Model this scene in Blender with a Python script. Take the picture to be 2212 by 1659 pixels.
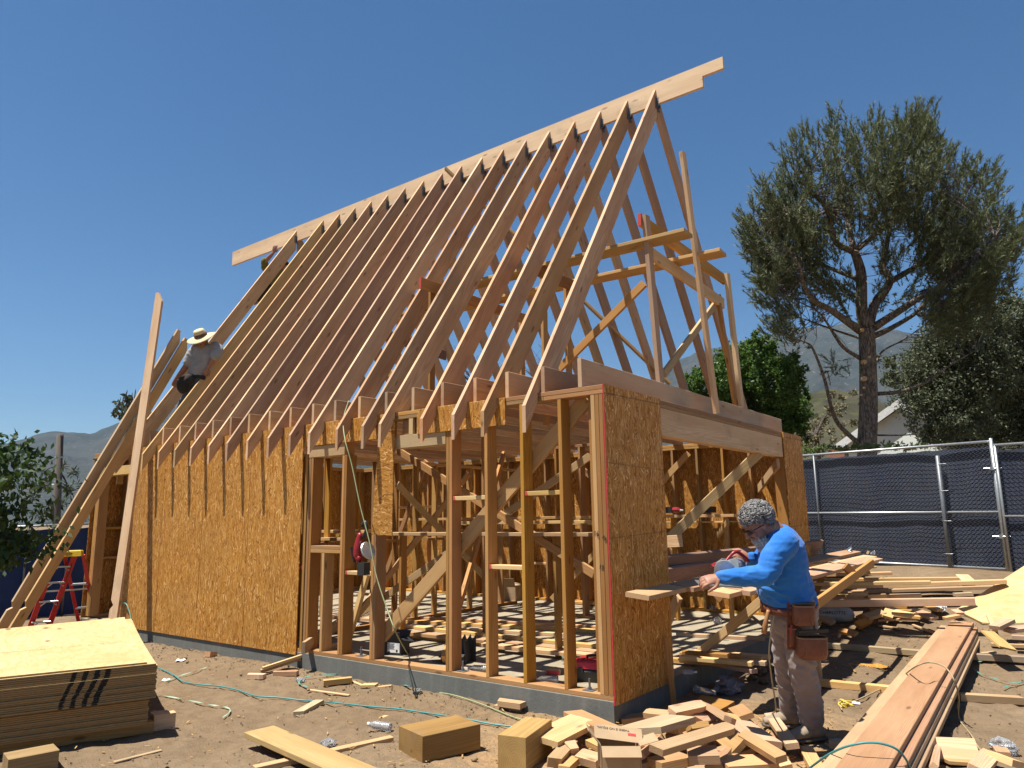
import bpy, bmesh, math, random
import numpy as np
from mathutils import Vector, Matrix, Euler, noise
R_ = math.radians
scene = bpy.context.scene
for o in list(bpy.data.objects): bpy.data.objects.remove(o)
rnd = random.Random(7)

# ------------------------------------------------------------------ camera
CAM = Vector((3.022, -5.246, 1.4126)); FPX = 1576.5; IW, IH = 2212.0, 1659.0
_p, _y, _r = 0.1811, 0.64733, -0.01423
FW = Vector((-math.sin(_y)*math.cos(_p), math.cos(_y)*math.cos(_p), math.sin(_p)))
_rt = Vector((math.cos(_y), math.sin(_y), 0)); _up = _rt.cross(FW)
RT = _rt*math.cos(_r)+_up*math.sin(_r); UP = _up*math.cos(_r)-_rt*math.sin(_r)
cam = bpy.data.cameras.new('camera'); camo = bpy.data.objects.new('camera', cam)
scene.collection.objects.link(camo)
cam.sensor_width = 36; cam.lens = 36*FPX/IW; cam.clip_start = .05; cam.clip_end = 12000
camo.matrix_world = Matrix(((RT.x, UP.x, -FW.x, CAM.x), (RT.y, UP.y, -FW.y, CAM.y), (RT.z, UP.z, -FW.z, CAM.z), (0, 0, 0, 1)))
scene.camera = camo
# ------------------------------------------------------------------ light
SUN = Vector((-.135, -.202, .70)).normalized()      # towards the sun, read from the rafter shadows
w = bpy.data.worlds.new('World'); scene.world = w; w.use_nodes = True
nt = w.node_tree; nt.nodes.clear()
sky = nt.nodes.new('ShaderNodeTexSky'); sky.sky_type = 'NISHITA'; sky.sun_disc = False
sky.sun_elevation = math.asin(SUN.z); sky.sun_rotation = math.atan2(SUN.x, SUN.y)
sky.altitude = 900; sky.air_density = 1.15; sky.dust_density = .05; sky.ozone_density = 3.0
bg = nt.nodes.new('ShaderNodeBackground'); bg.inputs[1].default_value = .050
wo = nt.nodes.new('ShaderNodeOutputWorld')
hs = nt.nodes.new('ShaderNodeHueSaturation'); hs.inputs['Saturation'].default_value = 1.22; nt.links.new(sky.outputs[0], hs.inputs['Color']); nt.links.new(hs.outputs[0], bg.inputs[0]); nt.links.new(bg.outputs[0], wo.inputs[0])
sl = bpy.data.lights.new('sun', 'SUN'); sl.energy = 5.0; sl.angle = R_(.53); sl.color = (1, .955, .88)
so = bpy.data.objects.new('sun', sl); scene.collection.objects.link(so)
so.rotation_euler = SUN.to_track_quat('Z', 'Y').to_euler()
vs = scene.view_settings; vs.view_transform = 'Standard'; vs.look = 'None'; vs.exposure = 1.0; vs.gamma = 1
vs.use_curve_mapping = False
scene.render.engine = 'CYCLES'

# ------------------------------------------------------------------ helpers
def ray(u, v): return FW*FPX+RT*(u-IW/2)-UP*(v-IH/2)
def onX(u, v, x): d = ray(u, v); return CAM+d*((x-CAM.x)/d.x)
def onY(u, v, y): d = ray(u, v); return CAM+d*((y-CAM.y)/d.y)
def onZ(u, v, z): d = ray(u, v); return CAM+d*((z-CAM.z)/d.z)
def dep(u, v, d): return CAM+ray(u, v)*(d/FPX)

def link(name, me, mats, parent=None, mw=None):
    o = bpy.data.objects.new(name, me); scene.collection.objects.link(o)
    if not isinstance(mats, (list, tuple)): mats = [mats]
    if me is not None and not me.materials:
        for m in mats: me.materials.append(m)
    if parent is not None:
        o.parent = parent
    if mw is not None:
        o.matrix_basis = (world_of(parent).inverted() @ mw) if parent is not None else mw
    elif parent is not None: o.matrix_basis = world_of(parent).inverted()
    return o
def world_of(o):
    m = o.matrix_basis.copy(); p = o.parent
    while p is not None: m = p.matrix_basis @ m; p = p.parent
    return m
def empty(name, loc=(0, 0, 0)):
    o = bpy.data.objects.new(name, None); scene.collection.objects.link(o); o.location = loc
    o.matrix_basis = Matrix.Translation(Vector(loc)); o.empty_display_size = .2
    return o
def tag(o, label=None, cat=None, group=None, kind=None):
    if label: o['label'] = label
    if cat: o['category'] = cat
    if group: o['group'] = group
    if kind: o['kind'] = kind
    return o
def pymesh(name, verts, faces, smooth=False):
    me = bpy.data.meshes.new(name); me.from_pydata([tuple(v) for v in verts], [], faces); me.update()
    if smooth: me.shade_smooth()
    return me
def npmesh(name, V, F, smooth=False, mats=None):
    """V (n,3), F (m,k) arrays -> mesh, fast"""
    V = np.asarray(V, np.float32); F = np.asarray(F, np.int32)
    me = bpy.data.meshes.new(name); k = F.shape[1]
    me.vertices.add(len(V)); me.vertices.foreach_set('co', V.ravel())
    me.loops.add(F.size); me.loops.foreach_set('vertex_index', F.ravel())
    me.polygons.add(len(F)); me.polygons.foreach_set('loop_start', np.arange(0, F.size, k, dtype=np.int32))
    me.polygons.foreach_set('loop_total', np.full(len(F), k, np.int32))
    if mats is not None: me.polygons.foreach_set('material_index', np.asarray(mats, np.int32))
    me.update(calc_edges=True); me.validate()
    if smooth: me.shade_smooth()
    return me
_mc = {}
def boardmesh(L, W, T, m, ch=.003):
    """box: x 0..L, y +-W/2, z +-T/2 with eased long edges"""
    key = (round(L, 3), round(W, 3), round(T, 3), m.name)
    if key in _mc: return _mc[key]
    a, b = W/2, T/2; c = min(ch, b*.5)
    pr = [(a-c, -b), (a, -b+c), (a, b-c), (a-c, b), (-a+c, b), (-a, b-c), (-a, -b+c), (-a+c, -b)]
    V = [(0, y, z) for y, z in pr]+[(L, y, z) for y, z in pr]
    F = [(i, (i+1) % 8, (i+1) % 8+8, i+8) for i in range(8)]
    F = [f for f in F]+[tuple(range(7, -1, -1)), tuple(range(8, 16))]
    me = pymesh('board', V, F); me.materials.append(m); _mc[key] = me
    return me
def frame(p0, xdir, ydir):
    x = Vector(xdir).normalized(); y = Vector(ydir); y = (y-x*y.dot(x)).normalized(); z = x.cross(y)
    return Matrix(((x.x, y.x, z.x, p0[0]), (x.y, y.y, z.y, p0[1]), (x.z, y.z, z.z, p0[2]), (0, 0, 0, 1)))
def board(name, p0, p1, W, T, m, wdir=(0, 0, 1), parent=None):
    """board from p0 to p1 (centre line); W along wdir, T across"""
    p0, p1 = Vector(p0), Vector(p1); d = p1-p0
    return link(name, boardmesh(d.length, W, T, m), m, parent, frame(p0, d, wdir))
def bx(name, x0, x1, y0, y1, z0, z1, m, parent=None):
    """axis aligned board, grain along its longest side"""
    D = (x1-x0, y1-y0, z1-z0); c = Vector(((x0+x1)/2, (y0+y1)/2, (z0+z1)/2))
    ax = max(range(3), key=lambda i: D[i]); oth = [i for i in range(3) if i != ax]
    wi = max(oth, key=lambda i: D[i]); ti = [i for i in oth if i != wi][0]
    e = [Vector((1, 0, 0)), Vector((0, 1, 0)), Vector((0, 0, 1))]
    p0 = c-e[ax]*(D[ax]/2)
    return link(name, boardmesh(D[ax], D[wi], D[ti], m), m, parent, frame(p0, e[ax], e[wi]))
def prism(name, pts, T, m, mw, parent=None):
    """polygon pts in local xy, extruded +-T/2 in z"""
    n = len(pts); V = [(x, y, -T/2) for x, y in pts]+[(x, y, T/2) for x, y in pts]
    F = [tuple(range(n-1, -1, -1)), tuple(range(n, 2*n))]+[(i, (i+1) % n, (i+1) % n+n, i+n) for i in range(n)]
    return link(name, pymesh(name, V, F), m, parent, mw)
def tube_np(P, r, sides=6, closed=False, ends=True):
    """P list of points, r radius or list; returns V, F(quads)"""
    P = [Vector(p) for p in P]; n = len(P); V = []; F = []
    if not hasattr(r, '__len__'): r = [r]*n
    t0 = (P[1]-P[0]).normalized(); ref = Vector((0, 0, 1)) if abs(t0.z) < .9 else Vector((1, 0, 0))
    nrm = t0.cross(ref).normalized()
    for i in range(n):
        t = (P[min(i+1, n-1)]-P[max(i-1, 0)]).normalized()
        nrm = (nrm-t*nrm.dot(t)).normalized(); b = t.cross(nrm)
        for k in range(sides):
            a = 2*math.pi*k/sides; V.append(P[i]+(nrm*math.cos(a)+b*math.sin(a))*r[i])
    for i in range(n-1):
        for k in range(sides):
            F.append((i*sides+k, i*sides+(k+1) % sides, (i+1)*sides+(k+1) % sides, (i+1)*sides+k))
    return V, F
class MB:
    """collects pieces into one mesh"""
    def __init__(s): s.V = []; s.F = []; s.M = []
    def add(s, V, F, mi=0):
        o = len(s.V); s.V += [tuple(v) for v in V]; s.F += [tuple(i+o for i in f) for f in F]; s.M += [mi]*len(F); return s
    def tube(s, P, r, sides=6, mi=0, cap=True):
        V, F = tube_np(P, r, sides); n = len(V)
        if cap: F = F+[tuple(range(sides-1, -1, -1)), tuple(range(n-sides, n))]
        return s.add(V, F, mi)
    def box(s, c, d, mw=None, mi=0):
        V = [Vector((c[0]+d[0]*a/2, c[1]+d[1]*b/2, c[2]+d[2]*e/2)) for a in (-1, 1) for b in (-1, 1) for e in (-1, 1)]
        if mw is not None: V = [mw @ v for v in V]
        return s.add(V, [(0, 1, 3, 2), (4, 6, 7, 5), (0, 4, 5, 1), (2, 3, 7, 6), (0, 2, 6, 4), (1, 5, 7, 3)], mi)
    def lathe(s, prof, seg=16, mw=None, mi=0):
        V = []; F = []; n = len(prof)
        for k in range(seg):
            a = 2*math.pi*k/seg
            for r, z in prof: V.append(Vector((r*math.cos(a), r*math.sin(a), z)))
        for k in range(seg):
            for i in range(n-1):
                a, b = k*n+i, ((k+1) % seg)*n+i; F.append((a, b, b+1, a+1))
        if mw is not None: V = [mw @ v for v in V]
        return s.add(V, F, mi)
    def build(s, name, mats, parent=None, mw=None, smooth=False):
        me = pymesh(name, s.V, s.F, smooth)
        mats = mats if isinstance(mats, (list, tuple)) else [mats]
        for m in mats: me.materials.append(m)
        if len(mats) > 1: me.polygons.foreach_set('material_index', s.M)
        return link(name, me, mats, parent, mw)
def curve_pts(P, n=8):
    """Catmull-Rom through points"""
    P = [Vector(p) for p in P]; P = [P[0]*2-P[1]]+P+[P[-1]*2-P[-2]]; out = []
    for i in range(1, len(P)-2):
        for k in range(n):
            t = k/n; a, b, c, d = P[i-1:i+3]
            out.append(.5*((2*b)+(c-a)*t+(2*a-5*b+4*c-d)*t*t+(3*b-a-3*c+d)*t**3))
    out.append(P[-2]); return out

# ------------------------------------------------------------------ materials
class N:
    def __init__(s, name):
        s.m = bpy.data.materials.new(name); s.m.use_nodes = True; s.t = s.m.node_tree; s.n = s.t.nodes
        s.b = s.n['Principled BSDF']; s.out = s.n['Material Output']
    def new(s, ty, **kw):
        x = s.n.new(ty)
        for k, v in kw.items(): setattr(x, k, v)
        return x
    def put(s, sock, v):
        if isinstance(v, bpy.types.NodeSocket): s.t.links.new(v, sock)
        else: sock.default_value = v
    def math(s, op, a, b=0, c=None, clamp=False):
        x = s.new('ShaderNodeMath', operation=op, use_clamp=clamp); s.put(x.inputs[0], a); s.put(x.inputs[1], b)
        if c is not None: s.put(x.inputs[2], c)
        return x.outputs[0]
    def vm(s, op, a, b=(0, 0, 0)):
        x = s.new('ShaderNodeVectorMath', operation=op); s.put(x.inputs[0], a); s.put(x.inputs[1], b)
        return x.outputs[1] if op in ('DOT_PRODUCT', 'LENGTH') else x.outputs[0]
    def mapr(s, v, a, b, c=0, d=1, smooth=False):
        x = s.new('ShaderNodeMapRange'); x.clamp = True
        if smooth: x.interpolation_type = 'SMOOTHSTEP'
        for i, q in enumerate((v, a, b, c, d)): s.put(x.inputs[i], q)
        return x.outputs[0]
    def mix(s, f, a, b, blend='MIX'):
        x = s.new('ShaderNodeMix', data_type='RGBA', blend_type=blend); x.clamp_factor = True
        s.put(x.inputs[0], f)
        for i, q in ((6, a), (7, b)):
            if not isinstance(q, bpy.types.NodeSocket) and len(q) == 3: q = (*q, 1)
            s.put(x.inputs[i], q)
        return x.outputs[2]
    def noise(s, vec, scale=5, det=3, rough=.5, dist=0, out=0):
        x = s.new('ShaderNodeTexNoise'); s.put(x.inputs['Vector'], vec); x.inputs['Scale'].default_value = scale
        x.inputs['Detail'].default_value = det; x.inputs['Roughness'].default_value = rough; x.inputs['Distortion'].default_value = dist
        return x.outputs[out]
    def vor(s, vec, scale=5, feat='F1', out=0, rand=1):
        x = s.new('ShaderNodeTexVoronoi', feature=feat); s.put(x.inputs['Vector'], vec); x.inputs['Scale'].default_value = scale
        x.inputs['Randomness'].default_value = rand
        return x.outputs[out]
    def obj(s): return s.new('ShaderNodeTexCoord').outputs['Object']
    def pos(s): return s.new('ShaderNodeNewGeometry').outputs['Position']
    def rand(s): return s.new('ShaderNodeObjectInfo').outputs['Random']
    def sep(s, v):
        x = s.new('ShaderNodeSeparateXYZ'); s.put(x.inputs[0], v); return x.outputs
    def comb(s, a, b, c):
        x = s.new('ShaderNodeCombineXYZ'); s.put(x.inputs[0], a); s.put(x.inputs[1], b); s.put(x.inputs[2], c); return x.outputs[0]
    def hsv(s, col, h=.5, sa=1, v=1):
        x = s.new('ShaderNodeHueSaturation'); s.put(x.inputs[0], h); s.put(x.inputs[1], sa); s.put(x.inputs[2], v); s.put(x.inputs[4], col); return x.outputs[0]
    def bump(s, h, strength=.3, dist=.01, nrm=None):
        x = s.new('ShaderNodeBump'); x.inputs['Strength'].default_value = strength; x.inputs['Distance'].default_value = dist
        s.put(x.inputs['Height'], h)
        if nrm is not None: s.put(x.inputs['Normal'], nrm)
        s.t.links.new(x.outputs[0], s.b.inputs['Normal']); return x.outputs[0]
    def done(s, col, rough=.7, metal=0, spec=None):
        if not isinstance(col, bpy.types.NodeSocket) and len(col) == 3: col = (*col, 1)
        s.put(s.b.inputs['Base Color'], col); s.put(s.b.inputs['Roughness'], rough); s.b.inputs['Metallic'].default_value = metal
        if spec is not None: s.b.inputs['Specular IOR Level'].default_value = spec
        return s.m

def wood(name, light, dark, var=.26, knot=.85, red=0, ring=330, grey=0, ringamt=.55):
    n = N(name); r = n.rand(); oc = n.obj()
    off = n.comb(n.math('MULTIPLY', r, 61.7), n.math('MULTIPLY', n.math('FRACT', n.math('MULTIPLY', r, 17.3)), .16),
                 n.math('ADD', n.math('MULTIPLY', n.math('FRACT', n.math('MULTIPLY', r, 43.7)), .12), .03))
    p = n.vm('ADD', oc, off); x, y, z = n.sep(p)[:3]
    wob = n.noise(n.comb(n.math('MULTIPLY', x, .8), n.math('MULTIPLY', y, 7), n.math('MULTIPLY', z, 7)), 1.0, 2)
    rad = n.math('SQRT', n.math('ADD', n.math('MULTIPLY', y, y), n.math('MULTIPLY', z, z)))
    rad = n.math('ADD', rad, n.math('MULTIPLY', wob, .075))
    sn = n.math('SINE', n.math('MULTIPLY', rad, ring*2))
    ringf = n.math('POWER', n.math('MULTIPLY_ADD', sn, .5, .5), 1.6)
    fib = n.noise(n.comb(n.math('MULTIPLY', x, 4), n.math('MULTIPLY', y, 160), n.math('MULTIPLY', z, 160)), 1.0, 2, .6)
    big = n.noise(n.comb(n.math('MULTIPLY', x, .9), n.math('MULTIPLY', y, 6), n.math('MULTIPLY', z, 6)), 1.0, 3, .6)
    c = n.mix(n.math('MULTIPLY', ringf, ringamt), light, dark)
    c = n.mix(n.mapr(big, .35, .7, 0, .75), c, dark)
    kv = n.comb(n.math('MULTIPLY', x, 2.2), n.math('MULTIPLY', y, 7), n.math('MULTIPLY', z, 7))
    kd = n.vor(kv, 1.0)
    kn = n.mapr(kd, .04, .15, knot, 0, True)
    c = n.mix(kn, c, tuple(q*.5 for q in dark))
    v = n.math('MULTIPLY_ADD', fib, .35, .83)
    v = n.math('MULTIPLY', v, n.math('MULTIPLY_ADD', n.math('FRACT', n.math('MULTIPLY', r, 7.31)), var*2, 1-var))
    h = n.math('MULTIPLY_ADD', n.math('FRACT', n.math('MULTIPLY', r, 29.1)), .018, .494)
    c = n.hsv(c, h, n.math('MULTIPLY_ADD', n.math('FRACT', n.math('MULTIPLY', r, 3.77)), .24, .88), v)
    # grime from handling
    dn = n.noise(p, 3.1, 4, .65); c = n.mix(n.mapr(dn, .56, .78, 0, .35+grey), c, (.22, .17, .12))
    if red:
        m = n.mapr(n.math('ADD', n.sep(oc)[0], n.math('MULTIPLY', n.noise(oc, 30, 2), .05)), red, red+.012, .85, 0)
        c = n.mix(m, c, (.42, .02, .035))
    n.bump(n.math('ADD', fib, n.math('MULTIPLY', ringf, .5)), .25, .002)
    return n.done(c, n.mapr(fib, .3, .7, .62, .85), spec=.3)
M = {}
M['fir'] = wood('fir_new', (.59, .40, .235), (.42, .24, .12))
M['firpink'] = wood('fir_pink', (.55, .358, .21), (.36, .192, .10))
M['stud'] = wood('fir_aged', (.43, .225, .075), (.28, .125, .032), red=0)
M['studred'] = wood('fir_aged_red_end', (.43, .225, .075), (.28, .125, .032), red=.03)
M['pine'] = wood('pine_yellow', (.56, .375, .185), (.40, .225, .088))
M['pinered'] = wood('pine_yellow_red_end', (.56, .375, .185), (.40, .225, .088), red=.05)
M['grey'] = wood('weathered_lumber', (.37, .28, .175), (.25, .175, .105), grey=.3)
M['scrap'] = wood('fir_scrap', (.50, .31, .16), (.35, .19, .085), var=.3)
M['plankred'] = wood('fir_reddish', (.43, .265, .155), (.30, .16, .085))
M['glulam'] = wood('glulam', (.38, .235, .085), (.25, .14, .042), ring=200)
M['dark'] = wood('dark_shade_toned_lumber', (.27, .17, .135), (.18, .105, .08))  # dark lumber; the shade on the bench boards is put into its colour

def osb(name, lines=None, base=.92, horiz=False, seam=False):
    n = N(name); oc = n.obj(); r = n.rand()
    p = n.vm('ADD', oc, n.comb(n.math('MULTIPLY', r, 31), n.math('MULTIPLY', r, 17), 0))
    p = n.vm('ADD', p, n.vm('MULTIPLY', n.vm('SUBTRACT', n.noise(p, 14, 2, out=1), (.5, .5, .5)), (.018, .018, 0)))
    def layer(ang, sx, sy, seed):
        mp = n.new('ShaderNodeMapping'); mp.vector_type = 'TEXTURE'
        n.put(mp.inputs['Vector'], p); mp.inputs['Rotation'].default_value = (0, 0, ang); mp.inputs['Scale'].default_value = (sx, sy, 1)
        mp.inputs['Location'].default_value = (seed, seed*.7, 0)
        sp = n.sep(mp.outputs[0]); v2 = n.comb(sp[0], sp[1], seed)
        x = n.new('ShaderNodeTexVoronoi', voronoi_dimensions='2D', feature='F1'); n.put(x.inputs['Vector'], v2); x.inputs['Scale'].default_value = 1
        s2 = n.sep(x.outputs['Color']); return s2[0], s2[1], x.outputs['Distance'], v2
    a0 = 0 if not horiz else math.pi/2
    val, pri, _, v0 = layer(a0+.05, .10, .018, 1.3)
    for ang, sx, sy, sd, th in ((.35, .11, .015, 4.1, .5), (-.4, .09, .014, 7.7, .5), (.08, .12, .020, 2.9, .6), (-.95, .07, .015, 5.3, .74), (1.1, .06, .015, 9.1, .80), (-.15, .10, .010, 6.6, .66), (.2, .08, .007, 3.6, .7)):
        v, q, d, _ = layer(a0+ang, sx, sy, sd)
        m = n.math('MULTIPLY', n.math('GREATER_THAN', q, th), n.math('LESS_THAN', d, .62))
        x = n.new('ShaderNodeMix', data_type='FLOAT'); n.put(x.inputs[0], m); n.put(x.inputs[2], val); n.put(x.inputs[3], v); val = x.outputs[0]
    cr = n.new('ShaderNodeValToRGB'); n.put(cr.inputs[0], val); e = cr.color_ramp.elements
    e[0].position = 0; e[0].color = (.17*base, .065*base, .012*base, 1); e[1].position = 1; e[1].color = (.85*base, .58*base, .27*base, 1)
    for pp, c in ((.18, (.34, .165, .038)), (.5, (.44, .232, .062)), (.8, (.52, .295, .09)), (.93, (.58, .36, .13))):
        k = e.new(pp); k.color = (c[0]*base, c[1]*base, c[2]*base, 1)
    c = cr.outputs[0]
    fib = n.noise(n.vm('MULTIPLY', p, (8, 260, 1) if not horiz else (260, 8, 1)), 1, 2, .6)
    c = n.hsv(c, .491, 1.10, n.math('MULTIPLY_ADD', fib, .8, .72))
    c = n.hsv(c, .5, 1, n.math('MULTIPLY_ADD', n.math('FRACT', n.math('MULTIPLY', r, 5.3)), .22, .89))
    c = n.mix(n.mapr(n.noise(p, 1.3, 3), .35, .75, 0, .3), c, (.30, .17, .05))
    if lines:
        x, y, _ = n.sep(oc)[:3]; tot = None
        for (c0, sl, wd) in lines:
            d = n.math('ABSOLUTE', n.math('SUBTRACT', n.math('ADD', x, n.math('MULTIPLY', y, sl)), c0))
            f = n.mapr(n.math('ADD', d, n.math('MULTIPLY', n.noise(oc, 40, 2), .012)), wd, wd+.012, .75, 0)
            tot = f if tot is None else n.math('MAXIMUM', tot, f)
        c = n.mix(tot, c, (.05, .035, .02))
    n.bump(n.math('ADD', val, n.math('MULTIPLY', fib, .4)), .45, .004)
    return n.done(c, n.mapr(val, 0, 1, .75, .5), spec=.35)
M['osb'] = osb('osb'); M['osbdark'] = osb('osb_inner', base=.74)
M['osbline'] = osb('osb_chalk_lines', lines=[(2.46, -.02, .004), (1.88, .02, .002), (1.27, -.03, .002)])
M['osbstrip'] = osb('osb_strip_weathered', base=.86, horiz=True)

def simple(name, col, rough=.6, metal=0, var=0, nscale=20, bump=0, spec=None, col2=None):
    n = N(name); oc = n.obj()
    nz = n.noise(oc, nscale, 4, .6)
    c = n.mix(n.mapr(nz, .35, .7), col, col2 if col2 else tuple(q*.75 for q in col))
    if bump: n.bump(nz, bump, .01)
    return n.done(c, rough, metal, spec)
def concrete(name, c1, c2, stain=True):
    n = N(name); p = n.pos(); a = n.noise(p, 1.6, 6, .65); b = n.noise(p, 40, 3, .6); s = n.noise(n.vm('MULTIPLY', p, (6, 6, .7)), 1.5, 4)
    c = n.mix(n.mapr(a, .3, .7), c1, c2); c = n.mix(n.mapr(s, .5, .75, 0, .4), c, tuple(min(1, q*1.45) for q in c1))
    c = n.hsv(c, .5, 1, n.math('MULTIPLY_ADD', b, .4, .8)); pit = n.vor(p, 45)
    n.bump(n.math('ADD', n.math('MULTIPLY', b, .5), n.mapr(pit, 0, .25)), .35, .006)
    return n.done(c, .85, spec=.25)
M['concside'] = concrete('concrete_stem', (.155, .16, .145), (.11, .112, .10))
M['slab'] = concrete('concrete_slab', (.31, .26, .18), (.23, .19, .13))
M['steel'] = simple('galvanized_steel', (.50, .52, .52), .38, .85, nscale=60)
M['hanger'] = simple('galvanized_hanger', (.20, .21, .22), .5, .7, nscale=60)
M['pipe'] = simple('galvanized_pipe', (.40, .42, .42), .42, .6, nscale=30)
M['pipedark'] = simple('grey_pipe', (.17, .18, .19), .5, .5, nscale=30)
# ------------------------------------------------------------------ terrain
def fenceline():
    a = dep(2140, 1090, 11.15); b = dep(1740, 1090, 13.75); return a, b
def gz(x, y):
    """height of the dirt around the slab"""
    z = -.205
    # ground climbs behind the house towards the right hand fence
    t = max(0, min(1, (y-3.2)/5.0))*max(0, min(1, (x+3.5)/3.0)); t = t*t*(3-2*t)
    z += .72*t
    d = math.hypot(x-1.3, y-.5); z += .07*math.exp(-(d/1.0)**2)
    z += .035*noise.noise(Vector((x*.9, y*.9, .3)))+.02*noise.noise(Vector((x*2.7, y*2.7, 1.3)))
    # soft heap against the stem wall
    if y < 0 and -9 < x < .3: z += .035*math.exp(-((y+.1)/.35)**2)
    return z
def G(u, v, it=6):
    """pixel -> first point of the dirt that its ray meets"""
    d = ray(u, v)/FPX; t0 = 2.0
    while t0 < 60:
        p = CAM+d*t0
        if p.z <= gz(p.x, p.y): break
        t0 += .12
    lo, hi = t0-.12, t0
    for _ in range(8):
        m = (lo+hi)/2; p = CAM+d*m
        if p.z <= gz(p.x, p.y): hi = m
        else: lo = m
    p = CAM+d*hi; return Vector((p.x, p.y, gz(p.x, p.y)))

def dirt_mat():
    n = N('dirt'); p = n.pos(); a = n.noise(p, .7, 6, .62); b = n.noise(p, 9, 6, .68); c3 = n.noise(p, 70, 4, .7); peb = n.vor(p, 38); pc = n.vor(p, 38, out=1)
    c = n.mix(n.mapr(a, .32, .68), (.165, .112, .064), (.235, .168, .102)); c = n.mix(n.mapr(b, .4, .75, 0, .55), c, (.098, .066, .038))
    c = n.mix(n.mapr(n.noise(p, 2.2, 5, .7), .56, .72, 0, .5), c, (.235, .175, .11))
    # sawdust around the cutting bench and the scrap heap
    x, y, _ = n.sep(p)[:3]; d = n.vm('LENGTH', n.vm('SUBTRACT', p, (.75, -.55, -.15)))
    f = n.math('MULTIPLY', n.mapr(n.math('ADD', d, n.math('MULTIPLY', n.math('SUBTRACT', b, .5), 1.8)), .7, 2.1, 1, 0, True), n.mapr(c3, .3, .55, .3, 1))
    c = n.mix(f, c, (.36, .225, .11))
    pm = n.math('MULTIPLY', n.mapr(peb, .10, .16, 1, 0), n.math('GREATER_THAN', n.sep(pc)[0], .86))
    c = n.mix(pm, c, (.28, .255, .22)); c = n.hsv(c, .5, 1, n.math('MULTIPLY_ADD', c3, .4, .8))
    h = n.math('ADD', n.math('MULTIPLY', b, 1.2), n.math('ADD', n.math('MULTIPLY', c3, .35), n.math('MULTIPLY', pm, .4)))
    n.bump(h, .9, .03); return n.done(c, .95, spec=.15)
M['dirt'] = dirt_mat()
def make_ground():
    # one sheet, fine near the camera and coarse to the horizon
    xs = np.concatenate([[-6000, -3000, -1200, -500, -200, -90, -45, -28], np.arange(-20, -9.5, .4), np.arange(-9.5, 4.2, .05), np.arange(4.4, 12, .5), [16, 25, 45, 90, 200, 500, 1200, 3000, 6000]])
    ys = np.concatenate([[-3000, -800, -200, -60, -25, -14], np.arange(-9, -4.5, .4), np.arange(-4.5, 3.5, .05), np.arange(3.6, 13, .2), [14, 16, 19, 24, 34, 60, 120, 250, 600, 1500, 3000, 6000]])
    nx, ny = len(xs), len(ys); V = np.zeros((nx*ny, 3)); k = 0
    for j, y in enumerate(ys):
        for i, x in enumerate(xs):
            near = -20 < x < 12 and -9 < y < 13
            z = gz(x, y)
            if near and y < 3.6:
                q = Vector((x*7, y*7, 2)); z += .013*noise.fractal(q, 1, 2, 3)
            if -9.2 < x < -.05 and .05 < y < 5.55: z = -.35
            V[k] = (x, y, z); k += 1
    # trodden: boot prints and scuffs
    rs = np.random.default_rng(77)
    for _ in range(520):
        fx_, fy_ = rs.uniform(-9, 4), rs.uniform(-4.3, 3.4)
        if -9.4 < fx_ < .2 and fy_ > -.25: continue
        a = rs.uniform(0, 6.28); m = (abs(V[:, 0]-fx_) < .3) & (abs(V[:, 1]-fy_) < .3); dx, dy = V[m, 0]-fx_, V[m, 1]-fy_
        u_, v_ = dx*math.cos(a)+dy*math.sin(a), -dx*math.sin(a)+dy*math.cos(a); r2 = (u_/.15)**2+(v_/.06)**2
        V[m, 2] += -.016*np.exp(-r2**1.5)+.007*np.exp(-((np.sqrt(r2)-1.35)/.3)**2)
    I = np.arange(nx*ny).reshape(ny, nx)
    F = np.stack([I[:-1, :-1], I[:-1, 1:], I[1:, 1:], I[1:, :-1]], -1).reshape(-1, 4)
    me = npmesh('ground', V, F, True); o = link('ground', me, M['dirt']); o['kind'] = 'structure'
make_ground()

# ------------------------------------------------------------------ house frame
SW = .038; H = 2.5; YR = 2.814; YF = 5.6; XL = -9.27
house = tag(empty('house_frame', (-4.6, 2.8, 0)), 'unfinished timber framed house with steep open rafters and orange sheathing boards on a concrete slab', 'house')
HP = dict(parent=house)
bx('foundation', XL, 0, 0, YF, -.6, -.004, M['concside'], house)
f = bx('floor_slab', XL+.003, -.003, .003, YF-.003, -.05, 0, M['slab'], house)
peaks = [-.67, -1.075, -1.487, -1.902, -2.324, -2.742, -3.165, -3.576, -3.995, -4.403, -4.815, -5.243, -5.659, -6.071, -6.489, -6.913, -7.365, -8.164]
tails = [-.668, -1.131, -1.488, -1.894, -2.476, -2.736, -3.146, -3.609, -3.96, -4.369, -4.787, -5.221, -5.627, -6.05, -6.454, -6.878, -7.327, -8.083]
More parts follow.
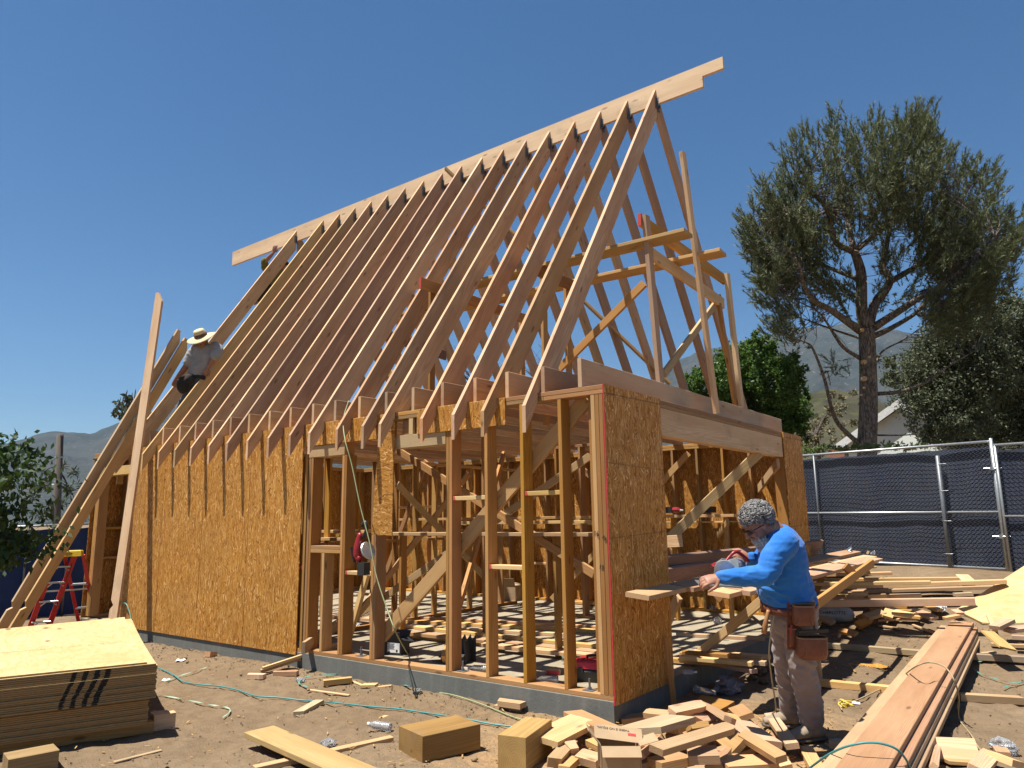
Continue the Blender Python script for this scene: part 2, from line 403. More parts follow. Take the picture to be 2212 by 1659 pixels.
# rafters: pitch line from the tail (y -.2, z 2.365) to the ridge face
YT, ZT, ZR = -.202, 2.366, 6.885
def rafter_poly(lo):
    yp = YR-.024; pl_ = .385; s = (ZR-ZT)/(YR-YT)
    if lo: pts = [(YT, ZT), (YT, ZT-.235), (-.016, ZT-.235+(-.016-YT)*s), (-.016, H+.001), (YT+(H+.001-ZT+pl_)/s, H+.001), (yp, ZR-pl_-.024*s), (yp, ZR-.024*s)]
    return pts
def rafter(xp, xt, side, mat):
    pts = rafter_poly(True); a = math.atan2(ZR-ZT, YR-YT); ca, sa = math.cos(a), math.sin(a)
    loc = [((y-YT)*ca+(z-ZT)*sa, -(y-YT)*sa+(z-ZT)*ca) for y, z in pts]
    if side > 0: o = Vector((xt, YT, ZT)); tp = Vector((xp, YR, ZR)); ydir = Vector((0, -sa, ca))
    else: o = Vector((xt, 2*YR-YT, ZT)); tp = Vector((xp, YR, ZR)); ydir = Vector((0, sa, ca))
    mw = frame(o, tp-o, ydir)
    if mw.to_3x3().col[1].z < 0: loc = [(x, -y) for x, y in loc]
    return prism('rafter', loc, SW, mat, mw, house)
rr = random.Random(3)
for i, (xp, xt) in enumerate(zip(peaks, tails)):
    r1 = rafter(xp, xt, 1, M['firpink'] if i not in (14, 16) else M['pine'])
    r2 = rafter(xp-.01, xp+rr.uniform(-.03, .03), -1, M['firpink'])
    for sgn, rf in ((1, r1), (-1, r2)):      # metal hanger at the ridge
        mb = MB(); yy = YR-sgn*.045
        for sx in (-1, 1):
            mb.box((xp+sx*.0215, yy, 6.66), (.003, .05, .17))
            for kk in range(4): mb.box((xp+sx*.024, yy, 6.60+kk*.04), (.004, .02, .012))
        mb.box((xp, yy-sgn*.0, 6.565), (.046, .05, .003))
        mb.box((xp+.038, YR-sgn*.0225, 6.66), (.028, .003, .13)); mb.box((xp-.038, YR-sgn*.0225, 6.66), (.028, .003, .13))
        if i == 17 and sgn < 0: continue
        mb.build('rafter_hanger', M['hanger'], rf, Matrix.Identity(4))
# ridge board with a stepped end
rb = [(0, 0), (0, .295), (10.55, .295), (10.55, .14), (10.28, .14), (10.28, 0)]
prism('ridge_board', rb, .044, M['fir'], frame((-10.3, YR, 6.642), (1, 0, 0), (0, 0, 1)), house)
# blocks between rafter feet
xs_ = [0-.24]+[t for t in tails]+[-8.9]
for i in range(len(xs_)-1):
    a, b = xs_[i+1], xs_[i]
    # feet shift where the rafter crosses the plate
    k = .07
    def cross(j):
        if j == 0 or j > len(tails): return xs_[j]
        return tails[j-1]+(peaks[j-1]-tails[j-1])*k
    a, b = cross(i+1), cross(i)
    if i == len(xs_)-3: pass
    pass
# plates
def wallx(x0, x1, y0, y1, z0, z1, nm, m=None): return bx(nm, x0, x1, y0, y1, z0, z1, m or M['stud'], house)
seg = [(XL, -6.3), (-6.297, -3.1), (-3.097, -1.02), (-1.017, 0)]
for a, b in seg: wallx(a, b, 0, .14, 2.462, 2.5, 'top_plate')
for a, b in [(XL, -7.2), (-7.197, -3.9), (-3.897, -.6), (-.597, 0)]: wallx(a, b, .001, .139, 2.424, 2.461, 'top_plate')
for a, b in [(XL, -5.1), (-5.097, 0)]:
    wallx(a, b, YF-.14, YF, 2.462, 2.5, 'top_plate'); wallx(a+.003, b-.003, YF-.139, YF-.001, 2.424, 2.461, 'top_plate')
for z0, z1 in ((2.462, 2.5), (2.424, 2.461)):
    wallx(XL+.002, XL+.14, .141, YF-.141, z0, z1, 'top_plate'); wallx(-.14, -.002, .141, YF-.141, z0, z1, 'top_plate')
# sills
wallx(-3.93, -.001, .004, .142, .0, .038, 'sill_plate', M['stud']); wallx(-8.05, -3.933, .004, .142, 0, .038, 'sill_plate')
wallx(XL, -.001, YF-.142, YF-.003, 0, .038, 'sill_plate'); wallx(XL+.003, XL+.14, .145, YF-.145, 0, .038, 'sill_plate')
wallx(-.14, -.003, .145, 1.0, 0, .038, 'sill_plate'); wallx(-.14, -.003, 4.75, YF-.145, 0, .038, 'sill_plate')
# front studs of the open bay
def stud(x, z0=.038, z1=2.424, y0=.003, y1=.141, w=SW, m=None): return bx('stud', x-w/2, x+w/2, y0, y1, z0, z1, m or M['stud'], house)
def fx(u, v, z=.04): return onZ(u, v, z).x
for x in (-.437, -.850, -1.262): stud(x)
for x in (-1.70, -1.741): stud(x)
stud(-2.775, z1=1.255); stud(-2.735, z1=1.255)
stud(-3.225, z1=2.112); stud(-3.266, z1=2.424)
stud(-3.56, z1=1.06); stud(-3.80, z1=2.112); stud(-3.842, z1=2.424); stud(-3.90, z1=2.424)
for x in (-.022, -.062, -.102): stud(x)
stud(-.142-.018, y0=.06, y1=.141)
for i in range(11): stud(-4.31-.4064*i*.92)
# sill of the small window, headers, blocking
wallx(-3.78, -3.25, .004, .141, 1.062, 1.10, 'window_sill'); wallx(-3.779, -3.286, .004, .141, 1.101, 1.139, 'window_sill')
wallx(-3.86, -3.25, .0, .14, 2.115, 2.243, 'header', M['pine']); wallx(-2.46, -1.765, .0, .14, 2.125, 2.255, 'header', M['grey'])
wallx(-9.13, -8.05, .0, .14, 2.135, 2.265, 'header', M['pine'])
for x0, x1, z in ((-1.68, -1.283, 1.60), (-.83, -.458, 1.62), (-1.243, -.87, .98), (-3.20, -2.80, .865), (-3.99, -3.93, .9)):
    bx('blocking', x0, x1, .012, .10, z-.019, z+.019, M['pinered'], house)
wallx(-2.27, -2.21, .0, .038, 2.255, 2.42, 'cripple', M['pine']); wallx(-2.40, -2.14, .045, .083, 2.26, 2.42, 'cripple')
for x in (-3.75, -3.45, -3.3, -3.0, -2.6, -1.9): wallx(x-.019, x+.019, .02, .14, 2.26, 2.423, 'cripple')
# osb band under the blocks
for a, b in ((-3.93, -2.70), (-2.14, -1.02)):
    bx('sheathing_strip', a, b, -.014, -.002, 2.246, 2.499, M['osbstrip'], house)
# osb sheathing, long wall (4 ft panels, vertical)
for k in range(4):
    x1 = -3.955-1.024*k*1.0; x0 = x1-1.014
    o = prism('sheathing_panel', [(0, 0), (2.53, 0), (2.53, 1.016), (0, 1.016)], .012, M['osb'], frame((x1, -.008, -.03), (0, 0, 1), (-1, 0, 0)), house)
# red painted panel edges and nail seam
# hanging offcut strip
a_ = Vector((-2.72, -.03, 2.44)); 
prism('hanging_sheathing_strip', [(0, 0), (1.17, .02), (1.17, .24), (0, .30)], .012, M['osbstrip'], frame((-2.75, -.032, 1.27), (.06, 0, 1), (1, 0, -.05)), house)
# ceiling joists
for i in range(12):
    pass
# north wall
xs2 = [XL+.02+.4064*i for i in range(23)]
for x in xs2: stud(x, y0=YF-.141, y1=YF-.003)
for i, x in enumerate(xs2[:-1]):
    if i > 6: bx('blocking', x+.022, x+.382, YF-.12, YF-.03, 1.30-.019+rr.uniform(-.01, .02), 1.30+.019, M['pine'], house)
for i in (11, 13, 15, 18, 19): bx('blocking', xs2[i]+.022, xs2[i]+.382, YF-.12, YF-.03, .60, .638, M['pine'], house)
for k in range(8):
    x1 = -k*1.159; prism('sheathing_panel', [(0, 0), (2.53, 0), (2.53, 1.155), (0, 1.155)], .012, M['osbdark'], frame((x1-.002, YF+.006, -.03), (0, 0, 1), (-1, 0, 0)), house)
# west wall
for i in range(14): bx('stud', XL+.003, XL+.141, .06+.4064*i, .06+SW+.4064*i, .038, 2.424, M['stud'], house)
for k in range(5):
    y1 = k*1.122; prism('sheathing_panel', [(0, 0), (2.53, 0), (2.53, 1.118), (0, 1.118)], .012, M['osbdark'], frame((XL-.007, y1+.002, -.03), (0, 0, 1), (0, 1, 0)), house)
for i in range(3):
    bx('blocking', XL+.02, XL+.11, .12+.4064*i, .46+.4064*i, 1.32, 1.36, M['stud'], house); bx('blocking', XL+.02, XL+.11, .12+.4064*i, .46+.4064*i, .86, .90, M['stud'], house)
# left corner pack, post of the door opening
for dx in (0, .041, .082): stud(XL+.165+dx, z1=2.462 if 0 else 2.424)
for x in (-2.95, -6.1): bx('stud', x-SW/2, x+SW/2, 2.0, 2.09, .0, H, M['stud'], house)
stud(-8.07); stud(-8.11, z1=2.13)
bx('knee_brace', -8.6, -8.56, .05, .14, 2.0, 2.13, M['stud'], house)
# east gable wall
panel = prism('sheathing_panel', [(0, 0), (2.535, 0), (2.535, 1.055), (0, 1.055)], .012, M['osbline'], frame((.009, 0, -.032), (0, 0, 1), (0, 1, 0)), house)
panel['label'] = 'narrow corner panel with dark chalk lines'
M['redpaint'] = simple('red_marker_paint', (.45, .03, .03), .6)
link('painted_edge', boardmesh(2.53, .013, .003, M['redpaint']), M['redpaint'], panel, frame((.009, -.0025, -.03), (0, 0, 1), (1, 0, 0)))
prism('sheathing_panel', [(0, 0), (2.53, 0), (2.53, .83), (0, .83)], .012, M['osbline'], frame((.009, 4.772, -.03), (0, 0, 1), (0, 1, 0)), house)
for y in (.20, .55, .94, .985): bx('stud', -.139, -.003, y, y+SW, .038, 2.424 if y < .95 else 2.16, M['stud'], house)
for y in (4.76, 4.80, 5.2, 5.42): bx('stud', -.139, -.003, y, y+SW, .038, 2.424 if y > 4.79 else 2.16, M['stud'], house)
bx('garage_header', -.138, -.004, 1.025, 4.755, 2.162, 2.423, M['fir'], house)
bx('gable_rim_board', -.235, -.197, .0, 5.45, 2.501, 2.755, M['fir'], house)
# ceiling joists standing on the plates beside the rafters
for u in (1172, 1094, 1026, 955, 891, 833, 775, 722, 673.5, 625, 579.5, 536.5, 495.5, 458, 421, 386.5, 351.5, 323, 263):
    x = onY(u, 860+(1172-u)*.11, 0).x; bx('ceiling_joist', x-.019, x+.019, rr.uniform(.0, .012), YF-.01, H+.001, H+.235+rr.uniform(-.004, .008), M['firpink'], house)
# dormer frame on the gable
def bd(name, p0, p1, W, T, m, wd): return board(name, p0, p1, W, T, m, wd, house)
XP = -.26
bd('gable_post', onX(1427, 838, XP), onX(1394.7, 466, XP), .10, .05, M['fir'], (0, 1, 0))
bd('gable_post', onX(1548, 893, -.03), onX(1474, 329, -.03), .10, .042, M['fir'], (0, 1, 0))
bd('gable_post', onX(1602, 884, XP), onX(1570, 591, XP), .10, .05, M['fir'], (0, 1, 0))
bd('gable_post', onX(1589, 884, XP-.04), onX(1553, 655, XP-.04), .085, SW, M['stud'], (0, 1, 0))
b1 = (onX(1381, 474, XP-.04), onX(1564, 604, XP-.04)); b2 = (onX(1408, 549, XP-.04), onX(1562, 656, XP-.04))
print('BEAMS', b1, b2)
bd('gable_beam', b1[0], b1[1], .14, SW, M['studred'], (0, 0, 1)); bd('gable_beam', b2[0], b2[1], .14, SW, M['pine'], (0, 0, 1))
bd('brace', onX(1434, 808, XP-.08), onX(1556, 642, XP-.08), .085, SW, M['pine'], (0, 1, .5))
bd('brace', onY(1208, 797, 1.55), onY(1392, 612, 1.55), .085, SW, M['stud'], (0, 0, 1))
zp = b2[0].z+.09; print('plank z', zp)
def plankP(a, b, z, W, m, nm='scaffold_plank', T=SW): return bd(nm, onZ(a[0], a[1], z), onZ(b[0], b[1], z), W, T, m, (0, 1, 0))
plankP((880, 650), (1487, 503), zp, .24, M['pine']); plankP((852, 695), (1562, 545), zp+.002, .24, M['pine'])
# far roof plane for the long diagonal brace
def onroof(u, v, off=.27):
    n_ = Vector((0, ZR-ZT, YR-YT)).normalized(); p0 = Vector((0, YR, ZR))-n_*off*.56
    d = ray(u, v); return CAM+d*((p0-CAM).dot(n_)/d.dot(n_))
bd('brace', onroof(962, 364), onroof(1447, 829), .085, SW, M['pine'], (0, -1, .7))
# inner scaffold bents
def bent(x, y0, y1, zt, red=True):
    bd('scaffold_bearer', (x, y0, zt-.07), (x, y1, zt-.07), .14, SW, M['studred'], (0, 0, 1))
    for y in (y0+.25, y1-.35): bx('scaffold_post', x-.06, x-.022, y-.045, y+.045, 2.43, zt-.02, M['stud'], house)
q0 = onZ(974, 618, zp); print('bent x', q0)
bent(q0.x, q0.y-.55, q0.y+1.9, zp-.025); bent(q0.x+1.35, q0.y-.1, q0.y+1.0, zp-.025)
bd('brace', (q0.x-.05, q0.y-.3, 2.6), (q0.x-1.5, q0.y-.3, 3.9), .085, SW, M['stud'], (0, 0, 1))
bd('scaffold_bearer', onZ(829, 722, zp-.5), onZ(962, 768, zp-.5), .14, SW, M['dark'], (0, 0, 1))
# loose short boards lying across the bearers, seen between the rafters
for u, v, a in ((895, 672, .3), (905, 650, 1.2)):
    p = onZ(u, v, zp+.05); bd('scaffold_plank', p, p+Vector((-.9*math.cos(a), .5*math.sin(a), 0)), .14, SW, M['pine'], (0, 1, 0))
# wall braces inside
bd('brace', onY(826, 1374, .17), onY(1268, 862, .17), .14, SW, M['pine'], (1, 0, 1))
bd('brace', (onZ(757, 1340, .06)), (onY(1275, 985, 2.4)), .09, SW, M['pine'], (0, 0, 1))
bd('brace', onY(858, 972, 1.6), onY(1284, 1240, 1.2), .09, SW, M['stud'], (0, 0, 1))
bd('brace', onY(1449, 1160, 3.2), onY(1640, 978, 3.9), .12, SW, M['pine'], (0, 0, 1))
bd('brace', onZ(1520, 1216, .35), onY(1681, 1000, 4.5), .12, SW, M['pine'], (0, 0, 1))
bd('brace', onZ(1512, 1212, .4), onY(1572, 1128, 4.0), .085, SW, M['pine'], (0, 0, 1))
bd('brace', onY(1440, 1170, 3.0), onY(1473, 1168, 3.0), .14, SW, M['firpink'], (0, 0, 1))
# indoor planks at working height on posts
for (u0, v0, u1, v1, yy) in ((826, 1124, 1284, 1116, 3.6), (826, 1150, 1284, 1158, 1.3), (1436, 1115, 1592, 1114, 4.4)):
    a, b = onY(u0, v0, yy), onY(u1, v1, yy); b.z = a.z = (a.z+b.z)/2
    bd('work_plank', a, b, .24, SW, M['pine'], (0, 1, 0)); 
    for t in (.12, .85):
        p = a.lerp(b, t); bx('plank_post', p.x-.019, p.x+.019, p.y-.045, p.y+.045, .0, p.z-.02, M['stud'], house)
# partition across the slab on the left
for i in range(11):
    y = .5+.4*i; bx('stud', -4.6-.09, -4.6, y, y+SW, .038, 2.2, M['stud'], house)
bx('sill_plate', -4.69, -4.6, .3, 4.9, 0, .038, M['stud'], house); bx('top_plate', -4.69, -4.6, .3, 4.9, 2.201, 2.239, M['stud'], house)
bd('brace', (-4.55, 1.2, .05), (-4.55, 3.6, 2.1), .09, SW, M['stud'], (0, 0, 1)); bd('brace', (-4.505, 4.2, .3), (-4.505, 2.0, 1.9), .09, SW, M['pine'], (0, 0, 1))
for i in range(7): bx('blocking', -4.68, -4.61, .54+.55*i, 1.045+.55*i, 1.1+.1*(i % 2), 1.138+.1*(i % 2), M['stud'], house)
# anchor bolts
for u, v in ((968/4*0+795, 1414), (1105*0+1273*0+1272, 1492), (1019, 1445)):
    p = onZ(u, v, .038); p.y = .07; mb = MB(); mb.tube([p, p+Vector((0, 0, .09))], .009, 8); mb.box((p.x, p.y, .041), (.09, .08, .006)); mb.tube([p+Vector((0, 0, .006)), p+Vector((0, 0, .024))], .016, 6)
    mb.build('anchor_bolt', M['pipedark'], house, Matrix.Identity(4))

# more of the tangle inside: second partition, temporary braces, blocking on the north wall
for i in range(7):
    x = -3.1+.42*i if i < 4 else -.9+.0*i
    if i < 4: bx('stud', x-SW/2, x+SW/2, 3.9, 4.04, .038, 2.42, M['stud'], house)
bx('top_plate', -3.3, -1.6, 3.9, 4.04, 2.421, 2.459, M['stud'], house); bx('sill_plate', -3.3, -1.6, 3.9, 4.04, 0, .038, M['stud'], house)
bd('brace', (-3.9, 4.9, .1), (-1.6, 5.35, 2.35), .09, SW, M['pine'], (0, 0, 1)); bd('brace', (-1.2, 5.3, .2), (-3.6, 5.3, 2.3), .09, SW, M['stud'], (0, 0, 1))
bd('brace', (-6.2, 3.2, .1), (-4.9, 3.0, 2.3), .09, SW, M['stud'], (0, 0, 1)); bd('brace', (-2.1, .35, .05), (-3.3, 2.9, 2.3), .09, SW, M['stud'], (0, 0, 1)); bd('brace', (-3.7, .5, .05), (-3.0, .25, 1.15), .09, SW, M['pine'], (0, 0, 1))
for (u0, v0, u1, v1, yy) in ((690, 1146, 800, 1150, 1.6), (826, 1094, 975, 1097, 4.4), (985, 1130, 1284, 1127, 2.6), (700, 1164, 760, 1165, .9)):
    a, b = onY(u0, v0, yy), onY(u1, v1, yy); a.z = b.z = (a.z+b.z)/2; bd('work_plank', a, b, .12, SW, M['pine'], (0, 1, 0))
# ------------------------------------------------------------------ far setting: mountains, hillside
def mat_mountain():
    n = N('chaparral_slope'); p = n.pos(); a = n.noise(p, .006, 8, .65); b = n.noise(p, .035, 6, .7); r = n.noise(p, .02, 5, .75)
    c = n.mix(n.mapr(a, .4, .6), (.034, .042, .040), (.058, .060, .055)); c = n.mix(n.mapr(b, .45, .65, 0, .6), c, (.04, .048, .032))
    c = n.mix(n.mapr(n.noise(p, .05, 7, .8), .60, .66, 0, .8), c, (.22, .21, .20)); n.bump(b, .8, 12); return n.done(c, .95, spec=.1)
M['mount'] = mat_mountain()
def mat_hill():
    n = N('dry_brush_hill'); p = n.pos(); b = n.noise(p, .5, 6, .7); a = n.noise(p, .12, 5, .6)
    c = n.mix(n.mapr(a, .4, .6), (.035, .034, .02), (.06, .054, .034)); c = n.mix(n.mapr(b, .5, .65, 0, .9), c, (.06, .065, .03)); n.bump(b, .8, .5); return n.done(c, .95, spec=.1)
M['hill'] = mat_hill()
def azim(u): d = ray(u, 1105); return math.atan2(d.x, d.y)
prof = [(-700, 1010), (-300, 985), (0, 955), (40, 945), (60, 935), (90, 929), (130, 931), (185, 934), (215, 920), (250, 907), (300, 890), (420, 860), (700, 905), (1000, 900), (1300, 875), (1440, 820), (1480, 775), (1550, 752), (1650, 728), (1720, 714), (1790, 700), (1900, 690), (2050, 720), (2212, 760), (2600, 860), (3200, 980)]
pa = [azim(u) for u, v in prof]; ph = []
for u, v in prof:
    d = ray(u, v); ph.append(d.z/math.hypot(d.x, d.y))
def mountain():
    az = np.linspace(pa[0]-.3, pa[-1]+.3, 420); rr_ = np.concatenate([np.linspace(.36, 1, 60), np.linspace(1.02, 1.5, 12)])
    V = []; dist = 2600.
    tan_ = np.interp(az, pa, ph)
    for i, a in enumerate(az):
        for r in rr_:
            D = dist*r
            k = max(0, (r-.36)/.64); base = tan_[i]*dist
            prof_ = k**1.35 if r <= 1 else 1-(r-1)*.9
            q = Vector((math.sin(a)*D*.0022, math.cos(a)*D*.0022, 0))
            nz = noise.fractal(q*1.6, .8, 2.1, 6); rid = 1-abs(noise.fractal(Vector((a*9, r*2.2, 3)), .7, 2.2, 5))
            z = base*prof_*(1+(.16*nz+.22*(rid-.7))*min(1, max(0, (1-r)*5))*1.0)+(base*.012*noise.fractal(q*30, 1, 2, 3) if r > .8 else 0)
            V.append((CAM.x+math.sin(a)*D, CAM.y+math.cos(a)*D, max(-2, z-3+CAM.z)))
    n1, n2 = len(az), len(rr_); I = np.arange(n1*n2).reshape(n1, n2)
    F = np.stack([I[:-1, :-1], I[1:, :-1], I[1:, 1:], I[:-1, 1:]], -1).reshape(-1, 4)
    o = link('mountains', npmesh('mountains', V, F, True), M['mount']); o['kind'] = 'structure'
mountain()
def hillside():
    hp = [(1400, 1090), (1560, 960), (1640, 885), (1700, 850), (1800, 828), (1900, 835), (2050, 880), (2212, 900), (2500, 960), (2800, 1100)]
    ha = [azim(u) for u, v in hp]; hh = [ray(u, v).z/math.hypot(ray(u, v).x, ray(u, v).y) for u, v in hp]
    az = np.linspace(ha[0], ha[-1], 140); V = []; dist = 95; rr_ = np.linspace(.35, 1.25, 34)
    for a in az:
        t = np.interp(a, ha, hh)*dist
        for r in rr_:
            k = max(0, (r-.35)/.65); k = k**1.5 if r <= 1 else 1-(r-1)*.8
            D = dist*r; q = Vector((math.sin(a)*D*.06, math.cos(a)*D*.06, 0))
            V.append((CAM.x+math.sin(a)*D, CAM.y+math.cos(a)*D, CAM.z-1+max(0, t)*k+noise.fractal(q, .8, 2, 5)*1.1*k))
    n1, n2 = len(az), len(rr_); I = np.arange(n1*n2).reshape(n1, n2)
    F = np.stack([I[:-1, :-1], I[1:, :-1], I[1:, 1:], I[:-1, 1:]], -1).reshape(-1, 4)
    o = link('hillside', npmesh('hillside', V, F, True), M['hill']); o['kind'] = 'structure'
hillside()

# ------------------------------------------------------------------ foliage
def leafmat(name, c1, c2, rough=.5, trans=.25, spec=.4, sc=3):
    n = N(name); p = n.pos(); r = n.new('ShaderNodeNewGeometry').outputs['Random Per Island']
    c = n.mix(r, c1, c2); c = n.hsv(c, .5, 1, n.math('MULTIPLY_ADD', n.noise(p, sc, 3), .8, .6))
    n.done(c, rough, spec=spec)
    if trans:
        tr = n.new('ShaderNodeBsdfTranslucent'); n.put(tr.inputs[0], n.hsv(c, .48, 1.1, 1.3)); mx = n.new('ShaderNodeMixShader'); mx.inputs[0].default_value = trans
        n.t.links.new(n.b.outputs[0], mx.inputs[1]); n.t.links.new(tr.outputs[0], mx.inputs[2]); n.t.links.new(mx.outputs[0], n.out.inputs[0])
    return n.m
M['needle'] = leafmat('pine_needles', (.075, .10, .045), (.15, .165, .08), .6, .15, .25, .8)
M['ficus'] = leafmat('glossy_green_leaves', (.035, .08, .015), (.085, .155, .03), .5, .3, .3, 1.2)
M['silver'] = leafmat('grey_green_leaves', (.05, .065, .035), (.13, .145, .085), .65, .2, .2, .6)
M['cedar'] = leafmat('cedar_needles', (.03, .045, .022), (.06, .075, .04), .6, .1, .2, .4)
M['mulb'] = leafmat('broad_drooping_leaves', (.016, .038, .010), (.045, .082, .022), .6, .25, .25, 2)
M['hedge'] = leafmat('hedge_leaves', (.07, .11, .03), (.14, .19, .06), .5, .3, .4, 2)
M['brush'] = leafmat('dry_brush_leaves', (.11, .10, .05), (.20, .17, .09), .6, .2, .3, .5)
def barkmat(name, c1, c2, sc=8):
    n = N(name); p = n.obj(); v = n.vor(n.vm('MULTIPLY', p, (1, 1, .35)), sc*2.2, 'DISTANCE_TO_EDGE'); a = n.noise(n.vm('MULTIPLY', p, (1, 1, .3)), sc*2, 5, .7)
    c = n.mix(n.mapr(v, 0, .25), tuple(q*.35 for q in c1), c1); c = n.mix(n.mapr(a, .4, .65), c, c2)
    n.bump(n.math('ADD', n.mapr(v, 0, .2), a), .9, .03); return n.done(c, .9, spec=.15)
M['bark'] = barkmat('pine_bark', (.17, .14, .115), (.27, .23, .19)); M['barkd'] = barkmat('dark_bark', (.09, .075, .06), (.15, .13, .11))
M['twig'] = simple('twig', (.10, .08, .065), .9)
M['cutwood'] = simple('cut_branch_face', (.50, .34, .18), .8, nscale=30)

def rot_basis(rs, n, axis=None, spread=1.0):
    """n random orthonormal frames: returns a (dir), b (side)"""
    a = rs.normal(size=(n, 3))
    if axis is not None: a = a*spread+np.asarray(axis)
    a /= np.linalg.norm(a, axis=1)[:, None]+1e-9
    b = np.cross(a, rs.normal(size=(n, 3))); b /= np.linalg.norm(b, axis=1)[:, None]+1e-9
    return a, b
def leaves(P, A, B, L, Wd, fold=.15):
    """rhombic leaves at P along A, width along B"""
    n = len(P); L = np.broadcast_to(np.asarray(L, float).reshape(-1, 1), (n, 1)); Wd = np.broadcast_to(np.asarray(Wd, float).reshape(-1, 1), (n, 1))
    Nn = np.cross(A, B)
    V = np.stack([P, P+A*L*.45+B*Wd*.5+Nn*Wd*fold, P+A*L, P+A*L*.45-B*Wd*.5+Nn*Wd*fold], 1).reshape(-1, 3)
    F = np.arange(4*n).reshape(n, 4); return V, F
def crown_cloud(rs, puffs, per_m3, L, Wd, shell=.55, axis=None, spread=1, mn=60):
    """puffs: (centre, radius (3)). leaves sit in clumps on the outer part of each puff"""
    P = []; 
    for c, r in puffs:
        r = np.asarray(r, float) if hasattr(r, '__len__') else np.array([r]*3); c = np.asarray(c, float)
        nn = max(mn, int(per_m3*4.19*r.prod()))
        ncl = max(6, nn//45); u = rs.normal(size=(ncl, 3)); u /= np.linalg.norm(u, axis=1)[:, None]
        k = rs.uniform(shell, 1.06, (ncl, 1)); cl = c+u*r*k
        idx = rs.integers(0, ncl, nn); pr_ = r.mean()*.17
        P.append(cl[idx]+rs.normal(size=(nn, 3))*pr_*.62)
    P = np.concatenate(P); A, B = rot_basis(rs, len(P), axis, spread)
    s = rs.uniform(.7, 1.25, len(P)); return leaves(P, A, B, L*s, Wd*s)
def px_puffs(lst, d, rs, dj=.8, squash=1):
    out = []
    for u, v, r in lst:
        dd = d+rs.uniform(-dj, dj); c = dep(u, v, dd); rm = r*dd/FPX; out.append((tuple(c), (rm, rm*1.0, rm*squash)))
    return out
def branch_mesh(mb, pts, r0, r1, sides=7, mi=0, jit=.0):
    P = curve_pts(pts, 5); n = len(P); mb.tube(P, [r0+(r1-r0)*(i/(n-1)) for i in range(n)], sides, mi)
    return P
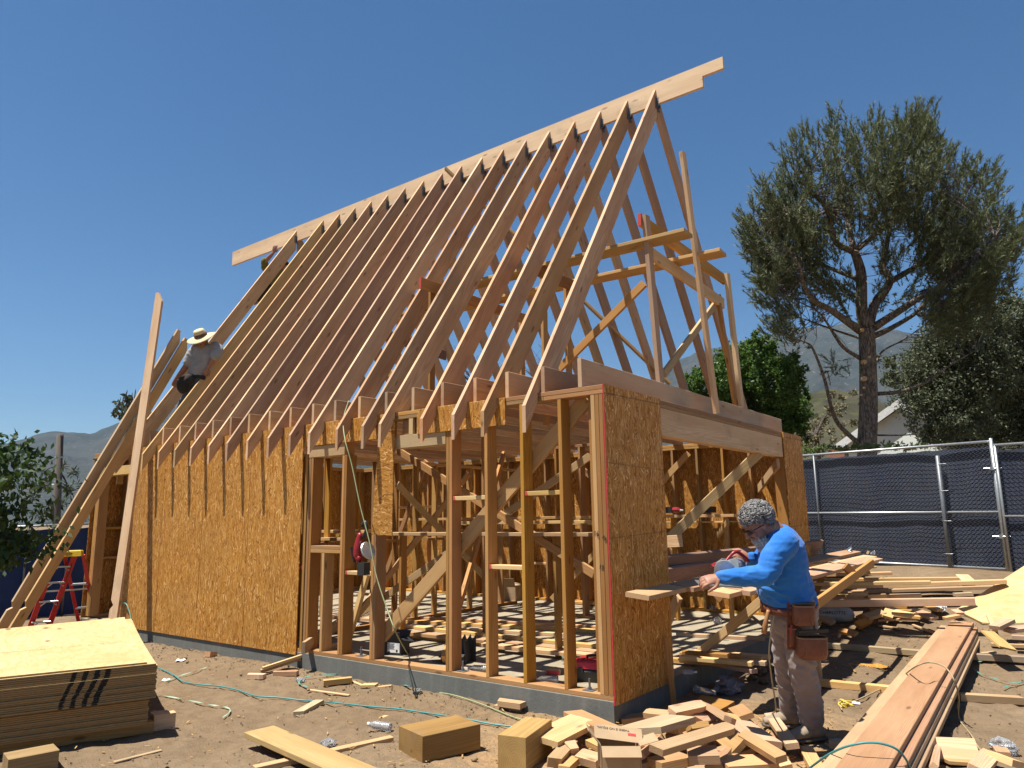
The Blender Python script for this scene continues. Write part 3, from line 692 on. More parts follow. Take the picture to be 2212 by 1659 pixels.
# ---- the tall pine
def pine():
    rs = np.random.default_rng(5); D0 = 17.0
    base = dep(1873, 1090, D0); t = tag(empty('pine_tree', base), 'tall broad pine with sawn branch stubs on its bare dark trunk', 'tree', 'trees behind the right hand fence')
    mb = MB()
    def pt(u, v, dd=0): return dep(u, v, D0+dd)
    tr = [pt(1873, 1120), pt(1873, 972), pt(1876, 882), pt(1875, 796), pt(1872, 709)]
    P = curve_pts(tr, 8); n = len(P); mb.tube(P, [.225-.05*(i/(n-1)) for i in range(n)], 14)
    br = [([(1872, 709), (1862, 670), (1861, 598), (1853, 563), (1844, 540)], .15, .09, 0), ([(1844, 540), (1827, 459), (1821, 430), (1812, 350)], .08, .02, .6), ([(1840, 542), (1804, 520), (1788, 456), (1757, 418), (1717, 380)], .08, .02, -.6),
          ([(1850, 540), (1882, 514), (1919, 479), (1934, 440), (1925, 330)], .07, .02, .8), ([(1876, 702), (1891, 655), (1922, 609), (1906, 574), (1914, 545), (1925, 476), (1960, 330)], .13, .02, .3),
          ([(1922, 609), (1957, 589), (1992, 566), (2012, 543), (2060, 470), (2100, 390)], .08, .02, 1.0), ([(1886, 708), (1934, 677), (1992, 639), (2026, 622), (2090, 570), (2150, 510)], .10, .02, -1.0),
          ([(1883, 728), (1919, 712), (1977, 677), (2006, 642), (2080, 600)], .08, .015, 1.4), ([(1858, 714), (1827, 692), (1792, 668), (1757, 648), (1735, 612), (1726, 574), (1690, 520)], .10, .015, -1.2),
          ([(1858, 774), (1824, 752), (1804, 726), (1786, 697), (1763, 671), (1700, 640)], .05, .01, -.4), ([(1855, 958), (1812, 917), (1795, 877), (1781, 819), (1758, 758), (1743, 741), (1690, 722)], .06, .01, -.8),
          ([(1892, 851), (1948, 845), (2006, 822), (2050, 790), (2110, 755)], .05, .012, -.9), ([(1892, 940), (1950, 940), (2000, 936)], .022, .008, -.6), ([(1850, 601), (1810, 586), (1775, 569), (1750, 540), (1700, 470)], .06, .012, .9),
          ([(1886, 800), (1905, 760), (1950, 735), (2000, 700)], .03, .01, 1), ([(1870, 735), (1800, 712), (1740, 690), (1700, 680)], .03, .01, 1), ([(1788, 456), (1740, 470), (1680, 450)], .035, .01, -1), ([(1934, 440), (1990, 380), (2000, 280)], .04, .012, .4)]
    tips = []
    for pts, r0, r1, dj in br:
        n = len(pts); Q = [pt(u, v, dj*(i/(n-1))*1.6) for i, (u, v) in enumerate(pts)]
        P = branch_mesh(mb, Q, r0, r1, 7); tips += P[len(P)//2:]
    puffs = [(1640, 480, 32), (1622, 532, 22), (1650, 600, 28), (1680, 420, 42), (1700, 350, 26), (1728, 300, 26), (1765, 285, 26), (1800, 275, 28), (1700, 490, 50), (1690, 560, 45), (1715, 640, 32), (1760, 390, 55), (1825, 330, 44), (1887, 290, 30), (1830, 400, 44), (1900, 350, 52), (1958, 300, 40), (1995, 262, 34), (2010, 340, 48), (1960, 410, 52), (2045, 415, 34), (2100, 372, 26), (2140, 385, 24), (2060, 490, 60), (2130, 455, 40), (2182, 470, 22), (2120, 545, 52), (2070, 600, 42), (1780, 480, 38), (1642, 655, 22), (1680, 690, 22), (1764, 600, 24), (2175, 545, 28), (2040, 655, 40), (2130, 625, 34), (1700, 722, 16), (1660, 715, 12), (1835, 650, 22), (1745, 560, 30), (1990, 500, 34), (2150, 690, 24), (2085, 690, 26), (1905, 395, 40), (1800, 790, 10), (1930, 560, 18), (1900, 640, 16), (1795, 620, 22), (1765, 665, 20), (1660, 520, 34), (1655, 570, 30), (1680, 620, 34), (1720, 600, 30), (1730, 520, 40), (1790, 540, 24), (1840, 470, 26), (1890, 470, 34), (1950, 460, 36), (2010, 560, 36), (2060, 545, 44), (2110, 610, 40), (2160, 590, 34), (2000, 610, 24), (2080, 650, 34), (2150, 530, 40), (2190, 520, 24), (1620, 500, 16), (1700, 665, 22), (1840, 600, 14), (1900, 560, 16), (1960, 640, 18), (2050, 710, 20)]
    S = []; Ax = []
    cc = np.array(pt(1890, 620))
    for u, v, r in puffs:
        area = r*r; nn = int(area*.030)+3
        for _ in range(nn):
            a = rs.uniform(0, 6.283); q = r*math.sqrt(rs.uniform(0, 1)); dd = rs.uniform(-1, 1)*min(2.2, r/30+.6)
            x = np.array(pt(u+math.cos(a)*q, v+math.sin(a)*q, dd))
            g = noise.noise(Vector(x)*1.1)
            if g < .02 and rs.uniform() < .85: continue
            o = x-cc; o /= np.linalg.norm(o); sd0 = o*.6+np.array([0, 0, .8])+rs.normal(size=3)*.28; sd0 /= np.linalg.norm(sd0); Ls = rs.uniform(.35, .85)
            x = x-sd0*Ls*.75
            for j in range(7): S.append(x+sd0*Ls*j/6+rs.normal(size=3)*.035*(7-j)/4); Ax.append(sd0+rs.normal(size=3)*.45*(7-j)/6)
    S = np.array(S); Ax = np.array(Ax); Ax /= np.linalg.norm(Ax, axis=1)[:, None]; m = len(S); print('pine sprigs', m)
    ln = rs.uniform(.16, .34, (m, 1)); K = 30
    VV = []; 
    for k in range(K):
        tpos = rs.uniform(0, 1, (m, 1)); p = S+Ax*ln*tpos
        a, b = rot_basis(rs, m); d = Ax*.85+a*.75; d /= np.linalg.norm(d, axis=1)[:, None]
        sd = np.cross(d, a); sd /= np.linalg.norm(sd, axis=1)[:, None]+1e-9; Ln = rs.uniform(.07, .13, (m, 1))
        VV.append(np.stack([p-sd*.0085, p+sd*.0085, p+d*Ln], 1).reshape(-1, 3))
    V = np.concatenate(VV); F = np.arange(len(V)).reshape(-1, 3)
    link('crown', npmesh('pine_crown', V, F), M['needle'], t, Matrix.Identity(4))
    # twigs from sprigs towards the nearest limb
    tp = np.array([tuple(p) for p in tips]); tw = MB()
    for i in rs.choice(m, min(m, 1500), replace=False):
        s = S[i]; j = np.argmin(((tp-s)**2).sum(1)); e = tp[j]; L = np.linalg.norm(e-s)
        if L > 1.6: e = s+(e-s)/L*rs.uniform(.5, 1.3)
        mid = (s+e)/2+rs.normal(size=3)*.05-np.array([0, 0, .04*L]); tw.tube([Vector(e), Vector(mid), Vector(s)], [.011, .007, .004], 3, cap=False)
    tw.build('twigs', M['bark'], t, Matrix.Identity(4))
    mb.build('trunk', M['bark'], t, Matrix.Identity(4), smooth=True)
    for u, v, r in ((1867, 782, .07), (1878, 771, .04), (1867, 818, .075), (1867, 838, .03), (1863, 713, .05), (1861, 853, .03)):
        c = dep(u, v, D0-.2); cm = MB(); cm.tube([c+FW*.06, c-FW*.015], [r*.85, r*.8], 12); o = cm.build('sawn_stub', M['cutwood'], t, Matrix.Identity(4))
pine()
def tree(name, label, puffs, d, mat, L, Wd, dens, seed, trunk=None, group='trees behind the right hand fence', cat='tree', bark='barkd', axis=None, spread=1, dj=.8, sq=1, shell=.5, extra=None):
    rs = np.random.default_rng(seed); pf = px_puffs(puffs, d, rs, dj, sq); cx_ = sum(p[0] for p in puffs)/len(puffs)
    b = dep(trunk[0][0], trunk[0][1], d) if trunk else dep(cx_, 1105, d); b.z = 0
    t = tag(empty(name, b), label, cat, group)
    V, F = crown_cloud(rs, pf, dens, L, Wd, shell, axis, spread); print(name, len(F))
    link('crown', npmesh('crown', V, F), mat, t, Matrix.Identity(4))
    if trunk:
        mb = MB(); P = [dep(u, v, d) for u, v in trunk]; P[0].z = min(P[0].z, -.1); branch_mesh(mb, P, .16, .07, 8)
        for c, r in pf[:8]: branch_mesh(mb, [P[-1], P[-1].lerp(Vector(c), .5)+Vector((0, 0, .1)), Vector(c)], .05, .012, 5)
        if extra: extra(mb)
        mb.build('trunk', M[bark], t, Matrix.Identity(4), smooth=True)
    return t
tree('broadleaf_tree', 'dense bright green round tree seen through the gable posts', [(1530, 830, 48), (1590, 790, 50), (1640, 760, 36), (1625, 740, 24), (1500, 860, 34), (1600, 860, 60), (1670, 820, 55), (1710, 800, 34), (1700, 880, 46), (1650, 910, 55), (1730, 850, 24), (1560, 900, 50), (1720, 930, 30), (1495, 815, 18), (1660, 745, 20)], 19, M['ficus'], .085, .05, 6000, 11, [(1640, 1060), (1640, 980), (1635, 900)])
tree('grey_leaf_tree', 'huge dark grey green tree filling the right edge behind the fence', [(2000, 800, 70), (1975, 850, 48), (2060, 740, 70), (2130, 700, 60), (2200, 680, 55), (2100, 800, 90), (2190, 790, 80), (2040, 880, 80), (2140, 890, 90), (2220, 880, 80), (2020, 925, 36), (2080, 930, 60), (1930, 800, 34), (2170, 650, 34), (2240, 740, 70), (2010, 760, 40), (1915, 770, 22), (2120, 640, 30)], 22, M['silver'], .095, .045, 2300, 12, [(2110, 1060), (2110, 980), (2100, 880)], dj=1.6, shell=.35)
tree('shrub', 'straggly olive shrub between the round green tree and the pale house', [(1735, 945, 26), (1765, 925, 22), (1790, 900, 20), (1760, 960, 22), (1720, 965, 18), (1800, 880, 14)], 21, M['brush'], .12, .05, 1100, 13, [(1765, 1040), (1765, 990), (1762, 940)], 'trees behind the right hand fence', 'shrub')
tree('hedge', 'low clipped hedge right behind the fence at the foot of the pine', [(1700+14*i, 975-2*i*.3, 12) for i in range(22)], 15.2, M['hedge'], .07, .035, 2600, 14, None, None, 'hedge', dj=.1, sq=.8, shell=.1)
tree('oak_tree', 'small leafy tree top showing past the leaning rafters', [(262, 880, 15), (285, 905, 20), (300, 925, 22), (255, 895, 12), (275, 862, 8), (310, 900, 18), (290, 935, 20)], 26, M['silver'], .18, .09, 420, 15, [(290, 1080), (290, 990), (288, 930)], None, extra=lambda mb: [mb.tube(curve_pts([dep(285, 905, 26), dep(u, v+25, 26), dep(u+3, v, 26)], 4), [.02]*8+[.008], 3) for u, v in ((266, 850), (272, 842), (290, 840), (258, 858), (283, 848))])
tree('cedar_tree', 'dark spreading cedar behind the utility pole', [(95, 1020, 20), (130, 1005, 18), (160, 1020, 18), (100, 1050, 30), (150, 1055, 28), (75, 1075, 22), (120, 1090, 30), (165, 1085, 24), (178, 1050, 12), (60, 1050, 12), (140, 1120, 26), (95, 1115, 26), (180, 1110, 16)], 34, M['cedar'], .30, .05, 420, 16, [(122, 1150), (122, 1090), (122, 1010)], None, sq=.35, shell=.2)
tree('bush', 'dark bush at the left corner behind the blue fence', [(183, 1100, 14), (190, 1120, 12), (180, 1085, 9)], 18, M['ficus'], .08, .04, 900, 17, None, None, 'bush')
def brush():
    rs = np.random.default_rng(31); P = []
    for _ in range(70): u = rs.uniform(1630, 1900); v = rs.uniform(850, 985); P.append((u, v, rs.uniform(6, 16)))
    V, F = crown_cloud(rs, px_puffs(P, 46, rs, 6, .8), 55, .22, .10, .3); o = link('brush', npmesh('brush', V, F), M['brush']); o['kind'] = 'stuff'
brush()
# bare twiggy tree behind the rafters
def twigs(name, label, roots, d, seed):
    rs = random.Random(seed); b = dep(roots[0][0], 1080, d); t = tag(empty(name, (b.x, b.y, 0)), label, 'tree'); mb = MB()
    for u, v in roots:
        st = dep(u, v, d)
        for k in range(26):
            a = rs.uniform(-.9, .9); L = rs.uniform(.3, 1.0); e = st+RT*math.sin(a)*L+Vector((0, 0, math.cos(a)*L))+FW*rs.uniform(-.3, .3)
            m = st.lerp(e, .5)+RT*rs.uniform(-.08, .08); mb.tube(curve_pts([st, m, e], 3), [.012, .011, .010, .008, .006, .005, .003], 3, cap=False)
            for q in range(3):
                s2 = m.lerp(e, rs.uniform(0, .8)); mb.tube([s2, s2+RT*rs.uniform(-.25, .25)+Vector((0, 0, rs.uniform(.1, .3)))], [.005, .003], 3, cap=False)
        mb.tube([Vector((st.x, st.y, 0)), st], [.05, .02], 5)
    mb.build('branches', M['twig'], t, Matrix.Identity(4))
twigs('bare_tree', 'leafless twiggy tree top glimpsed between the rafters', [(1165, 830), (1030, 835)], 17, 4)

# ---- broad-leaved tree at the left edge, each nearer leaf its own
def left_tree():
    rs = np.random.default_rng(21); d = 8.6; t = tag(empty('mulberry_tree', (dep(-60, 1300, d).x, dep(-60, 1300, d).y, -.2)), 'broad leaved tree reaching in from the left edge with drooping leaves', 'tree')
    mb = MB(); P0 = dep(-120, 1310, d); mb2 = []
    limbs = [[(-120, 1310), (-80, 1150), (-40, 1040), (20, 990), (70, 955)], [(-100, 1200), (-40, 1120), (20, 1080), (80, 1075)], [(-90, 1180), (-20, 1150), (50, 1140), (95, 1130)], [(-60, 1090), (-10, 1010), (10, 950), (0, 925)], [(-100, 1250), (-30, 1200), (30, 1180), (80, 1165)], [(-40, 1040), (30, 1020), (90, 1000)]]
    pts = []
    for k, l in enumerate(limbs):
        Q = [dep(u-62, v+26, d+rs.uniform(-.25, .25)) for u, v in l]; P = branch_mesh(mb, Q, .05, .006, 6); pts += P[6:]
    mb.build('trunk', M['barkd'], t, Matrix.Identity(4), smooth=True)
    # leaf: folded, drooping, 4x3 grid
    g = []; 
    prof = [(0, .0), (.18, .34), (.45, .5), (.75, .32), (1, 0)]
    for x, wd in prof:
        z = -.35*x*x
        g += [(x, -wd*.62, z+wd*.14), (x, 0, z), (x, wd*.62, z+wd*.14)]
    F = []
    for i in range(4):
        for j in range(2): F.append((i*3+j, (i+1)*3+j, (i+1)*3+j+1, i*3+j+1))
    me = pymesh('leaf', [tuple(.10*c for c in v) for v in g], F, True); me.materials.append(M['mulb'])
    for i in range(290):
        p = pts[rs.integers(0, len(pts))]+Vector(rs.normal(size=3)*.06)
        if p is None: continue
        yaw = rs.uniform(0, 6.28); pit = rs.uniform(.3, 1.3); s = rs.uniform(.8, 1.4)
        mw = Matrix.Translation(p) @ Euler((rs.uniform(-.5, .5), pit, yaw)).to_matrix().to_4x4() @ Matrix.Scale(s, 4)
        link('leaf', me, M['mulb'], t, mw)
    V, F = [], []
    n = 1900; src = np.array([tuple(p) for p in pts])[rs.integers(0, len(pts), n)]+rs.normal(size=(n, 3))*np.array([.11, .25, .10])+np.array(tuple(FW))*.25
    A, B = rot_basis(rs, n, (0, 0, -.8), .8); V, F = leaves(src, A, B, .10*rs.uniform(.7, 1.3, n), .055)
    o = link('foliage', npmesh('foliage', V, F), M['mulb'], t, Matrix.Identity(4)); o['kind'] = 'stuff'
left_tree()

# ---- pale house behind the fence
M['stucco'] = simple('pale_stucco', (.80, .84, .79), .9, nscale=3, col2=(.74, .78, .73)); M['white'] = simple('white_trim', (.78, .78, .75), .6)
M['shingle'] = simple('grey_shingle', (.14, .13, .13), .9, nscale=8)
def pale_house():
    d = 24; L_ = dep(1806, 962, d); R__ = dep(2062, 962, d); A_ = dep(1934, 880, d); rv = ray(1935, 1000); ex = Vector((rv.y, -rv.x, 0)).normalized(); L_ = dep(1806, 962, d); ex = ex if ex.dot(RT) > 0 else -ex; R__ = L_+ex*(R__-L_).length; ez = Vector((0, 0, 1)); ey = ez.cross(ex)
    if ey.dot(FW) < 0: ey = -ey
    h = tag(empty('pale_house', (L_.x, L_.y, 0)), 'pale green stucco house gable half hidden by the pine trunk', 'house'); W_ = (R__-L_).dot(ex); ht = A_.z-L_.z
    def P(x, z, y=0): return L_+ex*x+ey*y+ez*z
    w_ = MB(); pts = [P(.25, -3), P(W_-.25, -3), P(W_-.25, -.02), P(W_/2, ht-.15), P(.25, -.02)]; pb = [p+ey*7 for p in pts]; n = 5
    w_.add(pts+pb, [(0, 1, 2, 3, 4), (9, 8, 7, 6, 5)]+[(i, i+5, (i+1) % n+5, (i+1) % n) for i in range(n)]); w_.build('wall', M['stucco'], h, Matrix.Identity(4))
    for sx in (0, 1):
        e = P(0, -.12) if sx == 0 else P(W_, -.12); a = P(W_/2, ht); sl = (a-e).normalized()
        e2 = e-sl*.1; r = MB(); nrm = ez
        q = [e2-ey*.16, a-ey*.16, a+ey*7.4, e2+ey*7.4]; r.add(q+[p+ez*.12 for p in q], [(3, 2, 1, 0), (4, 5, 6, 7), (0, 1, 5, 4), (1, 2, 6, 5), (2, 3, 7, 6), (3, 0, 4, 7)]); r.build('roof', M['shingle'], h, Matrix.Identity(4))
        f_ = MB(); q = [e2-ey*.2+ez*.14, a-ey*.2+ez*.14, a-ey*.2-ez*.12, e2-ey*.2-ez*.12]; f_.add(q+[p+ey*.035 for p in q], [(0, 1, 2, 3), (7, 6, 5, 4), (0, 4, 5, 1), (1, 5, 6, 2), (2, 6, 7, 3), (3, 7, 4, 0)]); f_.build('barge_board', M['white'], h, Matrix.Identity(4))
    # dark slatted vent under the apex and a chimney
    c = MB(); c.box((0, 0, .3), (.5, .5, 1.0)); c.build('chimney', simple('brick_red', (.30, .13, .08), .9), h, Matrix.Translation(P(.1, -1.0, -1.2)))
pale_house()
# ---- utility pole with a street light
def pole():
    d = 30; b = dep(120, 1170, d); t_ = dep(130, 938, d); h = tag(empty('utility_pole', (b.x, b.y, -.2)), 'weathered wooden utility pole with bands in front of the dark cedar', 'pole')
    mb = MB(); mb.tube([Vector((b.x, b.y, -.2)), b, t_], [.17, .16, .13], 10); mb.build('pole_shaft', M['twig'], h, Matrix.Identity(4), smooth=True)
    for v in (988, 1040): 
        c = b.lerp(t_, (1170-v)/232); mb = MB(); mb.tube([c-Vector((0, 0, .03)), c+Vector((0, 0, .03))], .165, 10); mb.build('pole_band', M['steel'], h, Matrix.Identity(4))
    a = dep(122, 1048, d); e = dep(96, 1044, d); mb = MB(); mb.tube([a, e], .025, 6); mb.box(dep(95, 1044, d), (.45, .25, .12)); mb.build('lamp_arm', M['pipe'], h, Matrix.Identity(4))
pole()

# ------------------------------------------------------------------ fences
def fabric(name, c1, c2):
    n = N(name); p = n.pos(); a = n.noise(n.vm('MULTIPLY', p, (1, 1, .35)), 2.2, 5, .6); b = n.noise(p, 60, 2)
    c = n.mix(n.mapr(a, .35, .7), c1, c2); c = n.hsv(c, .5, 1, n.math('MULTIPLY_ADD', b, .5, .75)); n.bump(a, .25, .03); return n.done(c, .8, spec=.2)
M['screen'] = fabric('privacy_screen_navy', (.028, .036, .060), (.050, .057, .078)); M['screenL'] = fabric('privacy_screen_blue', (.012, .028, .10), (.025, .05, .14))
FA = Vector((2.12, 8.27, 0)); FB = Vector((-1.02, 9.25, 0)); FD = (FB-FA).normalized(); FN = FD.cross(Vector((0, 0, 1)))
if FN.dot(FW) > 0: FN = -FN         # towards the camera
def onF(u, v, off=0):
    d = ray(u, v); p0 = FA+FN*off; return CAM+d*((p0-CAM).dot(FN)/d.dot(FN))
def fence_panel(name, label, A, B, z0a, z1a, z0b, z1b, stiles, scr, pitch=.066, group='chain link fence panels', mid=True, wire=True):
    """A,B bottom corners in plan; stiles = list of fractions"""
    f_ = tag(empty(name, (A.x, A.y, z0a)), label, 'fence', group); I4 = Matrix.Identity(4)
    def P(t, s, off=0): 
        q = A.lerp(B, t); q.z = (z0a+(z0b-z0a)*t)*(1-s)+(z1a+(z1b-z1a)*t)*s; return q+FN*off
    L = (B-A).length
    for s, nm in ((1, 'top_rail'), (.44, 'middle_rail'), (0.0, 'bottom_rail')):
        if s == .44 and not mid: continue
        mb = MB(); mb.tube([P(0, s), P(1, s)], .021 if s == 1 else .018, 8); mb.build(nm, M['pipe'], f_, I4, smooth=True)
    for t in stiles:
        mb = MB(); mb.tube([P(t, -.03), P(t, 1.0)], .019, 8); mb.build('stile', M['pipedark'] if .05 < t < .95 else M['pipe'], f_, I4, smooth=True)
    # privacy screen behind the mesh, sagging folds
    nx, nz = int(L/.06), 30; V = []; 
    for i in range(nx+1):
        for k in range(nz+1):
            t, s = i/nx, k/nz; w_ = noise.fractal(Vector((t*L*1.6, s*2.0, 3.3)), .9, 2, 3)*.012+noise.noise(Vector((t*L*.7, s*6, 1)))*.01
            top = -.028-.012*math.sin(t*L*9)**2
            V.append(P(t, .008+s*(.97), -.06+w_)+Vector((0, 0, top*s)))
    I = np.arange((nx+1)*(nz+1)).reshape(nx+1, nz+1); F = np.stack([I[:-1, :-1], I[1:, :-1], I[1:, 1:], I[:-1, 1:]], -1).reshape(-1, 4)
    link('privacy_screen', npmesh('screen', [tuple(v) for v in V], F, True), scr, f_, I4)
    if wire:
        Hh = z1a-z0a; n = int(L/pitch)+1; m = int(Hh/pitch)*2; VV = []; FF = []
        for i in range(n):
            for par in (0,):
                pl = []
                for k in range(m+1):
                    x = (i+(.5 if k % 2 else -.5)*1.0*1)*pitch+pitch/2; t = min(1, max(0, x/L)); q = P(t, min(1, k/m*.99+.005), .006*(1 if k % 2 else -1)+.004); pl.append(q)
                V_, F_ = tube_np(pl, .0027, 3); o = len(VV); VV += [tuple(v) for v in V_]; FF += [tuple(a+o for a in f) for f in F_]
        w_ = link('chain_link_mesh', npmesh('wire', VV, FF), M['steel'], f_, I4); w_['kind'] = 'stuff'
    return f_, P
zb0, zt0 = .545, 2.475
fA, fB = FA.copy(), FB+FD*1.9
pnl, PP = fence_panel('chain_link_fence', 'long chain link fence panel lined with navy screen behind the lumber piles', fA, fB, zb0, zt0, zb0+.04, zt0+.04, [0.004, .34*0+.585, .996], M['screen'])
# loose steel post standing in front, tied with wire
mb = MB(); q0 = onF(2054, 1232, .05); q1 = onF(2031, 984, .05); mb.tube([Vector((q0.x, q0.y, q0.z-.2)), Vector((q0.x, q0.y, q1.z))], .032, 10)
o = mb.build('fence_post', M['pipedark'], None, Matrix.Identity(4), smooth=True); tag(o, 'thick grey steel post standing in front of the navy screened panel', 'post', 'fence posts')
for u, v in ((2035, 1002), (2040, 1060), (2046, 1125), (2050, 1196)):
    c = onF(u, v, .05); mb = MB(); mb.tube([c-FD*.07+FN*.02, c-FD*.03+FN*.035, c+FD*.03+FN*.035, c+FD*.07+FN*.02], .003, 4); mb.build('wire_tie', M['pipe'], o, Matrix.Identity(4))
for u, v in ((1870, 1040), (1880, 1150)): pass
fC = FA-FD*.05; fC += FN*.07; fD_ = fC-FD*3.0
fence_panel('chain_link_fence', 'chain link fence panel at the right edge, set slightly lower', fC, fD_, zb0-.06, zt0-.07, zb0-.10, zt0-.11, [.004, .996], M['screen'])
g0 = FA+FN*.02; mb = MB(); mb.tube([Vector((g0.x, g0.y, .3)), Vector((g0.x, g0.y, 2.52))], .024, 8); o = mb.build('fence_post', M['pipe'], None, Matrix.Identity(4), smooth=True); tag(o, 'clamped steel post in the gap between the two navy panels', 'post', 'fence posts')
for z in (2.03, 1.0): mb = MB(); mb.tube([Vector((g0.x-.03, g0.y, z)), Vector((g0.x-.03, g0.y, z+.05))], .045, 8); mb.tube([Vector((g0.x-.13, g0.y, z+.03))+FN*.03, Vector((g0.x+.1, g0.y, z+.03))+FN*.03], .007, 5); mb.build('clamp', M['steel'], o, Matrix.Identity(4))
# left fence, blue screen
LA = dep(-60, 1318, 12.2); LB = dep(215, 1326, 13.6); LA.z = LB.z = -.2
FNs = FN; FN = (LB-LA).normalized().cross(Vector((0, 0, 1))); 
if FN.dot(FW) > 0: FN = -FN
fence_panel('screened_fence', 'fence covered in deep blue screen behind the stepladder', LA, LB, -.22, 1.36, -.22, 1.42, [.02, .35, .68, .98], M['screenL'], group=None, wire=False, mid=False)
FN = FNs

# ------------------------------------------------------------------ haze: one closed box of pale air
def haze():
    mb = MB(); mb.box((0, 1200, 520), (9000, 9000, 1050)); n = N('haze_air'); n.n.remove(n.b)
    v = n.new('ShaderNodeVolumePrincipled'); v.inputs['Color'].default_value = (.38, .62, 1, 1); v.inputs['Density'].default_value = HAZE; v.inputs['Anisotropy'].default_value = .2
    n.t.links.new(v.outputs[0], n.out.inputs['Volume']); o = mb.build('haze', n.m, None, Matrix.Identity(4)); o['kind'] = 'stuff'
HAZE = .00005
haze()
# ------------------------------------------------------------------ loose things
I4 = Matrix.Identity(4)
def plymat(name, edge=False, paint=False, c1=(.42, .285, .115), c2=(.56, .415, .20)):
    n = N(name); oc = n.obj(); r = n.rand(); p = n.vm('ADD', oc, n.comb(n.math('MULTIPLY', r, 19), n.math('MULTIPLY', r, 7), 0)); x, y, z = n.sep(p)[:3]
    nz = n.noise(n.comb(n.math('MULTIPLY', x, 1.1), n.math('MULTIPLY', y, 3.2), 0), 1.0, 3, .5)
    ring = n.math('POWER', n.math('MULTIPLY_ADD', n.math('SINE', n.math('MULTIPLY', nz, 70)), .5, .5), 2)
    c = n.mix(n.math('MULTIPLY', ring, .6), c2, c1); c = n.mix(n.mapr(n.noise(p, 1.6, 4, .6), .4, .7, 0, .7), c, c1)
    kv = n.vor(n.vm('MULTIPLY', p, (1.9, 4.2, 0)), 1.0); c = n.mix(n.mapr(kv, .05, .15, .9, 0, True), c, (.17, .09, .04))
    fib = n.noise(n.vm('MULTIPLY', p, (5, 140, 140)), 1, 2); c = n.hsv(c, .5, 1, n.math('MULTIPLY_ADD', fib, .3, .85))
    if paint == 'stack':   # two rows of faint mill print, small broken glyph runs
        ox, oy, _ = n.sep(oc)[:3]; rows = None
        for yy in (1.12, 1.155):
            m = n.math('LESS_THAN', n.math('ABSOLUTE', n.math('SUBTRACT', ox, yy)), .011)
            rows = m if rows is None else n.math('MAXIMUM', rows, m)
        g = n.math('GREATER_THAN', n.noise(n.vm('MULTIPLY', oc, (60, 75, 0)), 1, 0), .52); wds = n.math('GREATER_THAN', n.noise(n.vm('MULTIPLY', oc, (.5, 6, 0)), 1, 1), .44)
        c = n.mix(n.math('MULTIPLY', n.math('MULTIPLY', rows, g), n.math('MULTIPLY', wds, .8)), c, (.10, .08, .05))
    nn = n.new('ShaderNodeTexCoord').outputs['Normal']; ed = n.math('LESS_THAN', n.math('ABSOLUTE', n.sep(nn)[2]), .5)
    lay = n.math('MULTIPLY_ADD', n.math('SINE', n.math('MULTIPLY', n.sep(oc)[2], 1300)), .5, .5)
    ec = n.mix(lay, (.40, .25, .105), (.14, .08, .03)); ec = n.hsv(ec, .5, 1, n.math('MULTIPLY_ADD', n.noise(p, 30, 3), .6, .7)); c = n.mix(ed, c, ec)
    if paint:
        P0 = Vector((-2.78, -2.18, 0)); wv = Vector((-.366, -.93, 0)); uv = Vector((-.93, .366, 0)); ps = n.pos(); rel = n.vm('SUBTRACT', ps, tuple(P0))
        s = n.vm('DOT_PRODUCT', rel, tuple(wv)); zz = n.sep(ps)[2]; dd = n.vm('DOT_PRODUCT', rel, tuple(uv))
        shift = n.math('ADD', n.math('MULTIPLY', n.math('SUBTRACT', .3, zz), .12), n.math('MULTIPLY', n.math('SINE', n.math('MULTIPLY', zz, 15)), .022)); s2 = n.math('SUBTRACT', s, shift); tot = None
        for c0, wd in ((.355, .017), (.425, .015), (.50, .013), (.575, .012)):
            f = n.mapr(n.math('ADD', n.math('ABSOLUTE', n.math('SUBTRACT', s2, c0)), n.math('MULTIPLY', n.math('SUBTRACT', n.noise(ps, 45, 3), .5), .03)), wd, wd+.006, 1, 0)
            tot = f if tot is None else n.math('MAXIMUM', tot, f)
        tot = n.math('MULTIPLY', tot, n.math('LESS_THAN', dd, .045)); tot = n.math('MULTIPLY', tot, ed); c = n.mix(tot, c, (.006, .006, .006))
    n.bump(fib, .2, .002); return n.done(c, .65, spec=.3)
M['ply'] = plymat('plywood'); M['plystack'] = plymat('plywood_stack', paint='stack')
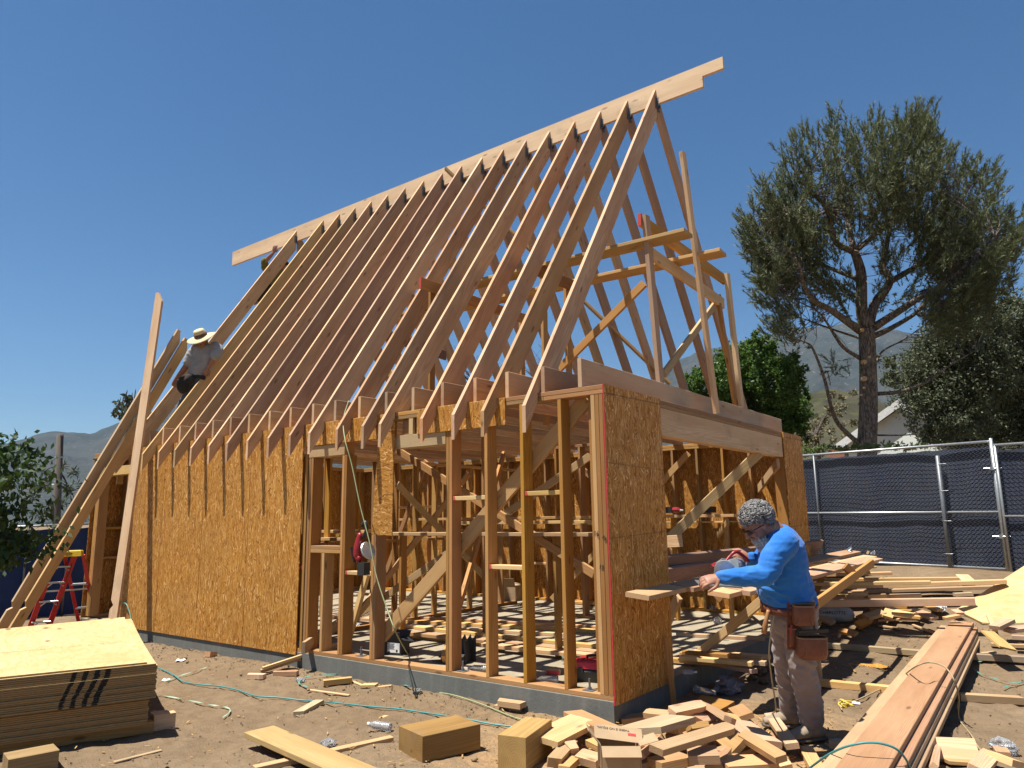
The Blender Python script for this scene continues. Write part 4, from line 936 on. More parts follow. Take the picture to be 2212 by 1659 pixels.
# ---- plywood stack
ORD = ['first', 'second', 'third', 'fourth', 'fifth', 'sixth', 'seventh', 'eighth', 'ninth', 'tenth', 'eleventh', 'twelfth', 'thirteenth', 'fourteenth', 'fifteenth', 'sixteenth', 'seventeenth', 'eighteenth', 'nineteenth', 'twentieth']
def stack():
    A = Vector((-2.80, -2.17, 0)); u = Vector((-.93, .366, 0)); w_ = Vector((-.366, -.93, 0)); rs = random.Random(9); T = .0142; z = -.115; n = 33; grp = 'plywood sheets in the strapped stack'
    cache = {}
    for i in range(n):
        k = i/(n-1); lift = .085*max(0, (k-.35)/.65)**1.2; key = i; nx, ny = 16, 3; V = []
        gap = .0 
        for t in (0, 1):
            for a in range(nx+1):
                for b in range(ny+1):
                    X, Y = 2.44*a/nx, 1.22*b/ny; V.append((X, Y, (t*T*.84)+lift*(X/2.44)**2.6*(1-.35*Y/1.22)))
        I = np.arange(2*(nx+1)*(ny+1)).reshape(2, nx+1, ny+1); F = []
        for a in range(nx):
            for b in range(ny):
                F.append((I[0, a, b], I[0, a, b+1], I[0, a+1, b+1], I[0, a+1, b])); F.append((I[1, a, b], I[1, a+1, b], I[1, a+1, b+1], I[1, a, b+1]))
        for a in range(nx): F.append((I[0, a, 0], I[0, a+1, 0], I[1, a+1, 0], I[1, a, 0])); F.append((I[0, a, ny], I[1, a, ny], I[1, a+1, ny], I[0, a+1, ny]))
        for b in range(ny): F.append((I[0, 0, b], I[1, 0, b], I[1, 0, b+1], I[0, 0, b+1])); F.append((I[0, nx, b], I[0, nx, b+1], I[1, nx, b+1], I[1, nx, b]))
        off = A+u*(rs.uniform(-.008, .008)+(.05 if i < 14 else 0)+(.03 if i == n-1 else 0))+w_*(rs.uniform(-.007, .007)+(.035 if i < 14 else 0)+(.07 if i == n-1 else 0))
        if i == 14: off -= u*.012
        o = link('plywood_sheet', pymesh('sheet', V, [tuple(int(q) for q in f) for f in F]), M['plystack'], None, frame((off.x, off.y, z+(.006 if i >= 14 else 0)), u, w_))
        z += T*.985
        if i == n-1: tag(o, 'top sheet of the plywood stack, knotty yellow face with faint mill print', 'plywood sheet', grp)
        elif i == n-2: tag(o, 'plywood sheet directly beneath the top sheet, its corner showing', 'plywood sheet', grp)
        elif i == 0: tag(o, 'lowest sheet of the plywood stack, sagging at its corner', 'plywood sheet', grp)
        elif i < 14: tag(o, 'plywood sheet in the inset lower part, %s' % ('first under the step' if i == 13 else '%s above the bearers' % ORD[i]), 'plywood sheet', grp)
        else: tag(o, 'plywood sheet in the upper part, %s from the top of the stack' % ORD[n-1-i], 'plywood sheet', grp)
    for s, lb in ((.18, 'wooden bearer under the near end of the plywood stack'), (2.0, 'wooden bearer under the far end of the plywood stack')):
        c = A+u*s; o = board('bearer_block', c+w_*-.02+Vector((0, 0, -.16)), c+w_*1.3+Vector((0, 0, -.16)), .085, .085, M['stud']); tag(o, lb, 'timber block', 'bearers under the plywood stack')
    c = A+u*.22-w_*.02
    o = board('wood_block', c+Vector((0, 0, -.155)), c-w_*.16+u*.02+Vector((0, 0, -.155)), .14, .09, M['firpink']); tag(o, 'reddish block in the shade beside the plywood stack', 'wood block')
    o = board('wood_block', c+u*.16+Vector((0, 0, -.155)), c+u*.15-w_*.13+Vector((0, 0, -.155)), .10, .09, M['firpink']); tag(o, 'second reddish block behind the plywood stack corner', 'wood block')
stack()
def textmesh(s, size, mat, mw, parent, name='lettering', extrude=.0008, bold=0):
    c = bpy.data.curves.new('t', 'FONT'); c.body = s; c.size = size; c.extrude = extrude; c.offset = bold; c.align_x = 'CENTER'; c.align_y = 'CENTER'
    o = bpy.data.objects.new('t', c); scene.collection.objects.link(o); bpy.context.view_layer.update()
    me = bpy.data.meshes.new_from_object(o.evaluated_get(bpy.context.evaluated_depsgraph_get())); bpy.data.objects.remove(o); me.materials.clear(); me.materials.append(mat)
    return link(name, me, mat, parent, mw)
M['ink'] = simple('black_ink', (.02, .018, .015), .8); M['whitept'] = simple('white_print', (.75, .75, .72), .6)
# handwriting on the corner stud
for s, (u, v), sz, rt_ in (('16', (1288, 1153), .055, .1), ('7/8', (1305, 1162), .035, -.5)):
    p = onY(u, v, -.0005); o = textmesh(s, sz, M['ink'], Matrix.Translation(p) @ Matrix.Rotation(math.pi/2, 4, 'X') @ Matrix.Rotation(rt_, 4, 'Z') @ Matrix(((1, .35, 0, 0), (0, 1, 0, 0), (0, 0, 1, 0), (0, 0, 0, 1))), house, 'pencil_figures')
p = onY(1299, 1225, -.0005); textmesh('15', .05, M['ink'], Matrix.Translation(p) @ Matrix.Rotation(math.pi/2, 4, 'X') @ Matrix.Rotation(-.2, 4, 'Z'), house, 'pencil_figures')

# ---- stepladder
M['lred'] = simple('red_fibreglass', (.50, .018, .02), .38, nscale=30); M['lyel'] = simple('yellow_plastic', (.72, .47, .02), .45); M['alu'] = simple('ribbed_aluminium', (.55, .56, .56), .35, .8); M['blackpl'] = simple('black_plastic', (.018, .018, .018), .45)
def ladder():
    fl, fr, rl, rr2 = G(60, 1372), G(101, 1369), G(172, 1361), G(206, 1357); tp = dep(150, 1200, 10.85)
    h = tag(empty('stepladder', ((fl+rr2)/2)), 'red stepladder with yellow top cap standing beside the house corner', 'stepladder')
    wd = (fr-fl).normalized(); Z = Vector((0, 0, 1)); fwd = ((rl+rr2)/2-(fl+fr)/2); fwd.z = 0; fwd.normalize()
    T = {k: tp+wd*sx*.12+fwd*sy-Z*.0 for k, sx, sy in (('fl', -1, -.05), ('fr', 1, -.05), ('rl', -1, .06), ('rr', 1, .06))}
    for k, f_, sd in (('fl', fl, 1), ('fr', fr, -1), ('rl', rl, 1), ('rr', rr2, -1)):
        r = board('front_rail' if k[0] == 'f' else 'rear_rail', f_+Z*.03, T[k], .075 if k[0] == 'f' else .05, .024, M['lred'], fwd, h)
        mb = MB(); mb.box((0, 0, .02), (.05, .09, .05)); mb.build('foot', M['lyel'] if k[0] == 'f' else M['blackpl'], r, frame(f_, wd, fwd))
        if k == 'fr':
            c = f_.lerp(T[k], .40)-fwd*.045; ax = (T[k]-f_).normalized(); nrm = ax.cross(wd); 
            if nrm.dot(fwd) > 0: nrm = -nrm
            # facing the camera: outer web side
            q = f_.lerp(T[k], .36)+wd*.0135; mw = frame(q, ax, nrm); 
            if mw.col[2].to_3d().dot(wd) < 0: mw = frame(q, ax, -nrm)
            el = MB(); n = 20; el.add([(.085*math.cos(a*6.2832/n), .026*math.sin(a*6.2832/n), 0) for a in range(n)], [tuple(range(n))]); el.build('brand_badge', M['blackpl'], r, mw)
            textmesh('WERNER', .034, M['whitept'], mw @ Matrix.Translation((0, 0, .001)), r, 'brand_lettering')
            q = f_.lerp(T[k], .78)+wd*.0135; mw2 = frame(q, ax, mw.col[1].to_3d()); 
            lb = MB(); lb.box((0, 0, 0), (.30, .05, .001)); lb.build('warning_label', M['blackpl'], r, mw2)
            for a in range(9):
                for b in (-1, 1): d_ = MB(); 
            d_ = MB(); [d_.box((-.13+.032*a, .011*b, .0015), (.017, .012, .001)) for a in range(9) for b in (-1, 1)]; d_.build('label_pictograms', M['whitept'], r, mw2)
    for t in (.16, .42, .66, .86):
        a, b = fl.lerp(T['fl'], t), fr.lerp(T['fr'], t); board('step', a, b, .085, .022, M['alu'], fwd, h)
        for e, o2 in ((a, b), (b, a)): board('step_gusset', e.lerp(o2, .06)-Z*.06, e.lerp(o2, .3)-Z*.012, .02, .003, M['alu'], fwd, h)
    for t in (.30, .62): a, b = rl.lerp(T['rl'], t), rr2.lerp(T['rr'], t); board('rear_brace', a, b, .03, .012, M['alu'], Z, h)
    for sd, (a0, b0) in ((0, (fl, rl)), (1, (fr, rr2))):
        k = ('fl', 'rl') if sd == 0 else ('fr', 'rr'); board('spreader_bar', a0.lerp(T[k[0]], .55), b0.lerp(T[k[1]], .55), .022, .004, M['alu'], Z, h)
    cap = MB(); X, Y = .17, .12
    V = [Vector((a*X*s, b*Y*s2, z)) for z, s, s2 in ((-.045, 1.0, 1.0), (.03, .96, .92), (.045, .88, .84)) for a, b in ((-1, -1), (1, -1), (1, 1), (-1, 1))]
    F = [(3, 2, 1, 0), (8, 9, 10, 11)]+[(k*4+i, k*4+(i+1) % 4, k*4+4+(i+1) % 4, k*4+4+i) for k in range(2) for i in range(4)]
    cap.add(V, F); mwc = frame(tp+Z*.03, wd, fwd); c = cap.build('top_cap', M['lyel'], h, mwc)
    el = MB(); n = 18; el.add([(.06*math.cos(a*6.2832/n), 0, .02*math.sin(a*6.2832/n)) for a in range(n)], [tuple(range(n))]); el.build('cap_badge', M['blackpl'], c, mwc @ Matrix.Translation((0, -Y*.985, -.005)))
    el = MB(); el.add([(.052*math.cos(a*6.2832/n), 0, .015*math.sin(a*6.2832/n)) for a in range(n)], [tuple(range(n))]); el.build('cap_badge_face', M['lyel'], c, mwc @ Matrix.Translation((0, -Y*.992, -.005)))
    textmesh('WERNER', .024, M['ink'], mwc @ Matrix.Translation((0, -Y*1.0, -.005)) @ Matrix.Rotation(math.pi/2, 4, 'X'), c, 'cap_lettering')
ladder()

# ---- precut rafters leaning on the eave
def leaner(b, t, m, label, W=.14, gp='precut rafters leaning against the house', wd=(1, 0, 0), T=SW):
    b, t = Vector(b), Vector(t); L = (t-b).length; h = W/2
    pts = [(0, -h), (0, h), (L-.16, h), (L, -h*.3), (L, -h), (.62, -h), (.55, -h+.05), (.50, -h)]
    o = prism('precut_rafter', pts, T, m, frame(b, t-b, wd)); return tag(o, label, 'timber', gp)
bL1 = onZ(-22, 1398, -.2); tL1 = onY(391, 716, .4)
leaner(bL1, tL1, M['fir'], 'outer one of the long pale pair leaning at far left', wd=(0, 1, .3))
leaner(bL1+Vector((.17, .10, 0)), tL1+Vector((.02, .11, -.12)), M['pine'], 'inner one of the long pair leaning at far left, its top splintered', wd=(0, 1, .3))
bL2 = onZ(236, 1402, -.2); tL2 = onY(346, 632, .1)
leaner(bL2, tL2, M['fir'], 'tall single rafter standing almost upright before the sheathing', wd=(.95, .3, 0))

# ---- generic planks on the dirt
def plank(a, b, W, T, m, label, za=None, zb=None, cat='offcut', gp='lumber offcuts scattered on the dirt', nm='wood_offcut', wd=None, roll=0, lift=0):
    pa, pb = G(*a), G(*b)
    if za is not None: pa = onZ(a[0], a[1], za)
    if zb is not None: pb = onZ(b[0], b[1], zb)
    def ontop(u, v, p):      # same pixel, a little above the dirt
        d = ray(u, v).normalized(); h = T/2+lift; q = p-d*(h/max(.08, -d.z+.0)); q.z = max(q.z, gz(q.x, q.y)+h) if d.z > -.15 else p.z+h; return q
    if za is None: pa = ontop(a[0], a[1], pa)
    if zb is None: pb = ontop(b[0], b[1], pb)
    d = (pb-pa).normalized(); side = Vector((0, 0, 1)).cross(d).normalized()
    if roll: side = Matrix.Rotation(roll, 3, d) @ side
    if nm == 'wood_offcut' and (pb-pa).length < .75 and W > .05:
        L = (pb-pa).length; h = W/2; r_ = random.Random(int(a[0]*7+a[1]*3)); k = lambda: r_.choice((0, 0, r_.uniform(0, .012), r_.uniform(.02, .5*W), r_.uniform(.3*W, .9*W) if L > .25 else 0)); s1, s2 = k(), k(); c = r_.uniform(.004, .012)
        pts = [(s1, -h), (L-s2*(r_.random() < .5), -h), (L-.002, -h+c), (L, h-c), (L-s2, h)] if s2 > .02 else [(s1, -h), (L, -h), (L+r_.uniform(-.006, .006), r_.uniform(-.3, .3)*h), (L-r_.uniform(0, .006), h)]
        pts += [(c, h), (0, h-c)]; o = prism(nm, pts, T, m, frame(pa, pb-pa, side)); return tag(o, label, cat, gp)
    o = board(nm, pa, pb, W, T, m, side); return tag(o, label, cat, gp)
P_, F_, K_, S_, GR = M['pine'], M['fir'], M['firpink'], M['stud'], M['grey']
plank((560, 1580), (842, 1702), .235, .038, P_, 'wide yellow plank in the foreground propped on a thin stick', za=-.12, zb=-.15)
plank((548, 1662), (846, 1596), .065, .038, K_, 'long thin stick running under the wide foreground plank', gp='thin sticks')
plank((245, 1647), (348, 1621), .035, .012, GR, 'thin grey sliver on the bare dirt near the plywood')
plank((446, 1413), (464, 1414), .07, .06, K_, 'small lone block near the sheathed wall')
plank((642, 1543), (690, 1516), .085, .038, M['grey'], 'weathered short stud beside the teal hose')
plank((728, 1455), (775, 1452), .13, .04, P_, 'lower of two blocks stacked against the foundation'); plank((727, 1449), (774, 1446), .13, .04, P_, 'upper of two blocks stacked against the foundation', lift=.041)
plank((698, 1475), (760, 1468), .07, .05, P_, 'square edged block inside the green strap loop'); plank((665, 1490), (755, 1502), .03, .014, P_, 'pointed shim below the green strap')
plank((782, 1481), (814, 1480), .10, .025, P_, 'split thin block right of the strap loop'); plank((762, 1472), (782, 1480), .03, .01, P_, 'splinter touching the split block'); plank((817, 1484), (846, 1481), .04, .012, P_, 'flat splinter beside the split block')
plank((588, 1455), (643, 1454), .06, .045, K_, 'short pinkish stud end by the slanting stick'); plank((533, 1460), (572, 1461), .08, .045, K_, 'chunky block left of the short pinkish stud')
plank((563, 1450), (735, 1394), .055, .035, K_, 'long stick propped up onto the slab edge', zb=.03, gp='thin sticks'); plank((567, 1444), (733, 1390), .04, .03, P_, 'second stick lying along the propped one', zb=.05, lift=.03, gp='thin sticks')
plank((956, 1498), (1009, 1498), .09, .05, P_, 'block half hidden against the concrete below the black carton')
plank((1072, 1527), (1130, 1533), .10, .045, P_, 'lower block of the pair near the corner'); plank((1073, 1516), (1130, 1524), .10, .045, P_, 'upper block of the pair near the corner', lift=.046)
plank((822, 1551), (835, 1546), .04, .008, P_, 'tiny flake beside the teal hose')
# glulam cut-offs
def glu(a, b, W, T, label, wd=None, z=0): 
    pa, pb = G(*a), G(*b); pa.z = pb.z = min(pa.z, pb.z)+T/2+z; o = board('beam_offcut', pa, pb, W, T, M['glulam'], Vector((0, 0, 1)).cross(pb-pa)); return tag(o, label, 'beam offcut', 'laminated beam offcuts')
glu((886, 1634), (1010, 1601+6), .33, .17, 'big square laminated beam offcut in the foreground')
glu((1106, 1668), (1165, 1622), .20, .22, 'dark laminated block at the left foot of the scrap heap')
glu((8, 1676), (118, 1652), .20, .12, 'pale beam end at the bottom left corner')
# scrap heap: (a, b, W, T, material, lift, roll, label)
heap = [((1172, 1600), (1262, 1556), .235, .038, P_, .12, .1, 'pale wide board end propped on the heap beside the dark block'), ((1238, 1548), (1330, 1592), .16, .09, K_, .03, 0, 'thick beam piece behind the pale board end'),
 ((1345, 1588), (1470, 1552), .27, .04, F_, .20, -.12, 'wide tan board on top of the heap nearest the corner'), ((1412, 1622), (1578, 1572), .085, .04, P_, .24, .25, 'long straight pale stud lying across the heap'),
 ((1450, 1538), (1521, 1523), .09, .038, K_, .24, .3, 'short stud balanced at the back of the heap'), ((1530, 1526), (1577, 1556), .085, .038, F_, .22, -.4, 'tilted short stud pointing away from the heap top'),
 ((1494, 1556), (1530, 1542), .14, .05, K_, .15, .5, 'square block with ringed end on the heap'), ((1486, 1572), (1524, 1566), .09, .038, K_, .14, -.5, 'reddish wedge behind the long pale stud'),
 ((1585, 1560), (1650, 1606), .25, .04, F_, .10, -.15, 'broad board right of the long stud, sawdust on it'), ((1486, 1632), (1552, 1630), .17, .05, F_, .14, .05, 'square flat block in the middle foreground of the heap'),
 ((1414, 1652), (1482, 1638), .18, .05, P_, .10, -.1, 'yellow block left of the square flat block'), ((1560, 1652), (1668, 1646), .20, .04, F_, .06, 0, 'wide board along the bottom edge of the picture'),
 ((1560, 1632), (1640, 1602), .14, .04, F_, .05, .1, 'board between the broad board and bottom edge'), ((1194, 1650), (1234, 1606), .085, .06, F_, .04, .2, 'upright looking block left of the cardboard box'),
 ((1222, 1618), (1247, 1614), .09, .05, K_, .06, .3, 'small block leaning on the left pair'), ((1218, 1662), (1242, 1640), .08, .04, P_, .02, 0, 'little block below the left pair'), ((1250, 1632), (1298, 1646), .11, .05, P_, .03, .2, 'yellow block left against the cardboard box'),
 ((1320, 1610), (1390, 1600), .14, .038, K_, .05, .4, 'reddish piece wedged under the wide tan board'), ((1376, 1640), (1420, 1600), .12, .04, F_, .04, -.6, 'piece standing on edge behind the cardboard'), ((1440, 1582), (1530, 1600), .14, .038, K_, .08, .2, 'shaded plank end beneath the long stud'),
 ((1390, 1540), (1450, 1546), .12, .04, F_, .08, .1, 'low piece behind the wide tan board'), ((1336, 1556), (1400, 1548), .13, .04, P_, .02, 0, 'pale piece flat on the dirt near the foundation corner'), ((1500, 1515), (1572, 1530), .19, .04, M['stud'], .05, .2, 'shaded board at the back of the heap'),
 ((1590, 1530), (1612, 1550), .12, .04, K_, .05, .3, 'block in the worker shade'), ((1600, 1585), (1690, 1640), .085, .038, P_, .14, .2, 'stud stuck out towards the boot'), ((1560, 1585), (1600, 1615), .13, .04, K_, .1, .7, 'cut triangle block right of heap centre'),
 ((1664, 1545), (1712, 1612), .085, .038, F_, .06, .15, 'stud with mitred end right in front of the boot'), ((1740, 1618), (1768, 1668), .09, .04, F_, .0, .0, 'stud end disappearing under the boot'), ((1640, 1600), (1700, 1660), .085, .038, K_, .02, .2, 'pinkish stud below the boot'),
 ((1470, 1660), (1540, 1668), .14, .04, P_, .02, 0, 'piece at the very bottom of the heap'), ((1330, 1665), (1400, 1640), .16, .04, K_, .0, 0, 'flat piece under the cardboard box'), ((1280, 1600), (1330, 1625), .12, .04, F_, .02, .1, 'small piece in the gap before the beam piece'),
 ((1540, 1660), (1580, 1610), .10, .04, K_, .06, -.3, 'dark edged piece between two flat blocks'), ((1420, 1560), (1476, 1572), .10, .04, F_, .16, .5, 'edge up sliver atop the heap'), ((1530, 1580), (1590, 1560), .10, .038, P_, .10, .2, 'short pale piece behind the broad board'), ((1570, 1545), (1600, 1580), .14, .038, F_, .06, -.2, 'tan piece behind the broad board')]
for i_, (a, b, W, T, m, lf, ro, lb) in enumerate(heap): m = M['scrap'] if i_ % 2 else m; plank(a, b, W, T, m, lb, lift=lf, roll=ro, gp='offcuts in the scrap heap at the corner')
# cardboard box, upside down print
M['card'] = simple('cardboard', (.38, .26, .145), .85, nscale=4); M['cardin'] = simple('cardboard_inside', (.30, .20, .11), .9)
def carton(name, label, c, ex, ey, d, mat, flaps=(.5, -.6, .9, 1.9), text=None, z0=0, matin=None, tmat=None, tsize=.03, label2=None):
    h = tag(empty(name, c), label, 'box'); ex = Vector(ex).normalized(); ey = Vector((-ex.y, ex.x, 0)); X, Y, Z = d; mw = frame(c, ex, ey)
    t = .005; mb = MB()
    for s in (-1, 1): mb.box((s*X/2, 0, Z/2), (t, Y, Z)); mb.box((0, s*(Y/2-.003), Z/2), (X-.01, t, Z-.002))
    mb.box((0, 0, .004), (X-.012, Y-.012, t)); w_ = mb.build('carton_walls', mat, h, mw)
    k = 0
    for (ax, s, L, W_) in (('x', 1, Y*.98, X*.48), ('x', -1, Y*.98, X*.48), ('y', 1, X*.98, Y*.42), ('y', -1, X*.98, Y*.42)):
        a = flaps[k]; k += 1
        if ax == 'x': m2 = Matrix.Translation((s*X/2, 0, Z)) @ Matrix.Rotation(s*a, 4, 'Y'); cc = (-s*0, 0, W_/2); dd = (t*.8, L, W_)
        else: m2 = Matrix.Translation((0, s*Y/2, Z)) @ Matrix.Rotation(-s*a, 4, 'X'); cc = (0, 0, W_/2); dd = (L, t*.8, W_)
        mb = MB(); mb.box(cc, dd); mb.build('flap', mat if not matin else matin, h, mw @ m2)
    if text:
        for (s, yy, zz, sz, upside) in text:
            m3 = mw @ Matrix.Translation((yy, -Y/2-.001, zz)) @ Matrix.Rotation(math.pi/2, 4, 'X') @ (Matrix.Rotation(math.pi, 4, 'Z') if upside else I4); textmesh(s, sz, tmat or M['ink'], m3, w_)
    return h, mw, w_
cc = G(1338, 1660); cc = onZ(1338, 1652, cc.z+.13)
hb, mwb, wb = carton('cardboard_box', 'open corrugated cardboard box with upside down print lying in the scrap heap', cc, RT, None, (.24, .17, .13), M['card'], (1.3, .7, 2.2, 2.3), None)
mwf = frame(cc+Vector((0, 0, .134)), RT+Vector((0, 0, -.12)), Vector((0, 0, .45))+FW) @ Matrix.Translation((0, .0, .01))
mb = MB(); mb.box((0, .05, 0), (.30, .11, .005)); fl = mb.build('printed_flap', M['card'], hb, mwf)
textmesh('THERE IS NO EQUAL', .022, M['ink'], mwf @ Matrix.Translation((-.03, .078, .0035)) @ Matrix.Rotation(math.pi, 4, 'Z'), fl, 'printed_words')
mb = MB(); mb.box((.085, .05, .003), (.05, .02, .002)); mb.build('red_stamp', M['redpaint'], fl, mwf)

# stake leaning on the corner panel
p0 = dep(1456, 1526, 5.45); p0 = G(1456, 1524); o = board('thin_stake', p0, p0+Vector((-.03, -.02, .56)), .05, .016, S_, (.8, .6, 0)); tag(o, 'thin upright stake in front of the chalk lined corner panel', 'stake')
# ---- long board stack lower right
def longstack():
    zt = .10; far = onZ(2119, 1317, zt); near = onZ(1919, 1659, zt); d = (near-far).normalized(); d.z = 0; side = Vector((0, 0, 1)).cross(d)
    if side.dot(RT) > 0: side = -side    # side points left
    L = (near-far).length+1.1; grp = 'long planks stacked on bearers'; W = .235; m = [M['plankred'], M['plankred'], M['firpink'], M['plankred'], M['plankred']]
    nm = ['topmost', 'second', 'third', 'fourth', 'lowest']; sh = [0, -.03, -.045, -.085, -.06]
    for i in range(5):
        Wi = W if i in (0, 4) else .135; c = far+side*((W/2 if i in (0, 4) else .0675-.03)+sh[i]*.6)+d*(-.02*i)-Vector((0, 0, .02+.0395*i)); o = board('long_plank', c, c+d*L, Wi, .038, m[i], side)
        tag(o, '%s long plank of the right hand column in the lumber stack' % nm[i], 'plank', grp)
    for i in range(3):
        c = far+side*(.2325+.012*(i-1))+d*.10-Vector((0, 0, .0595+.0395*i)); o = board('long_plank', c, c+d*L, W, .038, M['plankred'], side); tag(o, '%s plank of the reddish left column in the lumber stack' % nm[i], 'plank', grp)
    return far, d, side
LF, LD, LS = longstack()
br = 'bearers under the long planks'
plank((1772, 1393), (2030, 1414), .085, .06, GR, 'grey weathered bearer under the far part of the lumber stack', gp=br, cat='timber', nm='bearer'); plank((1766, 1474), (1950, 1492), .085, .06, P_, 'yellowish bearer just right of the worker', gp=br, cat='timber', nm='bearer')
plank((2070, 1505), (2206, 1513), .085, .06, P_, 'bearer end sticking out right of the lumber stack', gp=br, cat='timber', nm='bearer'); plank((2100, 1418), (2230, 1425), .085, .06, GR, 'grey bearer end at the right edge', gp=br, cat='timber', nm='bearer'); plank((1800, 1606), (1850, 1620), .085, .06, GR, 'grey bearer end behind the front boot', gp=br, cat='timber', nm='bearer')
bk = 'long boards piled near the back fence'
for a, b, W, T, m, lf, lb in [((1740, 1253), (2070, 1250), .14, .04, P_, .05, 'rear board of the long pile under the fence'), ((1740, 1270), (2172, 1256), .14, .05, P_, .07, 'yellow thick board of the long pile reaching furthest right'), ((1742, 1282), (2150, 1268), .14, .04, P_, .02, 'board just under the yellow thick one'),
    ((1735, 1304), (2106, 1299), .12, .085, K_, .08, 'heavy reddish beam in front of the long pile'), ((1745, 1243), (1925, 1238), .14, .04, F_, .04, 'short board at the back of the long pile')]:
    plank(a, b, W, T, m, lb, gp=bk, cat='board', nm='long_board', lift=lf)
for a, b, W, T, m, lf, ro, lb in [((1752, 1228), (1852, 1222), .9, .02, M['ply'], .05, 0, 'yellow panel piece lying below the saw bench end'), ((1832, 1283), (1875, 1282), .12, .04, F_, .08, 0, 'short block resting before the long pile'), ((1868, 1289), (1915, 1287), .12, .04, P_, .07, 0, 'second short block before the long pile'),
    ((1856, 1222), (1872, 1238), .1, .04, P_, .1, 0, 'stub poking up below the bench end'), ((2078, 1243), (2092, 1256), .16, .03, F_, .02, 0, 'small board on the sand below the fence'), ((1755, 1282), (1832, 1286), .22, .02, M['ply'], .1, 0, 'panel offcut in the worker shadow'),
    ((1868, 1334), (1908, 1322), .12, .04, F_, .03, .3, 'slant cut piece right of the white bag'), ((1916, 1334), (1926, 1312), .12, .03, P_, .03, .3, 'stood up piece by the white bag'), ((1942, 1329), (1990, 1334), .12, .03, P_, .02, 0, 'flat piece left of the white rag'), ((1895, 1340), (1985, 1336), .08, .02, K_, .01, 0, 'long sliver in front of the scraps'),
    ((1972, 1350), (2036, 1374), .035, .02, F_, .0, 0, 'bare stick lying left of the lumber stack'), ((1968, 1318), (2006, 1330), .1, .03, F_, .02, .4, 'triangular piece behind the rag'), ((1852, 1352), (1876, 1340), .10, .04, S_, .02, .6, 'dark piece on edge right of the bag'), ((1752, 1354), (1768, 1340), .10, .04, S_, .02, .6, 'greyish board corner in front of the bag'),
    ((2060, 1318), (2075, 1326), .10, .03, K_, .02, 0, 'small scrap touching the stack end'), ((1925, 1308), (1960, 1312), .08, .04, S_, .0, 0, 'shaded chunk under the heavy beam'), ((1880, 1308), (1905, 1311), .08, .05, S_, .0, .2, 'other shaded chunk under the heavy beam'), ((1995, 1308), (2030, 1318), .09, .03, P_, .02, .2, 'pale scrap behind the rag'),
    ((2148, 1356), (2182, 1340), .13, .04, F_, .06, 0, 'tan board end on the slanted plywood'), ((2130, 1362), (2178, 1402), .16, .018, P_, .12, -.25, 'pale triangular offcut leaning on the lumber stack'), ((2136, 1330), (2150, 1362), .05, .03, P_, .05, 0, 'narrow stick beside the stack far end'), ((2170, 1362), (2225, 1356), .14, .04, K_, .03, .1, 'reddish board at the right edge'), ((2186, 1376), (2225, 1378), .1, .04, K_, .05, 0, 'short reddish board below the one at the right edge'),
    ((2140, 1392), (2225, 1396), .06, .03, F_, .0, 0, 'strip crossing behind the stack at the right edge'), ((2120, 1412), (2150, 1409), .05, .02, F_, .03, 0, 'small wedge at the stack side'), ((2018, 1618), (2112, 1622), .14, .038, F_, .06, .9, 'board set on edge at the bottom right'), ((2016, 1616), (2010, 1665), .1, .038, F_, .05, .9, 'board end butting the one on edge'),
    ((2110, 1664), (2140, 1630), .1, .04, F_, .05, .3, 'angled piece at the bottom right'), ((2142, 1630), (2200, 1652), .1, .04, F_, .06, -.3, 'second angled piece at the bottom right'), ((2025, 1640), (2100, 1645), .12, .02, P_, .02, 0, 'flat yellow piece inside the corner scraps'), ((2160, 1618), (2168, 1630), .08, .03, K_, .03, 0, 'little piece behind the angled pair'),
    ((1848, 1440), (1905, 1436), .3, .006, M['osbstrip'], .0, 0, 'thin flaky scrap lying flat in the open dirt right of the worker'), ((1835, 1436), (1848, 1452), .02, .008, S_, .0, 0, 'dark splinter by the sheathing scrap')]:
    plank(a, b, W, T, m, lb, lift=lf, roll=ro, gp='offcuts on the right hand side')
for a, b, W, T, m, lf, ro, lb in [((1745, 1262), (2010, 1258), .14, .04, P_, .12, 0, 'pale board laid over the back of the long pile'), ((1738, 1292), (1990, 1286), .14, .04, F_, .02, 0, 'board between the heavy beam and the pile behind it'), ((1745, 1235), (1850, 1232), .14, .04, K_, .16, 0, 'short board under the yellow panel piece'),
    ((1880, 1316), (1990, 1322), .09, .03, S_, .0, 0, 'shaded strip under the scraps'), ((1855, 1330), (1880, 1342), .10, .03, S_, .02, .3, 'brown chunk in front of the white bag'), ((1930, 1322), (1972, 1330), .12, .03, P_, .06, .2, 'yellow piece tilted on the scraps'), ((1985, 1322), (2020, 1336), .1, .03, K_, .06, .2, 'pinkish piece left of the rag'),
    ((2040, 1336), (2072, 1330), .09, .03, P_, .03, 0, 'pale piece between the rag and the stack'), ((1815, 1362), (1850, 1370), .09, .03, S_, .02, .3, 'dark stub in front of the bag'), ((1700, 1345), (1740, 1355), .1, .04, S_, .02, 0, 'stub behind the hanging hammer'), ((1900, 1352), (1945, 1358), .05, .02, F_, .0, 0, 'small stick in the open dirt'),
    ((2060, 1285), (2100, 1283), .1, .04, GR, .05, 0, 'grey stub at the end of the heavy beam'), ((1770, 1334), (1800, 1346), .1, .03, F_, .02, .4, 'short tan piece left of the bag')]:
    plank(a, b, W, T, m, lb, lift=lf, roll=ro, gp='offcuts on the right hand side')
